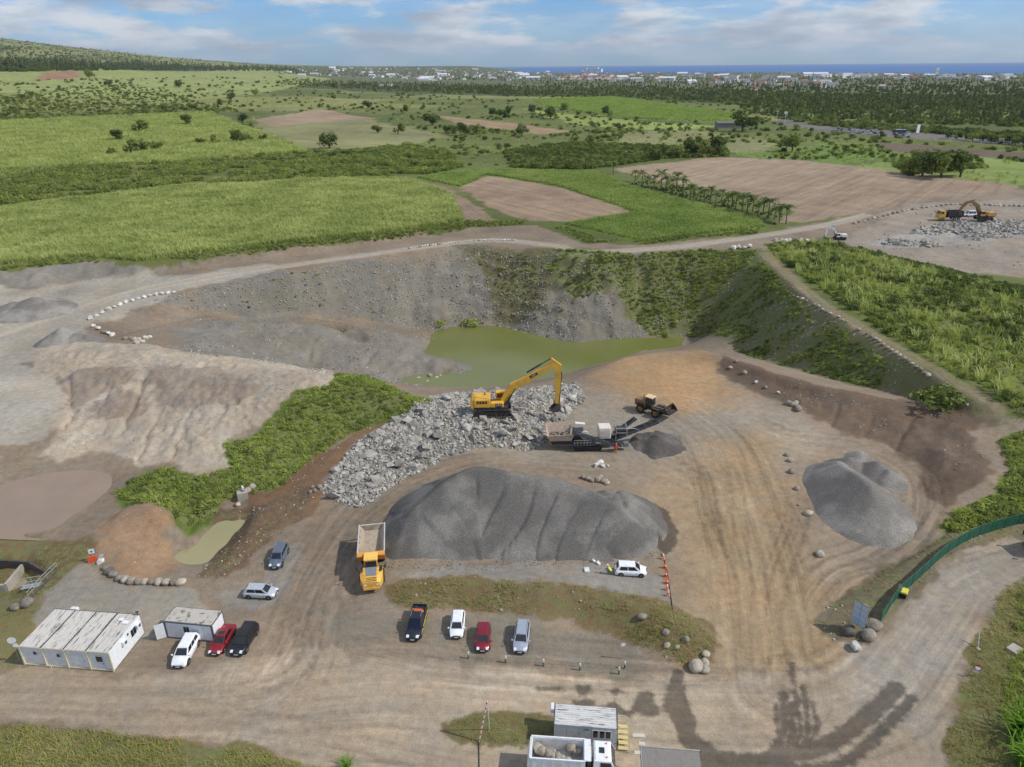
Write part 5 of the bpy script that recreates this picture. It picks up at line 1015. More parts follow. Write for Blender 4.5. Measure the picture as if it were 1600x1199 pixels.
car((395,985),(371,1025), (28,28,30), 'black sport utility car parked beside the red saloon', 'suv', 4.6, 1.86, 1.64, None, rails=True)
car((443,859),(430,891), (104,116,132), 'blue grey estate car alone above the silver hatchback', 'suv', 4.6, 1.82, 1.62, None, rails=True)
car((386,929),(431,931), (200,205,210), 'silver hatchback parked crosswise on the grey gravel', 'hatch', 4.2, 1.78, 1.46, None)
car((963,894),(1007,897), (240,241,243), 'white crossover on the gravel terrace beside the cones', 'hatch', 4.2, 1.8, 1.58, None, metal=0)
# ---- tracks
def track(parent, y, L, h, w, n=26):
    m = MB(); r = h/2; pts = []
    for k in range(n):
        s = k/n; per = 2*(L-h)+math.pi*h; d = s*per
        if d < L-h: p = (-(L-h)/2+d, h, 0)
        elif d < L-h+math.pi*r: a = (d-(L-h))/r; p = ((L-h)/2+r*math.sin(a), r+r*math.cos(a), a)
        elif d < 2*(L-h)+math.pi*r: p = ((L-h)/2-(d-(L-h)-math.pi*r), 0, math.pi)
        else: a = (d-2*(L-h)-math.pi*r)/r; p = (-(L-h)/2-r*math.sin(a), r-r*math.cos(a), math.pi+a)
        pts.append(p)
    for x, z, a in pts: m.box((x, y, z), (2*(L-h)/n+math.pi*h/n*1.0, w, .10), rot=Matrix.Rotation(a, 3, 'Y'))
    o = m.build('track', paint('track_steel', (66,62,58), .7, .3, .6), parent); f = MB(); f.box((0, y, r), (L-h, w*.55, h*.55))
    for x in (-(L-h)/2, (L-h)/2): f.cyl((x, y-w*.35, r), (x, y+w*.35, r), r*.8, n=14)
    for x in np.linspace(-(L-h)*.4, (L-h)*.4, 6): f.cyl((x, y-w*.3, .22), (x, y+w*.3, .22), .18, n=10)
    f.build('track_frame', paint('frame_dark', (60,58,55), .7, .2, .5), o); return o
def text_obj(txt, size, mat, parent, loc, rot, name='lettering'):
    cu = bpy.data.curves.new(name, 'FONT'); cu.body = txt; cu.size = size; cu.extrude = .004; cu.align_x = 'CENTER'; cu.align_y = 'CENTER'
    t = bpy.data.objects.new('tmp', cu); COL.objects.link(t); dg = bpy.context.evaluated_depsgraph_get(); me = bpy.data.meshes.new_from_object(t.evaluated_get(dg)); bpy.data.objects.remove(t)
    me.materials.clear(); me.materials.append(mat); me.name = name; return linkobj(name, me, parent, loc, rot)
def beam(mb, pts, w, hs):
    """box-section arm through (x, z) points with heights hs, in the plane y = 0"""
    rings = []
    for k, (x, z) in enumerate(pts):
        a = pts[max(0, k-1)]; b = pts[min(len(pts)-1, k+1)]; dx, dz = b[0]-a[0], b[1]-a[1]; l = math.hypot(dx, dz); nx, nz = -dz/l, dx/l; h = hs[k]/2
        rings.append([(x-nx*h, -w/2, z-nz*h), (x-nx*h, w/2, z-nz*h), (x+nx*h, w/2, z+nz*h), (x+nx*h, -w/2, z+nz*h)])
    mb.loft(rings); return mb
def excavator(loc, hd, label, s=1., body=(224,172,62), boomc=None, boom=None, stick=None, bucket_dn=True, mark=False, name='excavator', group=None):
    r = empty(name, loc, hd, label, 'excavator', group); r.scale = (s, s, s)
    Y = paint('plant_%d_%d_%d' % body, body, .5, 0, .42, .35, scale=.5); YB = Y if boomc is None else paint('plant_%d_%d_%d' % boomc, boomc, .5, 0, .3); D = paint('plant_dark', (48,46,44), .6, .2, .4); g = glass_mat()
    for y in (1.55, -1.55): track(r, y, 6.2, 1.25, .75)
    m = MB(); m.box((0, 0, .75), (3.4, 2.4, .6)); m.cyl((0, 0, .9), (0, 0, 1.45), 1.15, n=20); m.build('undercarriage', D, r)
    m = MB(); m.box((-.5, 0, 1.6), (6.2, 3.3, .35)); m.build('deck', D, r)
    m = MB(); m.rbox((-2.1, 0, 2.5), (3.0, 3.3, 1.5), .12); hs = m.build('engine_house', Y, r)
    for k in range(4): q = MB(); q.box((-2.9+k*.5, -1.665, 2.75), (.36, .02, .5)); q.build('louvre', D, hs)
    q = MB(); q.cyl((-1.6, .5, 3.2), (-1.6, .5, 3.75), .11, n=8); q.build('exhaust', D, hs); q = MB(); q.box((-2.1, 0, 3.27), (2.2, 2.4, .06)); q.build('engine_hood', Y, hs)
    m = MB(); m.prism([(-4.1, 1.55), (-3.62, 1.45), (-3.62, 3.2), (-3.9, 3.1), (-4.25, 2.6)], -1.6, 1.6, 'y'); m.build('counterweight', Y, r)
    m = MB(); m.rbox((.6, -1.05, 2.15), (2.4, 1.15, .8), .08); m.build('tank_housing', Y, r)
    m = MB(); m.rbox((1.25, 1.05, 2.75), (1.9, 1.15, 2.0), .12); cb = m.build('cab', Y, r)
    for a, b in (((2.21, 1.05, 3.0), (.02, .95, 1.2)), ((1.3, 1.635, 3.05), (1.5, .02, 1.1)), ((1.3, .465, 3.15), (1.5, .02, .8)), ((.29, 1.05, 3.1), (.02, .9, .7))): q = MB(); q.box(a, b); q.build('cab_window', g, cb)
    m = MB(); m.tube([(-.4, -1.6, 2.6), (-.4, -1.6, 3.3), (-3.4, -1.6, 3.85), (-3.4, -1.6, 3.2)], .03); m.build('handrail', D, r)
    bp = boom or [(1.6, 2.3), (3.4, 5.0), (7.2, 7.2), (10.7, 9.3)]; bh = [.9, 1.5, 1.1, .7]; m = MB(); beam(m, bp, .85, bh); bo = m.build('boom', YB, r)
    for y in (-.65, .65):
        a = (2.2, y, 1.9); b = (bp[1][0]+.5, y, bp[1][1]-.1); q = MB(); q.cyl(a, tuple(np.array(a)+(np.array(b)-np.array(a))*.6), .17, n=10); q.cyl(a, b, .09, n=8); q.build('boom_cylinder', D, bo)
    sp = stick or [(10.2, 10.3), (11.5, 9.0), (11.6, 5.0), (11.45, 1.6)]; m = MB(); beam(m, sp, .6, [.6, 1.35, .95, .6]); sk = m.build('stick', YB, r)
    a = np.array([bp[2][0]-1.2, 0, bp[2][1]+.6]); b = np.array([sp[0][0], 0, sp[0][1]+.1]); q = MB(); q.cyl(a, a+(b-a)*.62, .17, n=10); q.cyl(a, b, .09, n=8); q.build('stick_cylinder', D, bo)
    e = sp[-1]; q = MB(); q.cyl((sp[1][0]+.75, 0, sp[1][1]-1.2), (e[0]+.45, 0, e[1]+.3), .12, n=8); q.build('bucket_cylinder', D, sk)
    bk = MB(); prof = [(e[0]+.5, e[1]+.2), (e[0]+.75, e[1]-.6), (e[0]+.3, e[1]-1.35), (e[0]-.7, e[1]-1.5), (e[0]-1.1, e[1]-1.1), (e[0]-.5, e[1]-1.2), (e[0]+.1, e[1]-.95), (e[0]+.35, e[1]-.5), (e[0]+.2, e[1]+.15)]
    bk.prism(prof, -.85, .85, 'y'); side = [prof[0], prof[1], prof[2], prof[3], prof[4], (e[0]-.3, e[1]-.1)]
    bk.prism(side, -.9, -.85, 'y'); bk.prism(side, .85, .9, 'y')
    for k in range(5): bk.box((e[0]-1.2, -.7+k*.35, e[1]-1.15), (.35, .12, .1))
    bk.build('bucket', paint('bucket_steel', (92,86,80), .6, .4, .5), sk)
    if mark:
        q = MB(); q.box((.85, -1.64, 2.15), (1.15, .02, .72)); pl = q.build('side_panel', D, r); wm = paint('decal_white', (235,235,230), .5, 0, .1)
        text_obj('CAT', .5, wm, pl, (.85, -1.656, 2.17), (math.pi/2, 0, 0))
        a, b = np.array(bp[1]), np.array(bp[3]); c = a+(b-a)*.52; an = math.atan2(b[1]-a[1], b[0]-a[0]); q = MB(); q.box((0, 0, 0), (1.5, .02, .55)); e_ = q.build('boom_emblem', D, bo); e_.location = (c[0], -.438, c[1]+.18); e_.rotation_euler = (0, -an, 0)
        text_obj('CAT', .42, wm, e_, (0, -.014, 0), (math.pi/2, 0, 0))
    return r
p = G(772, 646); excavator((p[0], p[1], p[2]+.35), math.radians(1), 'large yellow excavator with raised boom standing on the rubble pile', 1., mark=True)
p = G(1311, 374); excavator((p[0], p[1], p[2]), math.radians(182), 'white excavator on the bend of the far haul road', .62, (228,228,226), None, [(1.6, 2.3), (3.4, 5.2), (5.6, 7.2), (7.2, 6.4)], [(7.0, 7.2), (7.8, 6.0), (8.2, 3.6), (8.1, 1.6)])
p = G(1535, 346); excavator((p[0], p[1], p[2]+.6), math.radians(178), 'brown and yellow excavator loading beside the stone field', .92, (206,160,92), (150,112,60), [(1.6, 2.3), (3.6, 5.6), (6.4, 7.6), (8.6, 6.8)], [(8.4, 7.4), (9.2, 6.3), (10.2, 4.4), (10.6, 3.4)])
# ---- mobile crusher
def crusher(loc, hd):
    r = empty('rock_crusher', loc, hd, 'mobile rock crusher with dark conveyors and cream engine box', 'crusher'); D = paint('crusher_dark', (58,60,64), .6, .2, .35); C = paint('crusher_cream', (222,216,200), .5, 0, .3); B = paint('conveyor_blue', (64,72,86), .6, .2, .35); T = paint('hopper_tan', (196,174,154), .7, 0, .6); S = paint('rail_grey', (170,170,165), .5, .3, .3)
    for y in (1.25, -1.25): track(r, y, 4.6, .95, .5, 20)
    m = MB(); m.box((-.6, 0, 1.25), (11.2, 1.5, .5)); m.box((-4.6, 0, 1.75), (3.6, 2.2, .5)); m.build('chassis', D, r)
    h = MB()                                                 # hopper with open top
    for a in ([(-6.6, -1.3, 2.0), (-2.9, -1.3, 2.0), (-2.5, -1.7, 3.4), (-7.1, -1.7, 3.2)], [(-2.9, 1.3, 2.0), (-6.6, 1.3, 2.0), (-7.1, 1.9, 3.9), (-2.5, 1.9, 3.9)], [(-6.6, 1.3, 2.0), (-6.6, -1.3, 2.0), (-7.1, -1.7, 3.2), (-7.1, 1.9, 3.9)]): h.slab(*a, .08)
    h.box((-4.75, 0, 2.0), (3.7, 2.6, .1)); h.build('hopper', T, r); q = MB()
    for k in range(40): q.box((random.uniform(-6.2, -3.2), random.uniform(-1.1, 1.1), 2.25+random.random()*.35), (.4, .35, .3), rot=Matrix.Rotation(random.random()*3, 3, 'Z'))
    q.build('hopper_load', M_darkrock, r)
    m = MB(); m.rbox((-1.6, .2, 2.4), (1.8, 2.0, 1.9), .1); m.build('crusher_box', D, r); m = MB(); m.cyl((-.6, -.95, 2.9), (-.6, -1.2, 2.9), .75, n=20); m.build('flywheel', C, r)
    m = MB(); m.rbox((2.9, .1, 3.0), (2.1, 2.0, 2.0), .1); e = m.build('engine_box', C, r); q = MB(); q.box((2.9, -.92, 2.9), (1.7, .03, 1.2)); q.build('access_door', paint('crusher_cream2', (206,200,184), .5, 0, .35), e)
    m = MB(); m.box((-.8, -1.75, 1.35), (3.6, .7, .08)); w = m.build('walkway', D, r); q = MB()
    for x in np.linspace(-2.5, .9, 7): q.cyl((x, -2.05, 1.4), (x, -2.05, 2.4), .03, n=5)
    q.tube([(-2.5, -2.05, 2.4), (.9, -2.05, 2.4)], .035); q.tube([(-2.5, -2.05, 1.9), (.9, -2.05, 1.9)], .03); q.build('railing', S, w)
    q = MB(); q.box((2.0, -1.65, 1.75), (1.5, .05, .55)); q.build('name_board', C, r)
    def conveyor(nm, a, b, w_, d=.35, rollers=True):
        a, b = Vector(a), Vector(b); dr = (b-a).normalized(); sd = Vector((0, 0, 1)).cross(dr).normalized(); up = dr.cross(sd); M = Matrix((dr, sd, up)).transposed(); L = (b-a).length; c = (a+b)/2
        m = MB(); m.box(c, (L, w_*.85, d*.3), rot=M)
        for s in (1, -1): m.box(c+sd*s*w_/2, (L, .10, d), rot=M)
        o = m.build(nm, B, r); q = MB(); q.box(c+up*.12, (L*.98, w_*.72, .04), rot=M); q.build('belt', rubber(), o); q = MB()
        for k in range(int(L/.9)): q.cyl(a+dr*(k*.9+.4)-sd*w_*.58-up*.1, a+dr*(k*.9+.4)+sd*w_*.58-up*.1, .07, n=6)
        q.build('rollers', S, o)
    conveyor('side_conveyor', (-2.7, -1.5, 3.7), (4.6, -1.9, 1.2), .8); conveyor('side_conveyor', (4.3, -1.9, 1.25), (5.7, -1.7, 1.15), .8)
    conveyor('discharge_conveyor', (4.0, .1, 1.2), (12.4, 1.0, 4.2), 1.15, .45); conveyor('fines_conveyor', (5.0, 1.6, 1.6), (9.0, 3.4, 3.6), .8)
    m = MB()
    for x in (4.8, 6.7):
        for y in (-.9, 1.1): m.cyl((x, y, 1.4), (x, y, 3.9), .05, n=6)
    for y in (-.9, 1.1): m.tube([(4.8, y, 3.9), (6.7, y, 3.9)], .06); m.tube([(4.8, y, 3.0), (6.7, y, 3.0)], .05)
    for x in (4.8, 6.7): m.tube([(x, -.9, 3.9), (x, 1.1, 3.9)], .06)
    m.build('screen_frame', S, r); m = MB(); m.box((5.75, .1, 3.2), (1.7, 1.8, .5)); m.build('screen_deck', D, r)
    m = MB(); m.tube([(6.8, -.9, 3.9), (8.4, -.6, 3.6), (9.6, -.2, 2.4)], .04); m.build('support_cable', S, r)
    m = MB(); m.rbox((6.5, -1.4, 1.1), (.9, .8, .8), .05); m.build('control_cabinet', paint('cabinet_grey', (120,124,128), .5, .2, .3), r)
    m = MB(); m.prism([(-2.3, 3.3), (-.5, 3.3), (-.3, 3.9), (-2.0, 4.1)], .9, 1.7, 'y'); m.build('guard_plate', C, r)
p = G(917, 698); crusher((p[0], p[1], p[2]+.02), math.radians(2))
# ---- wheel loader
def loader(loc, hd):
    r = empty('wheel_loader', loc, hd, 'dusty wheel loader with raised bucket on the ochre plateau', 'wheel loader'); Y = paint('loader_yellow', (140,112,70), .6, 0, .6); D = paint('loader_dark', (52,48,44), .7, .1, .5); g = glass_mat()
    for x in (-1.65, 1.65):
        for y in (-1.05, 1.05): wheel(r, x, y, .85, .65, (150,124,76))
    m = MB(); m.rbox((-2.0, 0, 1.85), (2.4, 1.7, 1.3), .15); e = m.build('engine_house', Y, r); q = MB(); q.box((-3.22, 0, 1.8), (.06, 1.3, .9)); q.build('radiator_grille', D, e); q = MB(); q.cyl((-1.9, .4, 2.4), (-1.9, .4, 3.1), .09, n=8); q.build('exhaust', D, e)
    m = MB(); m.box((-.2, 0, 1.1), (5.2, .9, .5)); m.box((1.6, 0, 1.45), (1.2, 1.1, .8)); m.build('frame', D, r)
    for x in (-1.65, 1.65):
        for y in (-1.05, 1.05): m = MB(); m.box((x, y, 1.78), (1.5, .7, .06)); m.build('mudguard', D, r)
    m = MB(); m.box((-.25, 0, 2.5), (1.5, 1.5, 1.7), .9, .9); c = m.build('cab', D, r); q = MB(); q.rbox((-.25, 0, 3.43), (1.7, 1.6, .16), .06); q.build('cab_roof', paint('loader_roof', (226,196,150), .6, 0, .3), c)
    for a, b in (((.50, 0, 2.65), (.03, 1.2, 1.0)), ((-.25, .73, 2.65), (1.1, .03, 1.0)), ((-.25, -.73, 2.65), (1.1, .03, 1.0)), ((-.99, 0, 2.75), (.03, 1.1, .7))): q = MB(); q.box(a, b); q.build('cab_window', g, c)
    for y in (-.55, .55): m = MB(); m.cyl((1.3, y, 1.9), (3.6, y, 2.0), .16, n=8); m.build('lift_arm', Y, r)
    m = MB(); m.cyl((1.5, 0, 2.2), (3.0, 0, 2.7), .11, n=8); m.build('tilt_cylinder', M_chrome, r)
    m = MB(); pr = [(3.5, 1.4), (4.9, 1.55), (4.9, 1.63), (3.7, 1.6), (3.55, 2.0), (3.75, 2.75), (3.65, 2.8), (3.35, 2.1)]; m.prism(pr, -1.5, 1.5, 'y'); sd = [(3.5, 1.42), (4.85, 1.57), (4.3, 2.3), (3.7, 2.75), (3.38, 2.1)]; m.prism(sd, -1.56, -1.5, 'y'); m.prism(sd, 1.5, 1.56, 'y'); m.build('bucket', D, r)
a, b = G(1006, 640), G(1027, 651); p = (a+b)/2; loader((p[0], p[1], p[2]+.02), math.atan2(b[1]-a[1], b[0]-a[0])+.25)
# ---- articulated dump truck
def dumper(loc, hd):
    r = empty('dump_truck', loc, hd, 'yellow articulated dump truck with empty body beside the dark stockpile', 'dump truck'); Y = paint('dumper_yellow', (230,176,72), .5, 0, .42); D = paint('dumper_dark', (50,49,48), .6, .1, .45); g = glass_mat(); T = paint('body_tan', (172,156,134), .7, 0, .6); E = paint('body_edge', (198,194,186), .6, 0, .4); O = paint('dumper_orange', (226,156,62), .5, 0, .35)
    for x in (3.0, -1.4, -3.4):
        for y in (-1.25, 1.25): wheel(r, x, y, .92, .68, (206,164,74))
    m = MB(); m.box((0, 0, 1.15), (8.6, 1.0, .5)); m.build('chassis', D, r)
    b = MB(); z0, z1 = 1.75, 3.15
    FL = [(-5.2, -1.0, z0+.5), (.6, -1.1, z0), (.6, 1.1, z0), (-5.2, 1.0, z0+.5)]; TL = [(-5.6, -1.65, z1-.15), (1.0, -1.75, z1), (1.0, 1.75, z1), (-5.6, 1.65, z1-.15)]
    b.slab(*FL, .08); b.slab(FL[0], FL[1], TL[1], TL[0], .07); b.slab(FL[2], FL[3], TL[3], TL[2], .07); b.slab(FL[1], FL[2], TL[2], TL[1], .07); bo = b.build('dump_body', T, r)
    for s in (-1, 1): q = MB(); q.box((-2.3, s*1.74, z1-.02), (6.7, .16, .14), rot=Matrix.Rotation(-.022, 3, 'Y')); q.build('body_rim', E, bo)
    q = MB(); q.box((-5.5, 0, z1-.10), (.14, 3.3, .14)); q.build('body_rim', E, bo); q = MB(); q.prism([(.98, z1-1.2), (1.15, z1-1.1), (1.75, z1-.02), (1.7, z1+.12), (.95, z1+.12)], -1.8, 1.8, 'y'); q.build('headboard', O, bo)
    for k in range(4): q = MB(); q.box((-4.4+k*1.4, -1.62, 2.6), (.12, .12, 1.0)); q.box((-4.4+k*1.4, 1.62, 2.6), (.12, .12, 1.0)); q.build('body_rib', T, bo)
    m = MB(); m.rbox((2.25, 0, 2.45), (1.5, 1.75, 1.9), .18); c = m.build('cab', O, r); q = MB(); q.rbox((2.2, 0, 3.46), (1.6, 1.8, .18), .09); q.build('cab_roof', paint('roof_yellow', (246,196,96), .45, 0, .2), c)
    q = MB(); q.slab((3.02, -.75, 2.3), (3.02, .75, 2.3), (2.98, .72, 3.25), (2.98, -.72, 3.25), .03); q.build('windscreen', g, c)
    for s in (-1, 1): q = MB(); q.box((2.3, s*.885, 2.75), (1.1, .03, .9)); q.build('side_window', g, c)
    hood = MB(); hood.loft([[(3.0, -1.5, 1.0), (3.0, -1.5, 2.2), (3.0, -.9, 2.35), (3.0, .9, 2.35), (3.0, 1.5, 2.2), (3.0, 1.5, 1.0)], [(4.4, -1.45, .9), (4.4, -1.4, 1.8), (4.4, -.8, 2.05), (4.4, .8, 2.05), (4.4, 1.4, 1.8), (4.4, 1.45, .9)], [(5.2, -1.1, .8), (5.2, -1.05, 1.5), (5.2, -.7, 1.7), (5.2, .7, 1.7), (5.2, 1.05, 1.5), (5.2, 1.1, .8)]]); ho = hood.build('hood', Y, r)
    q = MB(); q.slab((3.05, -.72, 2.37), (4.4, -.66, 2.075), (4.4, .66, 2.075), (3.05, .72, 2.37), .03); q.build('hood_panel', paint('grip_grey', (126,132,138), .7, .1, .3), ho)
    for k in range(3): q = MB(); q.box((4.65+k*.2, 0, 1.95-k*.09), (.09, 1.35, .05)); q.build('grille_bar', D, ho)
    for s in (-1, 1):
        q = MB(); q.box((3.3, s*1.25, 2.3), (1.0, .36, .05)); q.build('step', D, r); q = MB(); q.box((5.22, s*.8, 1.25), (.06, .35, .2)); q.build('headlight', M_lampw, ho)
        q = MB(); q.tube([(3.1, s*.9, 2.6), (3.4, s*1.75, 2.6)], .03); q.box((3.4, s*1.8, 2.6), (.08, .25, .5)); q.build('mirror', D, c)
    for x in (-1.4, -3.4):
        for s in (-1, 1): q = MB(); q.box((x, s*1.3, 1.92), (1.7, .66, .05)); q.build('mudguard', D, r)
    q = MB(); q.box((5.3, 0, .75), (.12, 2.1, .3)); q.build('bumper', Y, r)
c, hd = at2((584,850),(582,926)); dumper((c[0], c[1], c[2]+.02), hd)
# ---- tipper lorry with its load, seen from above
def lorry(loc, hd, label, name='tipper_truck', full=True, cabc=(238,240,240), binc=(232,234,234), group=None, s=1.):
    r = empty(name, loc, hd, label, 'truck', group); r.scale = (s, s, s); Wm = paint('lorry_%d_%d_%d' % cabc, cabc, .35, 0, .15, .5); Bm = paint('lorry_%d_%d_%d' % binc, binc, .45, 0, .25, .5); D = paint('lorry_dark', (44,44,46), .6, .1, .4); g = glass_mat()
    for x in (3.0, -1.0, -2.3):
        for y in (-1.05, 1.05): wheel(r, x, y, .52, .34, (150,150,150))
    m = MB(); m.box((.2, 0, .95), (8.0, .9, .3)); m.build('chassis', D, r)
    b = MB(); L0, L1, w, z0, z1 = -3.5, 1.55, 1.2, 1.25, 2.9
    b.box(((L0+L1)/2, 0, z0), (L1-L0, 2*w, .1))
    for y in (-1, 1): b.box(((L0+L1)/2, y*(w-.05), (z0+z1)/2+.05), (L1-L0, .1, z1-z0))
    b.box((L1-.05, 0, (z0+z1)/2+.05), (.1, 2*w-.2, z1-z0)); b.box((L0+.05, 0, (z0+z1)/2+.05), (.1, 2*w-.2, z1-z0)); bo = b.build('tipper_body', Bm, r)
    for y in (-1, 1): q = MB(); q.box(((L0+L1)/2, y*w, z1+.1), (L1-L0+.1, .14, .12)); q.build('top_rail', Bm, bo)
    for x in np.linspace(L0+.3, L1-.3, 6):
        for y in (-1, 1): q = MB(); q.box((x, y*(w+.04), 2.05), (.1, .08, 1.5)); q.build('body_rib', Bm, bo)
    q = MB(); q.prism([(L0-.35, 1.5), (L0-.02, 1.3), (L0-.02, 3.0), (L0-.12, 3.0)], -1.15, 1.15, 'y'); q.build('tailgate', Bm, bo)
    q = MB(); q.box((L1+.28, 0, 3.05), (.62, 2.36, .12)); q.box((L1+.02, 0, 2.6), (.08, 2.36, .8)); q.build('cab_shield', Bm, bo)
    m = MB(); m.loft([[(2.35, -1.2, .9), (4.35, -1.2, .9), (4.35, 1.2, .9), (2.35, 1.2, .9)], [(2.35, -1.22, 2.0), (4.45, -1.22, 2.0), (4.45, 1.22, 2.0), (2.35, 1.22, 2.0)], [(2.4, -1.12, 3.05), (4.0, -1.12, 3.05), (4.0, 1.12, 3.05), (2.4, 1.12, 3.05)], [(2.55, -.95, 3.15), (3.8, -.95, 3.15), (3.8, .95, 3.15), (2.55, .95, 3.15)]]); c = m.build('cab', Wm, r)
    q = MB(); q.slab((4.43, -1.05, 2.1), (4.43, 1.05, 2.1), (4.06, .98, 2.95), (4.06, -.98, 2.95), .03); q.build('windscreen', g, c)
    for y in (-1, 1): q = MB(); q.slab((3.0, y*1.205, 2.1), (4.2, y*1.205, 2.1), (3.95, y*1.135, 2.9), (3.0, y*1.135, 2.9), .03 if y < 0 else -.03); q.build('side_window', g, c)
    q = MB(); q.box((3.15, 0, 3.17), (.5, .6, .06)); q.build('roof_hatch', g, c)
    for y in (-.75, .75): q = MB(); q.cyl((3.6, y, 3.12), (3.6, y, 3.28), .07, n=8); q.build('marker_lamp', paint('beacon_orange', (235,120,40), .4), c)
    for y in (-1, 1): q = MB(); q.tube([(4.4, y*1.15, 2.7), (4.75, y*1.4, 2.7)], .03); q.box((4.75, y*1.42, 2.45), (.1, .28, .6)); q.build('mirror', D, c)
    q = MB(); q.box((4.45, 0, .8), (.2, 2.4, .5)); q.build('bumper', Wm, r); q = MB(); q.box((2.0, 0, 1.9), (.35, 1.8, 1.3)); q.build('exhaust_stack', D, r); q = MB(); q.box((1.0, -1.15, .75), (1.2, .4, .5)); q.build('fuel_tank', M_chrome, r)
    return r
hd = math.radians(-5); TL = Vector((5.0, 47.15, .05)); lorry(TL, hd, 'white tipper truck loaded with boulders beside the weighbridge cabin')
for k in range(34):
    u = -3.1+4.2*((k*.618) % 1.0); v = -.85+1.7*((k*.37+.1) % 1.0); s = random.uniform(.7, 1.0)*(1.1 if u < -1.5 else .92); z = 1.4+s*.34+(.55 if k > 16 else 0.)*(1.0 if u < .2 else .5)+.1*random.random()
    q = Vector((u, v, z)); q.rotate(Matrix.Rotation(hd, 3, 'Z')); o = linkobj('boulder', BOUL[k % 6], None, tuple(TL+q), (random.uniform(-1, 1), random.uniform(-1, 1), random.uniform(0, 6)), (s, s, s)); tag(o, 'tan boulder loaded in the body of the white tipper truck', 'boulder', 'boulders in the tipper body')
p = G(1600, 866); lorry((p[0]+5.2, p[1]+.9, p[2]+.02), math.radians(190), 'dark red truck coming round the road bend outside the green fence', 'dump_lorry', cabc=(120,42,32), binc=(92,52,42))
p = G(1478, 346); lorry((p[0]+2.2, p[1]+1.5, p[2]+.3), math.radians(180), 'yellow cab truck with dark body beside the brown excavator', 'site_truck', cabc=(220,170,70), binc=(58,58,60), s=1.15)
car((1520,338),(1508,338), (226,228,230), 'white van behind the brown excavator', 'suv', 5.2, 2.0, 2.2, None, name='site_van', cat='van', metal=0)
# ------------------------------------------------------------------ cabins
M_white = paint('cabin_white', (222,224,224), .55, 0, .22, .4, (.34, .32, .28), .7); M_cream = paint('cabin_cream', (214,204,172), .55, 0, .25); M_dk = paint('cabin_dark', (70,72,76), .6, 0, .3); M_conc = paint('concrete', (172,164,150), .9, 0, .45, .25, (.16, .15, .12), .6); M_steel = paint('galvanised', (182,184,184), .45, .5, .2)
def roof_mat(name, a, b, mode):
    m, t, bs = new_mat(name); co = t.n('ShaderNodeTexCoord').outputs['Object']; sp = t.n('ShaderNodeSeparateXYZ'); t.link(co, sp.inputs[0])
    if mode == 'streak': vec = t.xyz(t.math('MULTIPLY', sp.outputs[0], 3.2), t.math('MULTIPLY', sp.outputs[1], .35), 0.)
    elif mode == 'streakx': vec = t.xyz(t.math('MULTIPLY', sp.outputs[0], .35), t.math('MULTIPLY', sp.outputs[1], 3.2), 0.)
    else: vec = co
    f = t.ss(t.noise(vec, 1.4, 5, .7), .50, .66); t.link(t.mix(f, (*s2l(*a), 1), (*s2l(*b), 1)), bs.inputs['Base Color']); bs.inputs['Roughness'].default_value = .7; return m
def window(parent, c, w, h, nrm, frame=M_white, panes=2, mat=None):
    """window proud of a wall whose outward normal is nrm ('-y', '+x', ...)"""
    f = MB(); ax = nrm[1]; s = -1 if nrm[0] == '-' else 1; d = (w+.12, .05, h+.12) if ax == 'y' else (.05, w+.12, h+.12); f.box(c, d); o = f.build('window', frame, parent)
    for k in range(panes):
        u = (k+.5)/panes*w-w/2; q = MB(); pw = w/panes-.05
        if ax == 'y': q.box((c[0]+u, c[1]+s*.03, c[2]), (pw, .03, h))
        else: q.box((c[0]+s*.03, c[1]+u, c[2]), (.03, pw, h))
        q.build('pane', mat or glass_mat(), o)
    return o
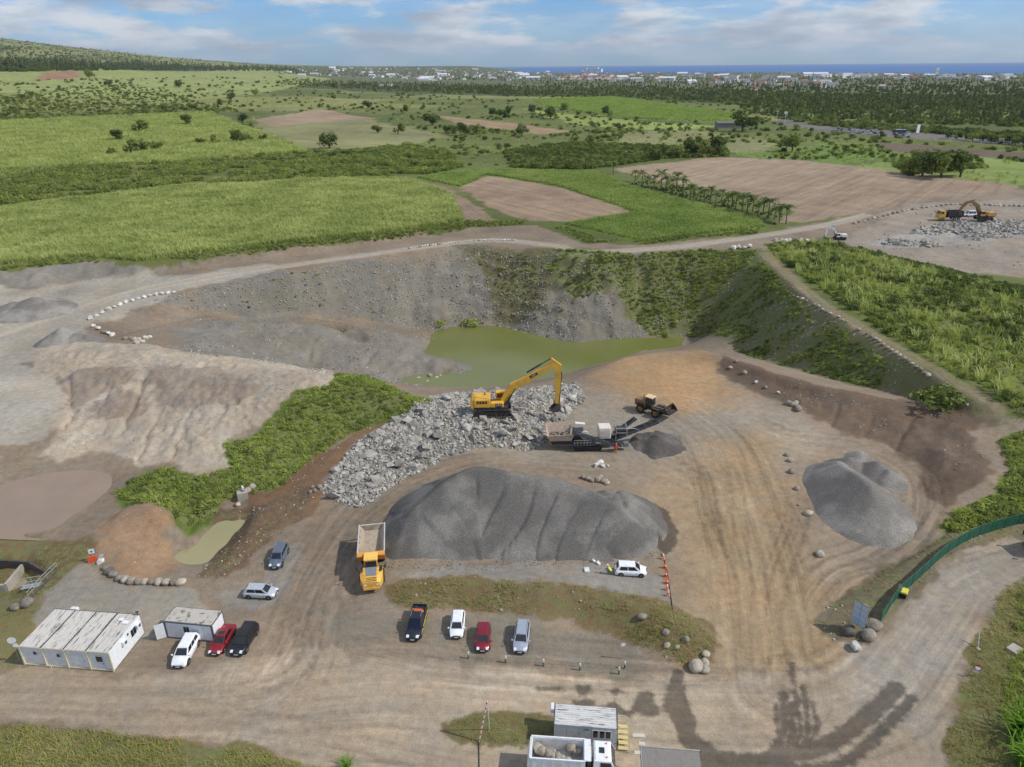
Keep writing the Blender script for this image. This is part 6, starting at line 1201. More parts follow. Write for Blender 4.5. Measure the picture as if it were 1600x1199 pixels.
def office():
    hd = math.atan2(60.0-61.1, 10.7); z = GZ(-50, 63); r = empty('office_cabin', (-55.8, 61.15, z-.02), hd, 'white site office of four joined cabin modules with streaked ribbed roof', 'cabin'); Lm, D, H = 2.68, 6.0, 2.75; L = 4*Lm
    R = roof_mat('office_roof', (196,192,184), (98,92,86), 'streak')
    for k in range(4):
        m = MB(); m.box((Lm*(k+.5), D/2, H/2+.1), (Lm-.16, D-.12, H-.3)); m.build('module_wall', M_white, r)
        m = MB(); m.box((Lm*(k+.5), D/2, H+.02), (Lm-.06, D+.05, .06)); ro = m.build('module_roof', R, r); q = MB()
        for x in np.arange(Lm*k+.14, Lm*(k+1)-.08, .235): q.prism([(x-.06, H+.05), (x-.035, H+.10), (x+.035, H+.10), (x+.06, H+.05)], -.0, D, 'y')
        q.build('roof_ribs', R, ro)
        q = MB(); q.box((Lm*(k+.5), -.0, H-.06), (Lm-.10, .10, .14)); q.box((Lm*(k+.5), 0, .16), (Lm-.10, .10, .14)); q.build('module_frame', M_cream, r)
    for k in range(5): m = MB(); m.box((Lm*k, -.01, H/2+.02), (.18, .14, H)); m.build('corner_post', M_cream, r)
    for k in range(1, 4): m = MB(); m.box((Lm*k, D/2, H+.07), (.16, D, .06)); m.build('roof_gutter', M_dk, r)
    m = MB(); m.box((L+.0, D/2, H/2+.05), (.06, D-.1, H-.12)); m.build('end_wall', paint('cabin_white_sunlit', (232,234,234), .5, 0, .12), r); m = MB(); m.box((L/2, D+.05, H+.02), (L, .1, .12)); m.build('roof_edge', M_dk, r)  # end wall towards the sun: sunlight painted in as a brighter white
    window(r, (1.75, -.0, 1.95), .42, .42, '-y', panes=1); window(r, (4.55, -.0, 1.85), .42, .42, '-y', panes=1); m = MB(); m.box((6.75, .03, 1.45), (1.3, .06, 1.5)); m.build('shutter', M_white, r)
    m = MB(); m.box((9.4, .03, 1.2), (.95, .05, 2.1)); d = m.build('door', paint('door_pale', (206,214,220), .5, 0, .15), r); q = MB(); q.box((9.4, -.0, 1.72), (.72, .04, .75)); q.build('door_pane', glass_mat(), d); q = MB(); q.box((9.78, -.03, 1.1), (.05, .07, .16)); q.build('handle', M_black, d)
    window(r, (L+.03, 4.35, 1.75), .95, .95, '+x', panes=2); window(r, (L+.03, 3.4, 2.25), .3, .3, '+x', panes=1)
    for y, n in ((2.45, 1), (5.2, 1)): m = MB(); m.rbox((L+.2, y, 2.0), (.34, .8, .55), .04); a = m.build('air_conditioner', M_white, r); q = MB(); q.cyl((L+.36, y, 2.0), (L+.39, y, 2.0), .2, n=14); q.build('fan_grille', M_dk, a)
    m = MB(); m.rbox((2.3, D+.35, 2.55), (.9, .45, .7), .05); a = m.build('air_conditioner', M_white, r); q = MB(); q.box((2.3, D+.1, 2.6), (.5, .05, .35)); q.build('fan_grille', M_dk, a)
    m = MB(); m.box((9.9, 4.6, H+.14), (.7, .5, .05)); m.box((9.1, 5.0, H+.14), (.6, .45, .05)); m.build('roof_patch', paint('patch_white', (236,236,234), .5), r)
    m = MB(); m.cyl((L-.1, D-.1, H), (L-.1, D-.1, H+.55), .05, n=6); m.box((L-.1, D-.1, H+.55), (.3, .2, .16)); m.build('floodlight', M_dk, r); m = MB(); m.cyl((3.1, -.15, .0), (3.1, -.15, .45), .06, n=6); m.cyl((3.3, -.15, 0), (3.3, -.15, .45), .06, n=6); m.build('drain_pipe', M_cream, r)
    m = MB(); m.tube([(4.2, 1.2, H+.2), (5.4, 3.4, H+.13), (5.2, 5.6, H+.2)], .015); m.build('cable', M_white, r)
    a = empty('dish_antenna', (-56.7, 61.6, GZ(-56.7, 61.6)), .3, 'white dish antenna on a post at the corner of the office cabin', 'antenna'); m = MB(); m.cyl((0, 0, -.2), (0, 0, 3.2), .04, n=8); m.build('post', M_steel, a)
    m = MB(); m.loft([[(rr*math.cos(t), yy, 3.25+rr*math.sin(t)) for t in np.linspace(0, 2*math.pi, 16, endpoint=False)] for rr, yy in ((.02, .12), (.3, .06), (.45, -.05))]); m.build('dish', M_white, a); m = MB(); m.loft([[(rr*math.cos(t)+.25, yy-.1, 2.55+rr*math.sin(t)) for t in np.linspace(0, 2*math.pi, 12, endpoint=False)] for rr, yy in ((.02, .1), (.2, .05), (.28, -.05))]); m.build('dish', M_white, a)
office()
def container():
    z = GZ(-38, 66); r = empty('container_cabin', (-41.35, 65.2, z), math.radians(-8.0), 'white container cabin with flaking roof and its end door open', 'container'); L, D, H = 6.05, 2.5, 2.55; F = paint('container_frame', (84,90,98), .5, .1, .25)
    for a in np.linspace(0, L-.605, 10): m = MB(); m.box((a+.3025, .05, H/2+.05), (.585, .06, H-.3)); m.build('wall_panel', M_white, r)
    m = MB(); m.box((L/2, D/2+.04, H/2+.05), (L-.14, D-.12, H-.28)); m.build('wall', M_white, r)
    for x in (.07, L-.07):
        for y in (.05, D-.05): m = MB(); m.box((x, y, H/2), (.17, .17, H)); m.build('corner_post', F, r)
    for z_ in (.09, H-.07):
        for y in (.03, D-.03): m = MB(); m.box((L/2, y, z_), (L-.3, .14, .15)); m.build('frame_rail', F, r)
        for x in (.05, L-.05): m = MB(); m.box((x, D/2, z_), (.14, D-.3, .15)); m.build('frame_rail', F, r)
    m = MB(); m.box((L/2, D/2, H+.02), (L-.1, D-.1, .06), .98, .98); m.build('roof', roof_mat('container_roof', (186,180,168), (112,100,84), 'patch'), r)
    window(r, (2.75, .0, 1.6), .75, .8, '-y', panes=2); m = MB(); m.box((L+.0, D/2, H/2+.05), (.06, D-.3, H-.35)); m.build('end_wall', paint('cabin_white_sunlit', (232,234,234)), r)  # end wall takes the brighter white too, sunlit side put into the colour
    m = MB(); m.box((-.5, -.32, 1.2), (1.05, .06, 2.1), rot=Matrix.Rotation(.62, 3, 'Z')); m.build('open_door', M_white, r); m = MB(); m.box((.0, 1.2, 1.2), (.04, .95, 2.05)); m.build('doorway', M_dk, r)
    for x in (.4, 3, 5.6): m = MB(); m.box((x, .5, -.06), (.4, .3, .16)); m.box((x, 2.0, -.06), (.4, .3, .16)); m.build('foundation_block', M_conc, r)
container()
def weigh_cabin():
    r = empty('weighbridge_cabin', (3.85, 50.3, GZ(6, 51)-.02), math.radians(-6.0), 'pale weighbridge cabin with black streaked ribbed roof behind the tipper truck', 'cabin'); L, D, H = 6.2, 2.45, 2.65; R = roof_mat('weigh_roof', (208,207,203), (74,72,70), 'streakx'); Wm = paint('weigh_wall', (200,206,206), .55, 0, .15)
    for k in range(5): m = MB(); m.box((L/5*(k+.5), D/2, H/2+.05), (L/5-.02, D-.06, H-.1)); m.build('wall_panel', Wm, r)
    m = MB(); m.box((L/2, D/2, H+.02), (L, D, .06)); ro = m.build('roof', R, r); q = MB()
    for y in np.arange(.14, D-.05, .27): q.prism([(y-.07, H+.05), (y-.04, H+.11), (y+.04, H+.11), (y+.07, H+.05)], .04, L-.04, 'x')
    q.build('roof_ribs', R, ro)
    for x in (0, L): m = MB(); m.box((x, D/2, H+.03), (.12, D+.08, .14)); m.build('roof_edge', M_dk, r)
    for x in (4.1, 4.75, 5.35): window(r, (x, .02, 1.75), .5, .9, '-y', panes=1)
    m = MB(); m.rbox((-.25, D-.35, 2.5), (.34, .85, .6), .04); m.build('air_conditioner', M_white, r); m = MB(); m.box((3.2, -.02, 2.3), (.5, .12, .1)); m.build('wall_lamp', M_dk, r)
    s = empty('access_stairs', (3.85+6.35, 50.3-.35, GZ(10.5, 50)), math.radians(-6.0), 'yellow railed access steps at the end of the weighbridge cabin', 'stairs'); Ym = paint('rail_cream', (214,196,140), .5, 0, .3)
    for k in range(5): m = MB(); m.box((.55, -.9+.5*k+.55, .2+.16*k), (1.0, .45, .06)); m.build('tread', Ym, s)
    for k in range(6):
        y = -1.0+.5*k+.4; zz = .2+.16*k; m = MB(); m.tube([(.02, y, zz+.0), (.02, y, zz+1.0), (.7, y+.05, zz+1.0), (1.1, y-.1, zz+.8), (1.15, y-.1, max(0, zz-.2))], .028); m.build('railing', Ym, s)
weigh_cabin()
wb = empty('weighbridge', (15.2, 48.0, GZ(15, 48)), math.radians(-6), 'grey steel weighbridge deck set in the dirt road', 'weighbridge'); m = MB(); m.rbox((0, 0, .03), (5.6, 3.0, .10), .03); m.build('deck', paint('deck_grey', (134,130,124), .7, .1, .5), wb)
for y in (-1.55, 1.55): m = MB(); m.box((0, y, .06), (5.8, .14, .16)); m.build('kerb', M_conc, wb)
m = MB(); m.box((-2.86, 0, .05), (.10, 3.1, .1)); m.build('edge_beam', M_steel, wb)
for k, (x, y) in enumerate([(998,1149),(1003,1162),(1000,1176)]):
    p = G(x, y); m = MB(); m.box((0, 0, 0), ((1.25, .62, 1.1)[k], .42, .012)); o = m.build('painted_mark', paint('road_paint', (206,200,184), .8, 0, .5)); o.location = (p[0], p[1], p[2]+.03); o.rotation_euler = (0, 0, math.radians(-6)); tag(o, ('long', 'short', 'worn lower')[k]+' white mark painted on the road before the weighbridge', 'road marking')
# ------------------------------------------------------------------ A-frame pole, panel board, fence
g = empty('height_frame', (-3.1, 51.2, GZ(-3, 51)), 0, 'slim white A shaped frame pole on the strip beside the weighbridge cabin', 'frame'); m = MB(); m.tube([(-.55, -.7, -.1), (.4, -.2, 5.0)], .07); m.build('leg', paint('pole_white', (224,216,212), .5, 0, .25), g); m = MB(); m.tube([(.5, .75, -.1), (.4, -.2, 5.0)], .045); m.build('leg', paint('pole_white', (224,216,212)), g)
for k in range(8): t = k/8+.06; m = MB(); a = np.array([-.55, -.7, -.1]); b = np.array([.4, -.2, 5.0]); m.cyl(a+(b-a)*t, a+(b-a)*(t+.035), .078, n=8); m.build('red_band', paint('band_red', (180,60,50), .6), g)
m = MB(); m.tube([(-.55, -.7, .1), (-.45, -2.5, .03), (-.35, -4.2, .02)], .045); m.build('guy_cable', M_black, g)
def panel_board():
    x, y = 40.45, 64.75; r = empty('panel_board', (x, y, GZ(x, y)), math.radians(-58), 'tall board of eight pale blue panels on steel posts by the fence end', 'board'); w, z0, z1 = 1.6, 1.0, 4.1
    for s in (-1, 1): m = MB(); m.box((s*(w/2+.04), .03, z1/2-.1), (.08, .08, z1+.1)); m.build('post', M_steel, r)
    for i in range(2):
        for k in range(4): m = MB(); m.box((-w/4+i*w/2, 0, z0+(k+.5)*(z1-z0)/4), (w/2-.05, .03, (z1-z0)/4-.05)); m.build('panel', paint('panel_blue', (176,196,212), .25, .1, .1, .6), r)
    for k in range(5): m = MB(); m.box((0, .03, z0+k*(z1-z0)/4), (w, .05, .05)); m.build('crossbar', paint('bar_dark', (92,104,118), .5, .2), r)
    m = MB(); m.box((0, .03, (z0+z1)/2), (.05, .05, z1-z0)); m.build('mullion', paint('bar_dark', (92,104,118)), r)
    for s in (-1, 1): m = MB(); m.tube([(s*.8, .05, 2.4), (s*.8, 1.5, -.05)], .03); m.build('stay', M_steel, r)
panel_board()
def fence():
    base = [G(*p) for p in [(1374,976),(1401,935),(1427,912),(1450,891),(1473,870),(1497,853),(1532,837),(1567,826),(1605,817),(1680,806)]]; P = smooth_line([b[:2] for b in base], 8)
    m_, t, b = new_mat('green_mesh'); b.inputs['Base Color'].default_value = (.02, .12, .075, 1); b.inputs['Roughness'].default_value = .6
    co = t.n('ShaderNodeTexCoord').outputs['Object']; wv = t.noise(co, 1.3, 3); t.link(t.lin(wv, .3, .7, .55, .92), b.inputs['Alpha']); gp = paint('fence_green', (26,92,70), .5, 0, .2)
    r = empty('mesh_fence', base[0], 0, 'green mesh fence following the outside of the road bend', 'fence'); o = base[0]; s = np.concatenate([[0], np.cumsum(np.hypot(*np.diff(P, axis=0).T))]); d = 0; k = 0
    while d+2.4 < s[-1]:
        a = np.array([np.interp(d, s, P[:, 0]), np.interp(d, s, P[:, 1])]); c = np.array([np.interp(d+2.4, s, P[:, 0]), np.interp(d+2.4, s, P[:, 1])]); za, zc = GZ(*a)-o[2], GZ(*c)-o[2]; a = a-o[:2]; c = c-o[:2]
        q = MB(); q.box((a[0], a[1], za+.9), (.07, .07, 2.0)); q.build('post', gp, r)
        q = MB(); q.slab((a[0], a[1], za+.06), (c[0], c[1], zc+.06), (c[0], c[1], zc+1.8), (a[0], a[1], za+1.8), .012); q.build('mesh_panel', m_ if k else gp, r)
        q = MB(); q.tube([(a[0], a[1], za+1.82), (c[0], c[1], zc+1.82)], .03); q.build('top_rail', gp, r); d += 2.4; k += 1
fence()
p = G(1411, 931); b = empty('grit_bin', p, .95, 'yellow lidded bin with black body standing against the green fence', 'bin'); m = MB(); m.box((0, 0, .35), (1.0, .7, .7), 1.1, 1.1); m.build('body', M_black, b); m = MB(); m.rbox((0, 0, .8), (1.15, .85, .22), .06); m.build('lid', paint('bin_yellow', (224,208,80), .5), b)
m = MB(); m.box((.1, .5, .95), (.9, .5, .5)); m.build('side_box', paint('bin_grey', (150,156,140), .6), b)
# ------------------------------------------------------------------ cones, hose, bollards, small things
def lathe(prof, n=14): m = MB(); m.loft([[(r*math.cos(t), r*math.sin(t), z) for t in np.linspace(0, 2*math.pi, n, endpoint=False)] for r, z in prof]); return m
CO = paint('cone_orange', (236,112,52), .5, 0, .15); CW = paint('cone_white', (236,226,216), .5, 0, .15)
for k, (x, y) in enumerate([(1036,874),(1039,888),(1040,901),(1042,912),(1042,922),(1044,931)]):
    pale = k in (0, 4, 5); p = G(x, y); c = empty('traffic_cone', (p[0], p[1], p[2]), k, ('faded white traffic cone in the line beside the white crossover' if pale else 'bright orange traffic cone in the line beside the white crossover'), 'cone', 'faded cones' if pale else 'orange cones'); m = MB(); m.box((0, 0, .03), (.55, .55, .06)); m.build('base', CO, c); lathe([(.24, .05), (.05, .95), (.02, .97)]).build('cone', CW if pale else CO, c, True); lathe([(.166, .42), (.13, .6)]).build('band', CO if pale else CW, c)
hp = smooth_line([G(*q)+np.array([0, 0, .06]) for q in [(1033,866),(1038,876),(1043,898),(1047,925),(1050,945),(1052,962)]], 5); m = MB(); m.tube([tuple(q) for q in hp-hp[0]], .055, 6); o = m.build('water_hose', M_black); o.location = hp[0]; tag(o, 'black hose lying along the line of cones', 'hose')
for k, (x, y) in enumerate([(732,1029),(790,1035),(849,1041),(906,1047),(967,1053),(976,1044)]):
    p = G(x, y); r = empty('bollard', (p[0], p[1], p[2]), 0, 'short green post with white top between parking row and road', 'bollard', 'bollards along the parking row'); lathe([(.09, -.1), (.09, .7), (.07, .75)]).build('post', paint('bollard_green', (70,104,74), .6), r); lathe([(.10, .62), (.10, .98), (.06, 1.02)]).build('cap', paint('bollard_white', (206,212,206), .5), r)
p = G(972, 1029); r = empty('sign_post', p, .2, 'thin sign post with small white plate beside the parking bollards', 'sign'); lathe([(.04, -.1), (.04, 2.3)]).build('post', M_steel, r); m = MB(); m.box((0, -.05, 2.1), (.45, .03, .4)); m.build('plate', M_white, r)
for k, (x, y, s, l) in enumerate([(917,893,.5,'open white case lying on the gravel terrace'),(936,882,.3,'small white box on the terrace near the stockpile toe'),(929,878,.28,'tiny white box at the stockpile toe')]):
    p = G(x, y); m = MB(); m.rbox((0, 0, .12), (s*1.3, s, .24), .04); m.box((0, s*.6, .25), (s*1.3, .05, .4), rot=Matrix.Rotation(-.5, 3, 'X')); o = m.build('equipment_case', M_white); o.location = p; o.rotation_euler = (0, 0, k*.7); tag(o, l, 'case')
p = G(146, 878); r = empty('warning_sign', p, .3, 'white warning sign above an orange barrier at the apron corner', 'sign'); m = MB(); m.box((0, 0, .45), (1.3, .25, .9), .8, .6); m.build('barrier', paint('barrier_orange', (222,88,46), .6, 0, .25), r); m = MB(); m.box((.1, .1, 1.0), (.06, .06, 1.9)); m.build('post', M_steel, r); m = MB(); m.box((.1, .04, 1.65), (.75, .03, .75)); sg = m.build('plate', M_white, r); m = MB(); m.cyl((.1, .02, 1.62), (.1, .008, 1.62), .14, n=16); m.build('symbol', paint('sign_blue', (60,110,150), .5), sg)
p = G(380, 778); r = empty('outlet_block', p, .35, 'grey concrete outlet block with white valve above the small pond', 'outlet'); m = MB(); m.box((0, 0, .3), (1.5, 1.2, 1.8), 1.05, 1.05); m.build('block', M_conc, r); m = MB(); m.cyl((.1, .1, 1.2), (.1, .1, 1.26), .3, n=14); m.build('manhole', M_dk, r); lathe([(.10, 1.2), (.10, 1.6), (.2, 1.7), (.16, 2.0), (.02, 2.05)]).build('valve', M_white, r).location = (.15, .2, 0)
# concrete basin with guard rails
def basin():
    r = empty('concrete_basin', (G(40, 905)[0], G(40, 905)[1], 0), 0, 'sunken concrete settling basin beside the gravel apron', 'basin'); o = np.array(r.location)[:2]
    def wall(nm, a, b, z0, z1, t=.3, mat=M_conc):
        a = W(*a)[:2]-o; b = W(*b)[:2]-o; d = b-a; l = np.hypot(*d); m = MB(); m.box(((a[0]+b[0])/2, (a[1]+b[1])/2, (z0+z1)/2), (l, t, z1-z0), rot=Matrix.Rotation(math.atan2(d[1], d[0]), 3, 'Z')); m.build(nm, mat, r)
    dk = paint('dark_concrete', (74,68,62), .8, 0, .5)  # darker concrete tone for the back, end and side walls
    wall('back_wall', (-60,872,.3), (45,878,.3), -2.0, .35, .3, dk); wall('back_wall', (45,878,.3), (70,893,.2), -2.0, .3, .3, dk); wall('end_wall', (70,893,.1), (94,886,.1), -2.0, .15, .3, dk); wall('side_wall', (94,887,.05), (44,938,.05), -2.0, .05, .3, dk)
    wall('divider', (34,883,-.2), (8,914,-.2), -2.0, -.1, .35); wall('front_wall', (8,914,-.3), (-60,916,-.3), -2.0, -.25, .3)
    m = MB(); A = [W(*q)[:2]-o for q in [(-60,880,-1.6),(40,885,-1.6),(66,897,-1.6),(50,925,-1.6),(-60,930,-1.6)]]; m.add([(a[0], a[1], -1.55) for a in A], [(0, 1, 2, 3, 4)]); m.build('floor', paint('basin_floor', (150,136,116), .8, 0, .4), r)
    for k, (a, b) in enumerate([((90,889),(66,912)), ((65,914),(45,936))]):
        A, B = W(*a, 0)[:2], W(*b, 0)[:2]; g = empty('guard_rail', (A[0], A[1], 0), 0, ('upper' if k == 0 else 'lower')+' galvanised guard rail along the basin edge', 'railing', None); d = B-A
        for t in (0, .33, .66, 1): m = MB(); m.cyl((d[0]*t, d[1]*t, -.1), (d[0]*t, d[1]*t, 1.05), .035, n=6); m.build('post', M_steel, g)
        for h in (.55, 1.05): m = MB(); m.tube([(0, 0, h), (d[0], d[1], h)], .045); m.build('rail', M_steel, g)
    A = W(57, 914, 0)[:2]; g = empty('access_platform', (A[0], A[1], 0), .3, 'short railed platform reaching over the basin', 'platform'); m = MB(); m.box((-.6, 0, -.03), (2.2, .9, .06)); m.build('deck', M_steel, g)
    for y in (-.45, .45):
        m = MB(); m.tube([(-1.7, y, 1.0), (.5, y, 1.0)], .04); m.build('rail', M_steel, g)
        for x in (-1.7, -.6, .5): m = MB(); m.cyl((x, y, 0), (x, y, 1.0), .035, n=6); m.build('post', M_steel, g)
basin()
p = G(1528, 1015); r = empty('leaning_post', p, 0, 'grey steel post leaning on the verge outside the bend', 'post'); m = MB(); m.tube([(0, 0, -.1), (.55, 1.2, 1.4)], .06); m.build('pole', M_steel, r); m = MB(); m.box((0, 0, .05), (.4, .4, .2)); m.build('foot', M_conc, r)
p = G(1522, 1058); r = empty('road_sign', p, -.5, 'small pole carrying a round and a triangular white road sign', 'sign'); m = MB(); m.cyl((0, 0, -.1), (0, .1, 1.6), .035, n=6); m.build('pole', M_steel, r); m = MB(); m.cyl((.06, .02, 1.35), (.06, -.01, 1.36), .34, n=20); d = m.build('round_plate', paint('sign_red', (190,60,60), .5), r); m = MB(); m.cyl((.06, -.012, 1.35), (.06, -.03, 1.36), .25, n=20); m.build('disc', M_white, d); m = MB(); m.prism([(-.32, .65), (.30, .60), (.02, 1.08)], -.03, 0, 'y'); m.build('triangle_plate', M_white, r)
p = G(1585, 1016); m = MB(); m.rbox((0, 0, .1), (1.5, 1.2, .35), .05); o = m.build('concrete_slab', M_conc); o.location = p; o.rotation_euler = (0, 0, .5); tag(o, 'grey concrete slab half hidden in the bushes outside the bend', 'slab')
# big leafy plants at the lower right edge
for k, (x, y, s, l) in enumerate([(1592,1150,1.5,'giant leafy reed clump at the road bend verge'),(1600,1195,1.3,'second reed clump below the giant one'),(540,1199,.5,'single green reed tuft at the edge of the dirt road')]):
    p = G(x, y); r = empty('reed_clump', p, k, l, 'plant'); linkobj('leaves', blades(60, 2.6, .9, .22, 1.9, 700+k, 4).mesh('leaves', leaf_mat('reed_leaf', (64,104,30), (140,180,70), .3), fix=False), r, sc=(s, s, s)); linkobj('stem', TREES[0][1], r, sc=(s*.5, s*.5, s*.5))
wx, wy = in_poly(GP([(1640,1000),(1590,1020),(1575,1060),(1570,1110),(1580,1199),(1580,1260),(1700,1260),(1700,1000)]), .7); scatter('verge_bushes', stack(wx, wy, -.1), rng.uniform(.5, 1.1, len(wx)), lush_p+tall_p, 'bright green bushes at the outer verge of the road bend')
wx, wy = in_poly(GP([(1640,890),(1590,930),(1570,990),(1640,1000)]), .8); scatter('verge_bushes', stack(wx, wy, -.1), rng.uniform(.4, .9, len(wx)), bush_p+tall_p, 'dark bushes on the upper verge of the road bend')
# ------------------------------------------------------------------ people
def person(loc, hd, label, suit, vest, helm, pose):
    r = empty('person', loc, hd, label, 'person'); V = []; E = []; R = []
    def v(p, rad): V.append(p); R.append(rad); return len(V)-1
    def chain(a, pts):
        for p, rad in pts: b = v(p, rad); E.append((a, b)); a = b
        return a
    if pose == 'stand': hip, hz, lean = (0, 0, .95), .95, .0; knees = [((.02, s*.12, .5), (-.02, s*.14, .08), (.14, s*.15, .04)) for s in (1, -1)]
    else: hip, hz, lean = (-.12, 0, .62), .62, .42; knees = [((.28, s*.16, .55), (.02, s*.15, .08), (.18, s*.16, .04)) for s in (1, -1)]
    root = v(hip, .15); ch = chain(root, [((hip[0]+lean*.45, 0, hz+.25), .15), ((hip[0]+lean*.9, 0, hz+.46), .17)]); nk = chain(ch, [((hip[0]+lean*1.05, 0, hz+.58), .065), ((hip[0]+lean*1.15, 0, hz+.66), .07)])
    top = V[ch]
    for s in (1, -1):
        k, a, t = knees[0 if s == 1 else 1]; chain(root, [((hip[0], s*.1, hz-.08), .10), (k, .075), (a, .055), (t, .05)])
        w = (top[0]+.30, s*.22, top[2]-.42) if pose == 'stand' else (top[0]+.34, s*.16, top[2]-.40)
        h = chain(ch, [((top[0], s*.2, top[2]-.02), .075), ((top[0]+.06, s*.28, top[2]-.28), .055), (w, .042), ((w[0]+.07, w[1], w[2]-.03), .036)])
        for f in range(5): o = (f-2)*.02; chain(h, [((w[0]+.12, w[1]+o, w[2]-.05), .010), ((w[0]+(.17 if f else .13), w[1]+o*1.2, w[2]-.08), .009)])
    me = bpy.data.meshes.new('body'); me.from_pydata(V, E, []); o = bpy.data.objects.new('body', me); COL.objects.link(o); md = o.modifiers.new('skin', 'SKIN'); md.use_smooth_shade = True
    for i, sv in enumerate(me.skin_vertices[0].data): sv.radius = (R[i], R[i]); sv.use_root = i == 0
    o.modifiers.new('sub', 'SUBSURF').levels = 1; dg = bpy.context.evaluated_depsgraph_get(); m2 = bpy.data.meshes.new_from_object(o.evaluated_get(dg)); bpy.data.objects.remove(o); m2.materials.clear(); m2.materials.append(suit); linkobj('body', m2, r)
    hp = V[nk]; c = Vector((hp[0]+.03, 0, hp[2]+.10)); h = MB(); n = 12
    h.loft([[(c.x+rr*math.cos(t)*1.08+(.02 if abs(t) < .4 else 0), c.y+rr*.9*math.sin(t), c.z+z) for t in np.linspace(-math.pi, math.pi, n, endpoint=False)] for rr, z in ((.04, -.13), (.085, -.09), (.10, -.02), (.10, .05), (.07, .10), (.02, .13))]); h.box((c.x+.115, 0, c.z-.02), (.03, .025, .04)); skin = paint('skin', (176,128,100), .6, 0, 0); h.build('head', skin, r, True)
    q = MB(); q.loft([[(c.x+rr*math.cos(t)*1.12, rr*math.sin(t), c.z+z) for t in np.linspace(0, 2*math.pi, 14, endpoint=False)] for rr, z in ((.15, .02), (.125, .03), (.125, .08), (.09, .15), (.02, .18))]); q.build('helmet', helm, r, True)
    if vest: q = MB(); a, b = V[root], V[ch]; q.loft([[(p[0]+rr*.85*math.cos(t), rr*math.sin(t)*1.1, p[2]+dz) for t in np.linspace(0, 2*math.pi, 12, endpoint=False)] for p, rr, dz in ((a, .205, 0), (V[1], .215, 0), (b, .21, .0), (b, .14, .08))]); q.build('safety_vest', vest, r, True)
OR = paint('suit_orange', (238,84,44), .7, 0, .1); p = G(962, 708); person(p, math.radians(70), 'person in orange overalls and orange helmet standing by the crusher', OR, None, paint('helmet_orange', (244,110,60), .4), 'stand')
p = G(953, 897); person(p, math.radians(165), 'person in yellow vest and white helmet crouching behind the white crossover', paint('suit_grey', (120,116,112), .8), paint('vest_yellow', (226,226,66), .7, 0, .05), paint('helmet_white', (236,232,236), .4), 'crouch')
# ------------------------------------------------------------------ the far town, car park and sheds
def house_mesh(kind, w, d, h):
    m = MB(); m.box((0, 0, h/2-.5), (w, d, h+1)); r = MB(); e = .6
    if kind == 'hip': r.add([(-w/2-e, -d/2-e, h), (w/2+e, -d/2-e, h), (w/2+e, d/2+e, h), (-w/2-e, d/2+e, h), (-w/4, 0, h+d*.28), (w/4, 0, h+d*.28)], [(0, 1, 5, 4), (1, 2, 5), (2, 3, 4, 5), (3, 0, 4), (3, 2, 1, 0)])
    elif kind == 'gable': r.prism([(-d/2-e, h), (d/2+e, h), (0, h+d*.25)], -w/2-e, w/2+e, 'x')
    else: r.box((0, 0, h+.25), (w+.6, d+.6, .5))
    q = MB()
    for s in (-1, 1):
        for x in np.linspace(-w*.36, w*.36, max(2, int(w/4))): q.box((x, s*(d/2+.02), h*.55), (1.3, .06, 1.3))
    return m, r, q
HM = []
for k, (kind, w, d, h, wc, rc) in enumerate([('hip',12,9,4,(232,228,220),(150,70,58)),('hip',13,10,4,(238,236,230),(176,172,166)),('gable',14,9,5,(226,220,210),(168,86,70)),('flat',14,10,6,(240,240,236),(206,204,200)),('flat',20,12,9,(236,234,228),(190,188,184)),('gable',34,16,6,(222,224,226),(212,214,216)),('hip',11,9,6,(214,196,176),(140,120,106)),('flat',40,18,8,(238,240,240),(226,228,228)),('gable',13,10,4,(228,228,226),(120,124,128))]):
    m, r, q = house_mesh(kind, w, d, h); HM.append((m.mesh('house', paint('town_wall_%d' % k, wc, .8, 0, .12, .3, scale=.15)), r.mesh('roof', paint('town_roof_%d' % k, rc, .8, 0, .2, .3, scale=.15)), q.mesh('windows', paint('town_glass', (70,78,88), .4))))
def house(p, k, s, label, group=None, name='house', cat='house', rz=None):
    o = linkobj(name, HM[k][0], None, tuple(p), (0, 0, random.uniform(-.6, .6) if rz is None else rz), (s, s, s*random.uniform(.7, 1.1))); linkobj('roof', HM[k][1], o); linkobj('windows', HM[k][2], o)['kind'] = 'stuff'; return tag(o, label, cat, group)
RD = ['red roofed', 'pale grey roofed', 'red gabled', 'white flat roofed', 'tall white flat roofed', 'long pale metal roofed', 'brown roofed', 'very long white flat roofed', 'grey gabled']
def town(n, poly, seed, where, ks, s0, s1):
    for i, p in enumerate(pixel_points(n, poly, seed)):
        k = ks[i % len(ks)]; house(p, k, random.uniform(s0, s1), RD[k]+' building '+where, RD[k]+' buildings '+where, 'town_building', 'building')
town(150, [(470,108),(620,106),(800,110),(800,128),(650,126),(520,119),(440,114)], 31, 'in the left part of the far town', (3,1,3,5,4,2,8,3,0), 1.0, 1.9)
town(180, [(800,113),(1000,113),(1180,117),(1290,122),(1290,136),(1150,133),(1000,129),(800,124)], 32, 'in the middle of the far town', (3,1,0,3,4,8,2,5,3,6), 1.0, 1.9)
town(60, [(1180,114),(1400,117),(1600,119),(1600,128),(1400,124),(1290,122)], 33, 'strung along the coast', (3,1,7,0,8,3,5,6), 1.2, 2.0)
for x in np.linspace(880, 960, 7): house(G(x, 123+random.random()*2), 2, random.uniform(1.6, 2.2), 'red gabled hall in the cluster amid the town', 'red roofed hall cluster', 'town_hall', 'building')
for i, x in enumerate((915, 921, 928, 936)): p = G(x, 113); house(p, 4, (4.0, 5.2, 4.6, 3.2)[i], 'tall white block rising above the town before the sea', 'white tower blocks before the sea', 'tower_block', 'building')
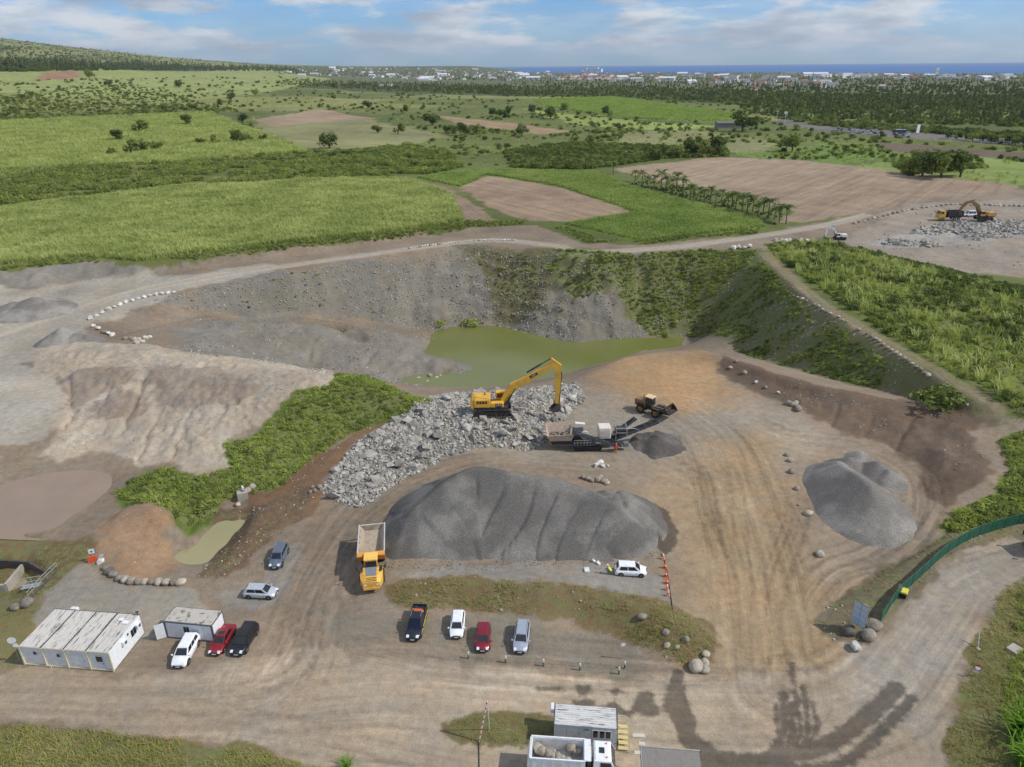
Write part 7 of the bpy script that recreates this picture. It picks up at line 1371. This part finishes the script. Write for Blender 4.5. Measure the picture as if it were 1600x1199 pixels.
p = G(1463, 118.5); o = house(p, 4, 2.0, 'dark slender tower on the coast', None, 'coast_tower', 'tower', 0); o.scale = (.6, .8, 4.2)
house(G(603, 135), 7, 1.0, 'long white shed at the edge of the left fields', None, 'farm_shed', 'shed', 0); house(G(472, 119), 5, 1.2, 'grey barn with wide roof before the left part of the town', None, 'barn', 'barn', .1); house(G(1180, 141), 0, 1.3, 'pink house alone in the green before the coast', None, 'lone_house', 'house', .1)
for x, k in ((1290,3),(1300,4),(1378,1),(1390,0)): house(G(x, 138), k, 1.3, RD[k]+' house standing between woods and coastal fields', RD[k]+' houses before the coast', 'lone_house')
p = G(1140, 200); r = empty('field_shed', p, 0, 'grey rusty shed behind the big bushy tree in the plain', 'shed'); m = MB(); m.box((0, 0, 2), (26, 9, 5)); m.build('wall', paint('shed_grey', (128,124,118), .8, 0, .4), r); m = MB(); m.prism([(-5, 4.5), (5, 4.5), (0, 6.2)], -13.5, 13.5, 'x'); m.build('roof', paint('shed_roof', (112,106,100), .8, 0, .4), r)
p = G(1073, 204); r = empty('utility_pole', p, 0, 'tall thin utility pole standing alone in the plain', 'pole'); m = MB(); m.cyl((0, 0, -1), (0, 0, 14), .28, .2, 8); m.build('pole', M_conc, r); m = MB(); m.box((0, 0, 13), (3, .25, .3)); m.build('crossarm', M_dk, r)
# cars in the far car park
def far_car(col):
    m = MB(); m.loft([[(x, -w, .3), (x, -w, z), (x, w, z), (x, w, .3)] for x, w, z in ((-2.1, .8, .8), (-1.9, .88, .95), (.9, .88, .95), (2.0, .84, .75), (2.1, .75, .6))]); g = MB(); g.box((-.45, 0, 1.2), (2.6, 1.6, .55), .75, .82); w = MB()
    for x in (-1.3, 1.3):
        for y in (-.8, .8): w.cyl((x, y-.1, .33), (x, y+.1, .33), .33, n=10)
    return m.mesh('far_car', paint('farcar_%d_%d_%d' % col, col, .3, .2, .1)), g.mesh('cabin', paint('farcar_glass', (60,66,74), .15)), w.mesh('wheels', rubber())
FC = [(n, far_car(c)) for n, c in (('white', (236,238,240)), ('silver', (180,186,192)), ('black', (40,42,46)), ('blue', (52,80,130)), ('red', (150,40,40)))]
for i in range(58):
    t = random.random(); row = i % 3; x = 1302+118*t; y = 201.5+9.5*t+row*2.2+random.uniform(-.3, .3); n, ms = FC[random.choice((0, 0, 0, 1, 1, 2, 3, 4))]; p = G(x, y); o = linkobj('far_car', ms[0], None, tuple(p+np.array([0, 0, .05])), (0, 0, random.choice((1.2, 1.3, -1.9))), (1, 1, 1)); linkobj('cabin', ms[1], o); linkobj('wheels', ms[2], o)['kind'] = 'stuff'; tag(o, n+' car standing in the crowded far car park', 'car', n+' cars in the far car park')
for i in range(14):
    x = 1530+9*i+random.uniform(-3, 3); n, ms = FC[random.choice((0, 1, 2, 0))]; p = G(x, 223+.5*i); o = linkobj('far_car', ms[0], None, tuple(p), (0, 0, -.1), (1, 1, 1)); linkobj('cabin', ms[1], o); linkobj('wheels', ms[2], o)['kind'] = 'stuff'; tag(o, n+' car on the road behind the roadside trees', 'car', n+' cars on the far road')
p = G(1405, 209); r = empty('parked_coach', p, .2, 'dark blue coach at the end of the car park', 'coach'); m = MB(); m.rbox((0, 0, 1.9), (11, 2.5, 3.0), .25); m.build('body', paint('coach_blue', (40,60,96), .35), r); m = MB(); m.box((0, -1.27, 2.4), (10, .05, 1.0)); m.build('window', glass_mat(), r); m = MB()
for x in (-3.6, 3.6): m.cyl((x, -1.1, .5), (x, 1.1, .5), .5, n=12)
m.build('axle_wheels', rubber(), r)
p = G(1433, 210); r = empty('sign_totem', p, .2, 'tall white totem sign beside the car park exit', 'sign'); m = MB(); m.box((0, 0, 4.2), (2.6, .6, 6.6)); m.build('board', paint('totem_white', (240,240,240), .5, 0, .05), r); m = MB(); m.box((0, 0, .4), (1.4, .4, 1.4)); m.build('base', M_dk, r)
for x, y, l in ((1213,190,'white lamp mast at the left end of the car park'),(1226,193,'white board mast beside the lamp mast')):
    p = G(x, y); r = empty('lamp_mast', p, 0, l, 'mast'); m = MB(); m.cyl((0, 0, -.5), (0, 0, 10), .2, .14, 8); m.build('mast', M_white, r); m = MB(); m.box((0, 0, 10), (3.2, .5, 2.2 if y == 193 else .5)); m.build('head', M_white, r)
for i in range(11): tree(1482+13*i+random.uniform(-3, 3), 217+1.3*i, random.uniform(4.2, 5.4), i % 5, 'roadside_tree', 'tree in the row beside the far road', 'roadside tree row')
for i in range(5): p = G(1345+i*18, 201+i*1.6); r = empty('lamp_mast', p, 0, 'slim lamp mast standing between the parked cars', 'mast', 'car park lamp masts'); m = MB(); m.cyl((0, 0, -.5), (0, 0, 8), .12, .08, 6); m.build('mast', M_steel, r); m = MB(); m.box((.5, 0, 8), (1.2, .3, .15)); m.build('head', M_steel, r)
# ------------------------------------------------------------------ thin sea haze
def haze():
    m = bpy.data.materials.new('haze'); m.use_nodes = True; N = m.node_tree.nodes; N.remove(N['Principled BSDF']); v = N.new('ShaderNodeVolumePrincipled'); v.inputs['Color'].default_value = (.80, .88, 1, 1); v.inputs['Density'].default_value = HAZE; v.inputs['Anisotropy'].default_value = .2; m.node_tree.links.new(v.outputs[0], N['Material Output'].inputs['Volume'])
    b = MB(); b.box((4000, 21000, 470), (90000, 43000, 1000)); o = b.build('haze', m); tag(o, 'thin pale sea haze over the whole plain', 'haze', kind='stuff')
HAZE = 2.2e-5
haze()
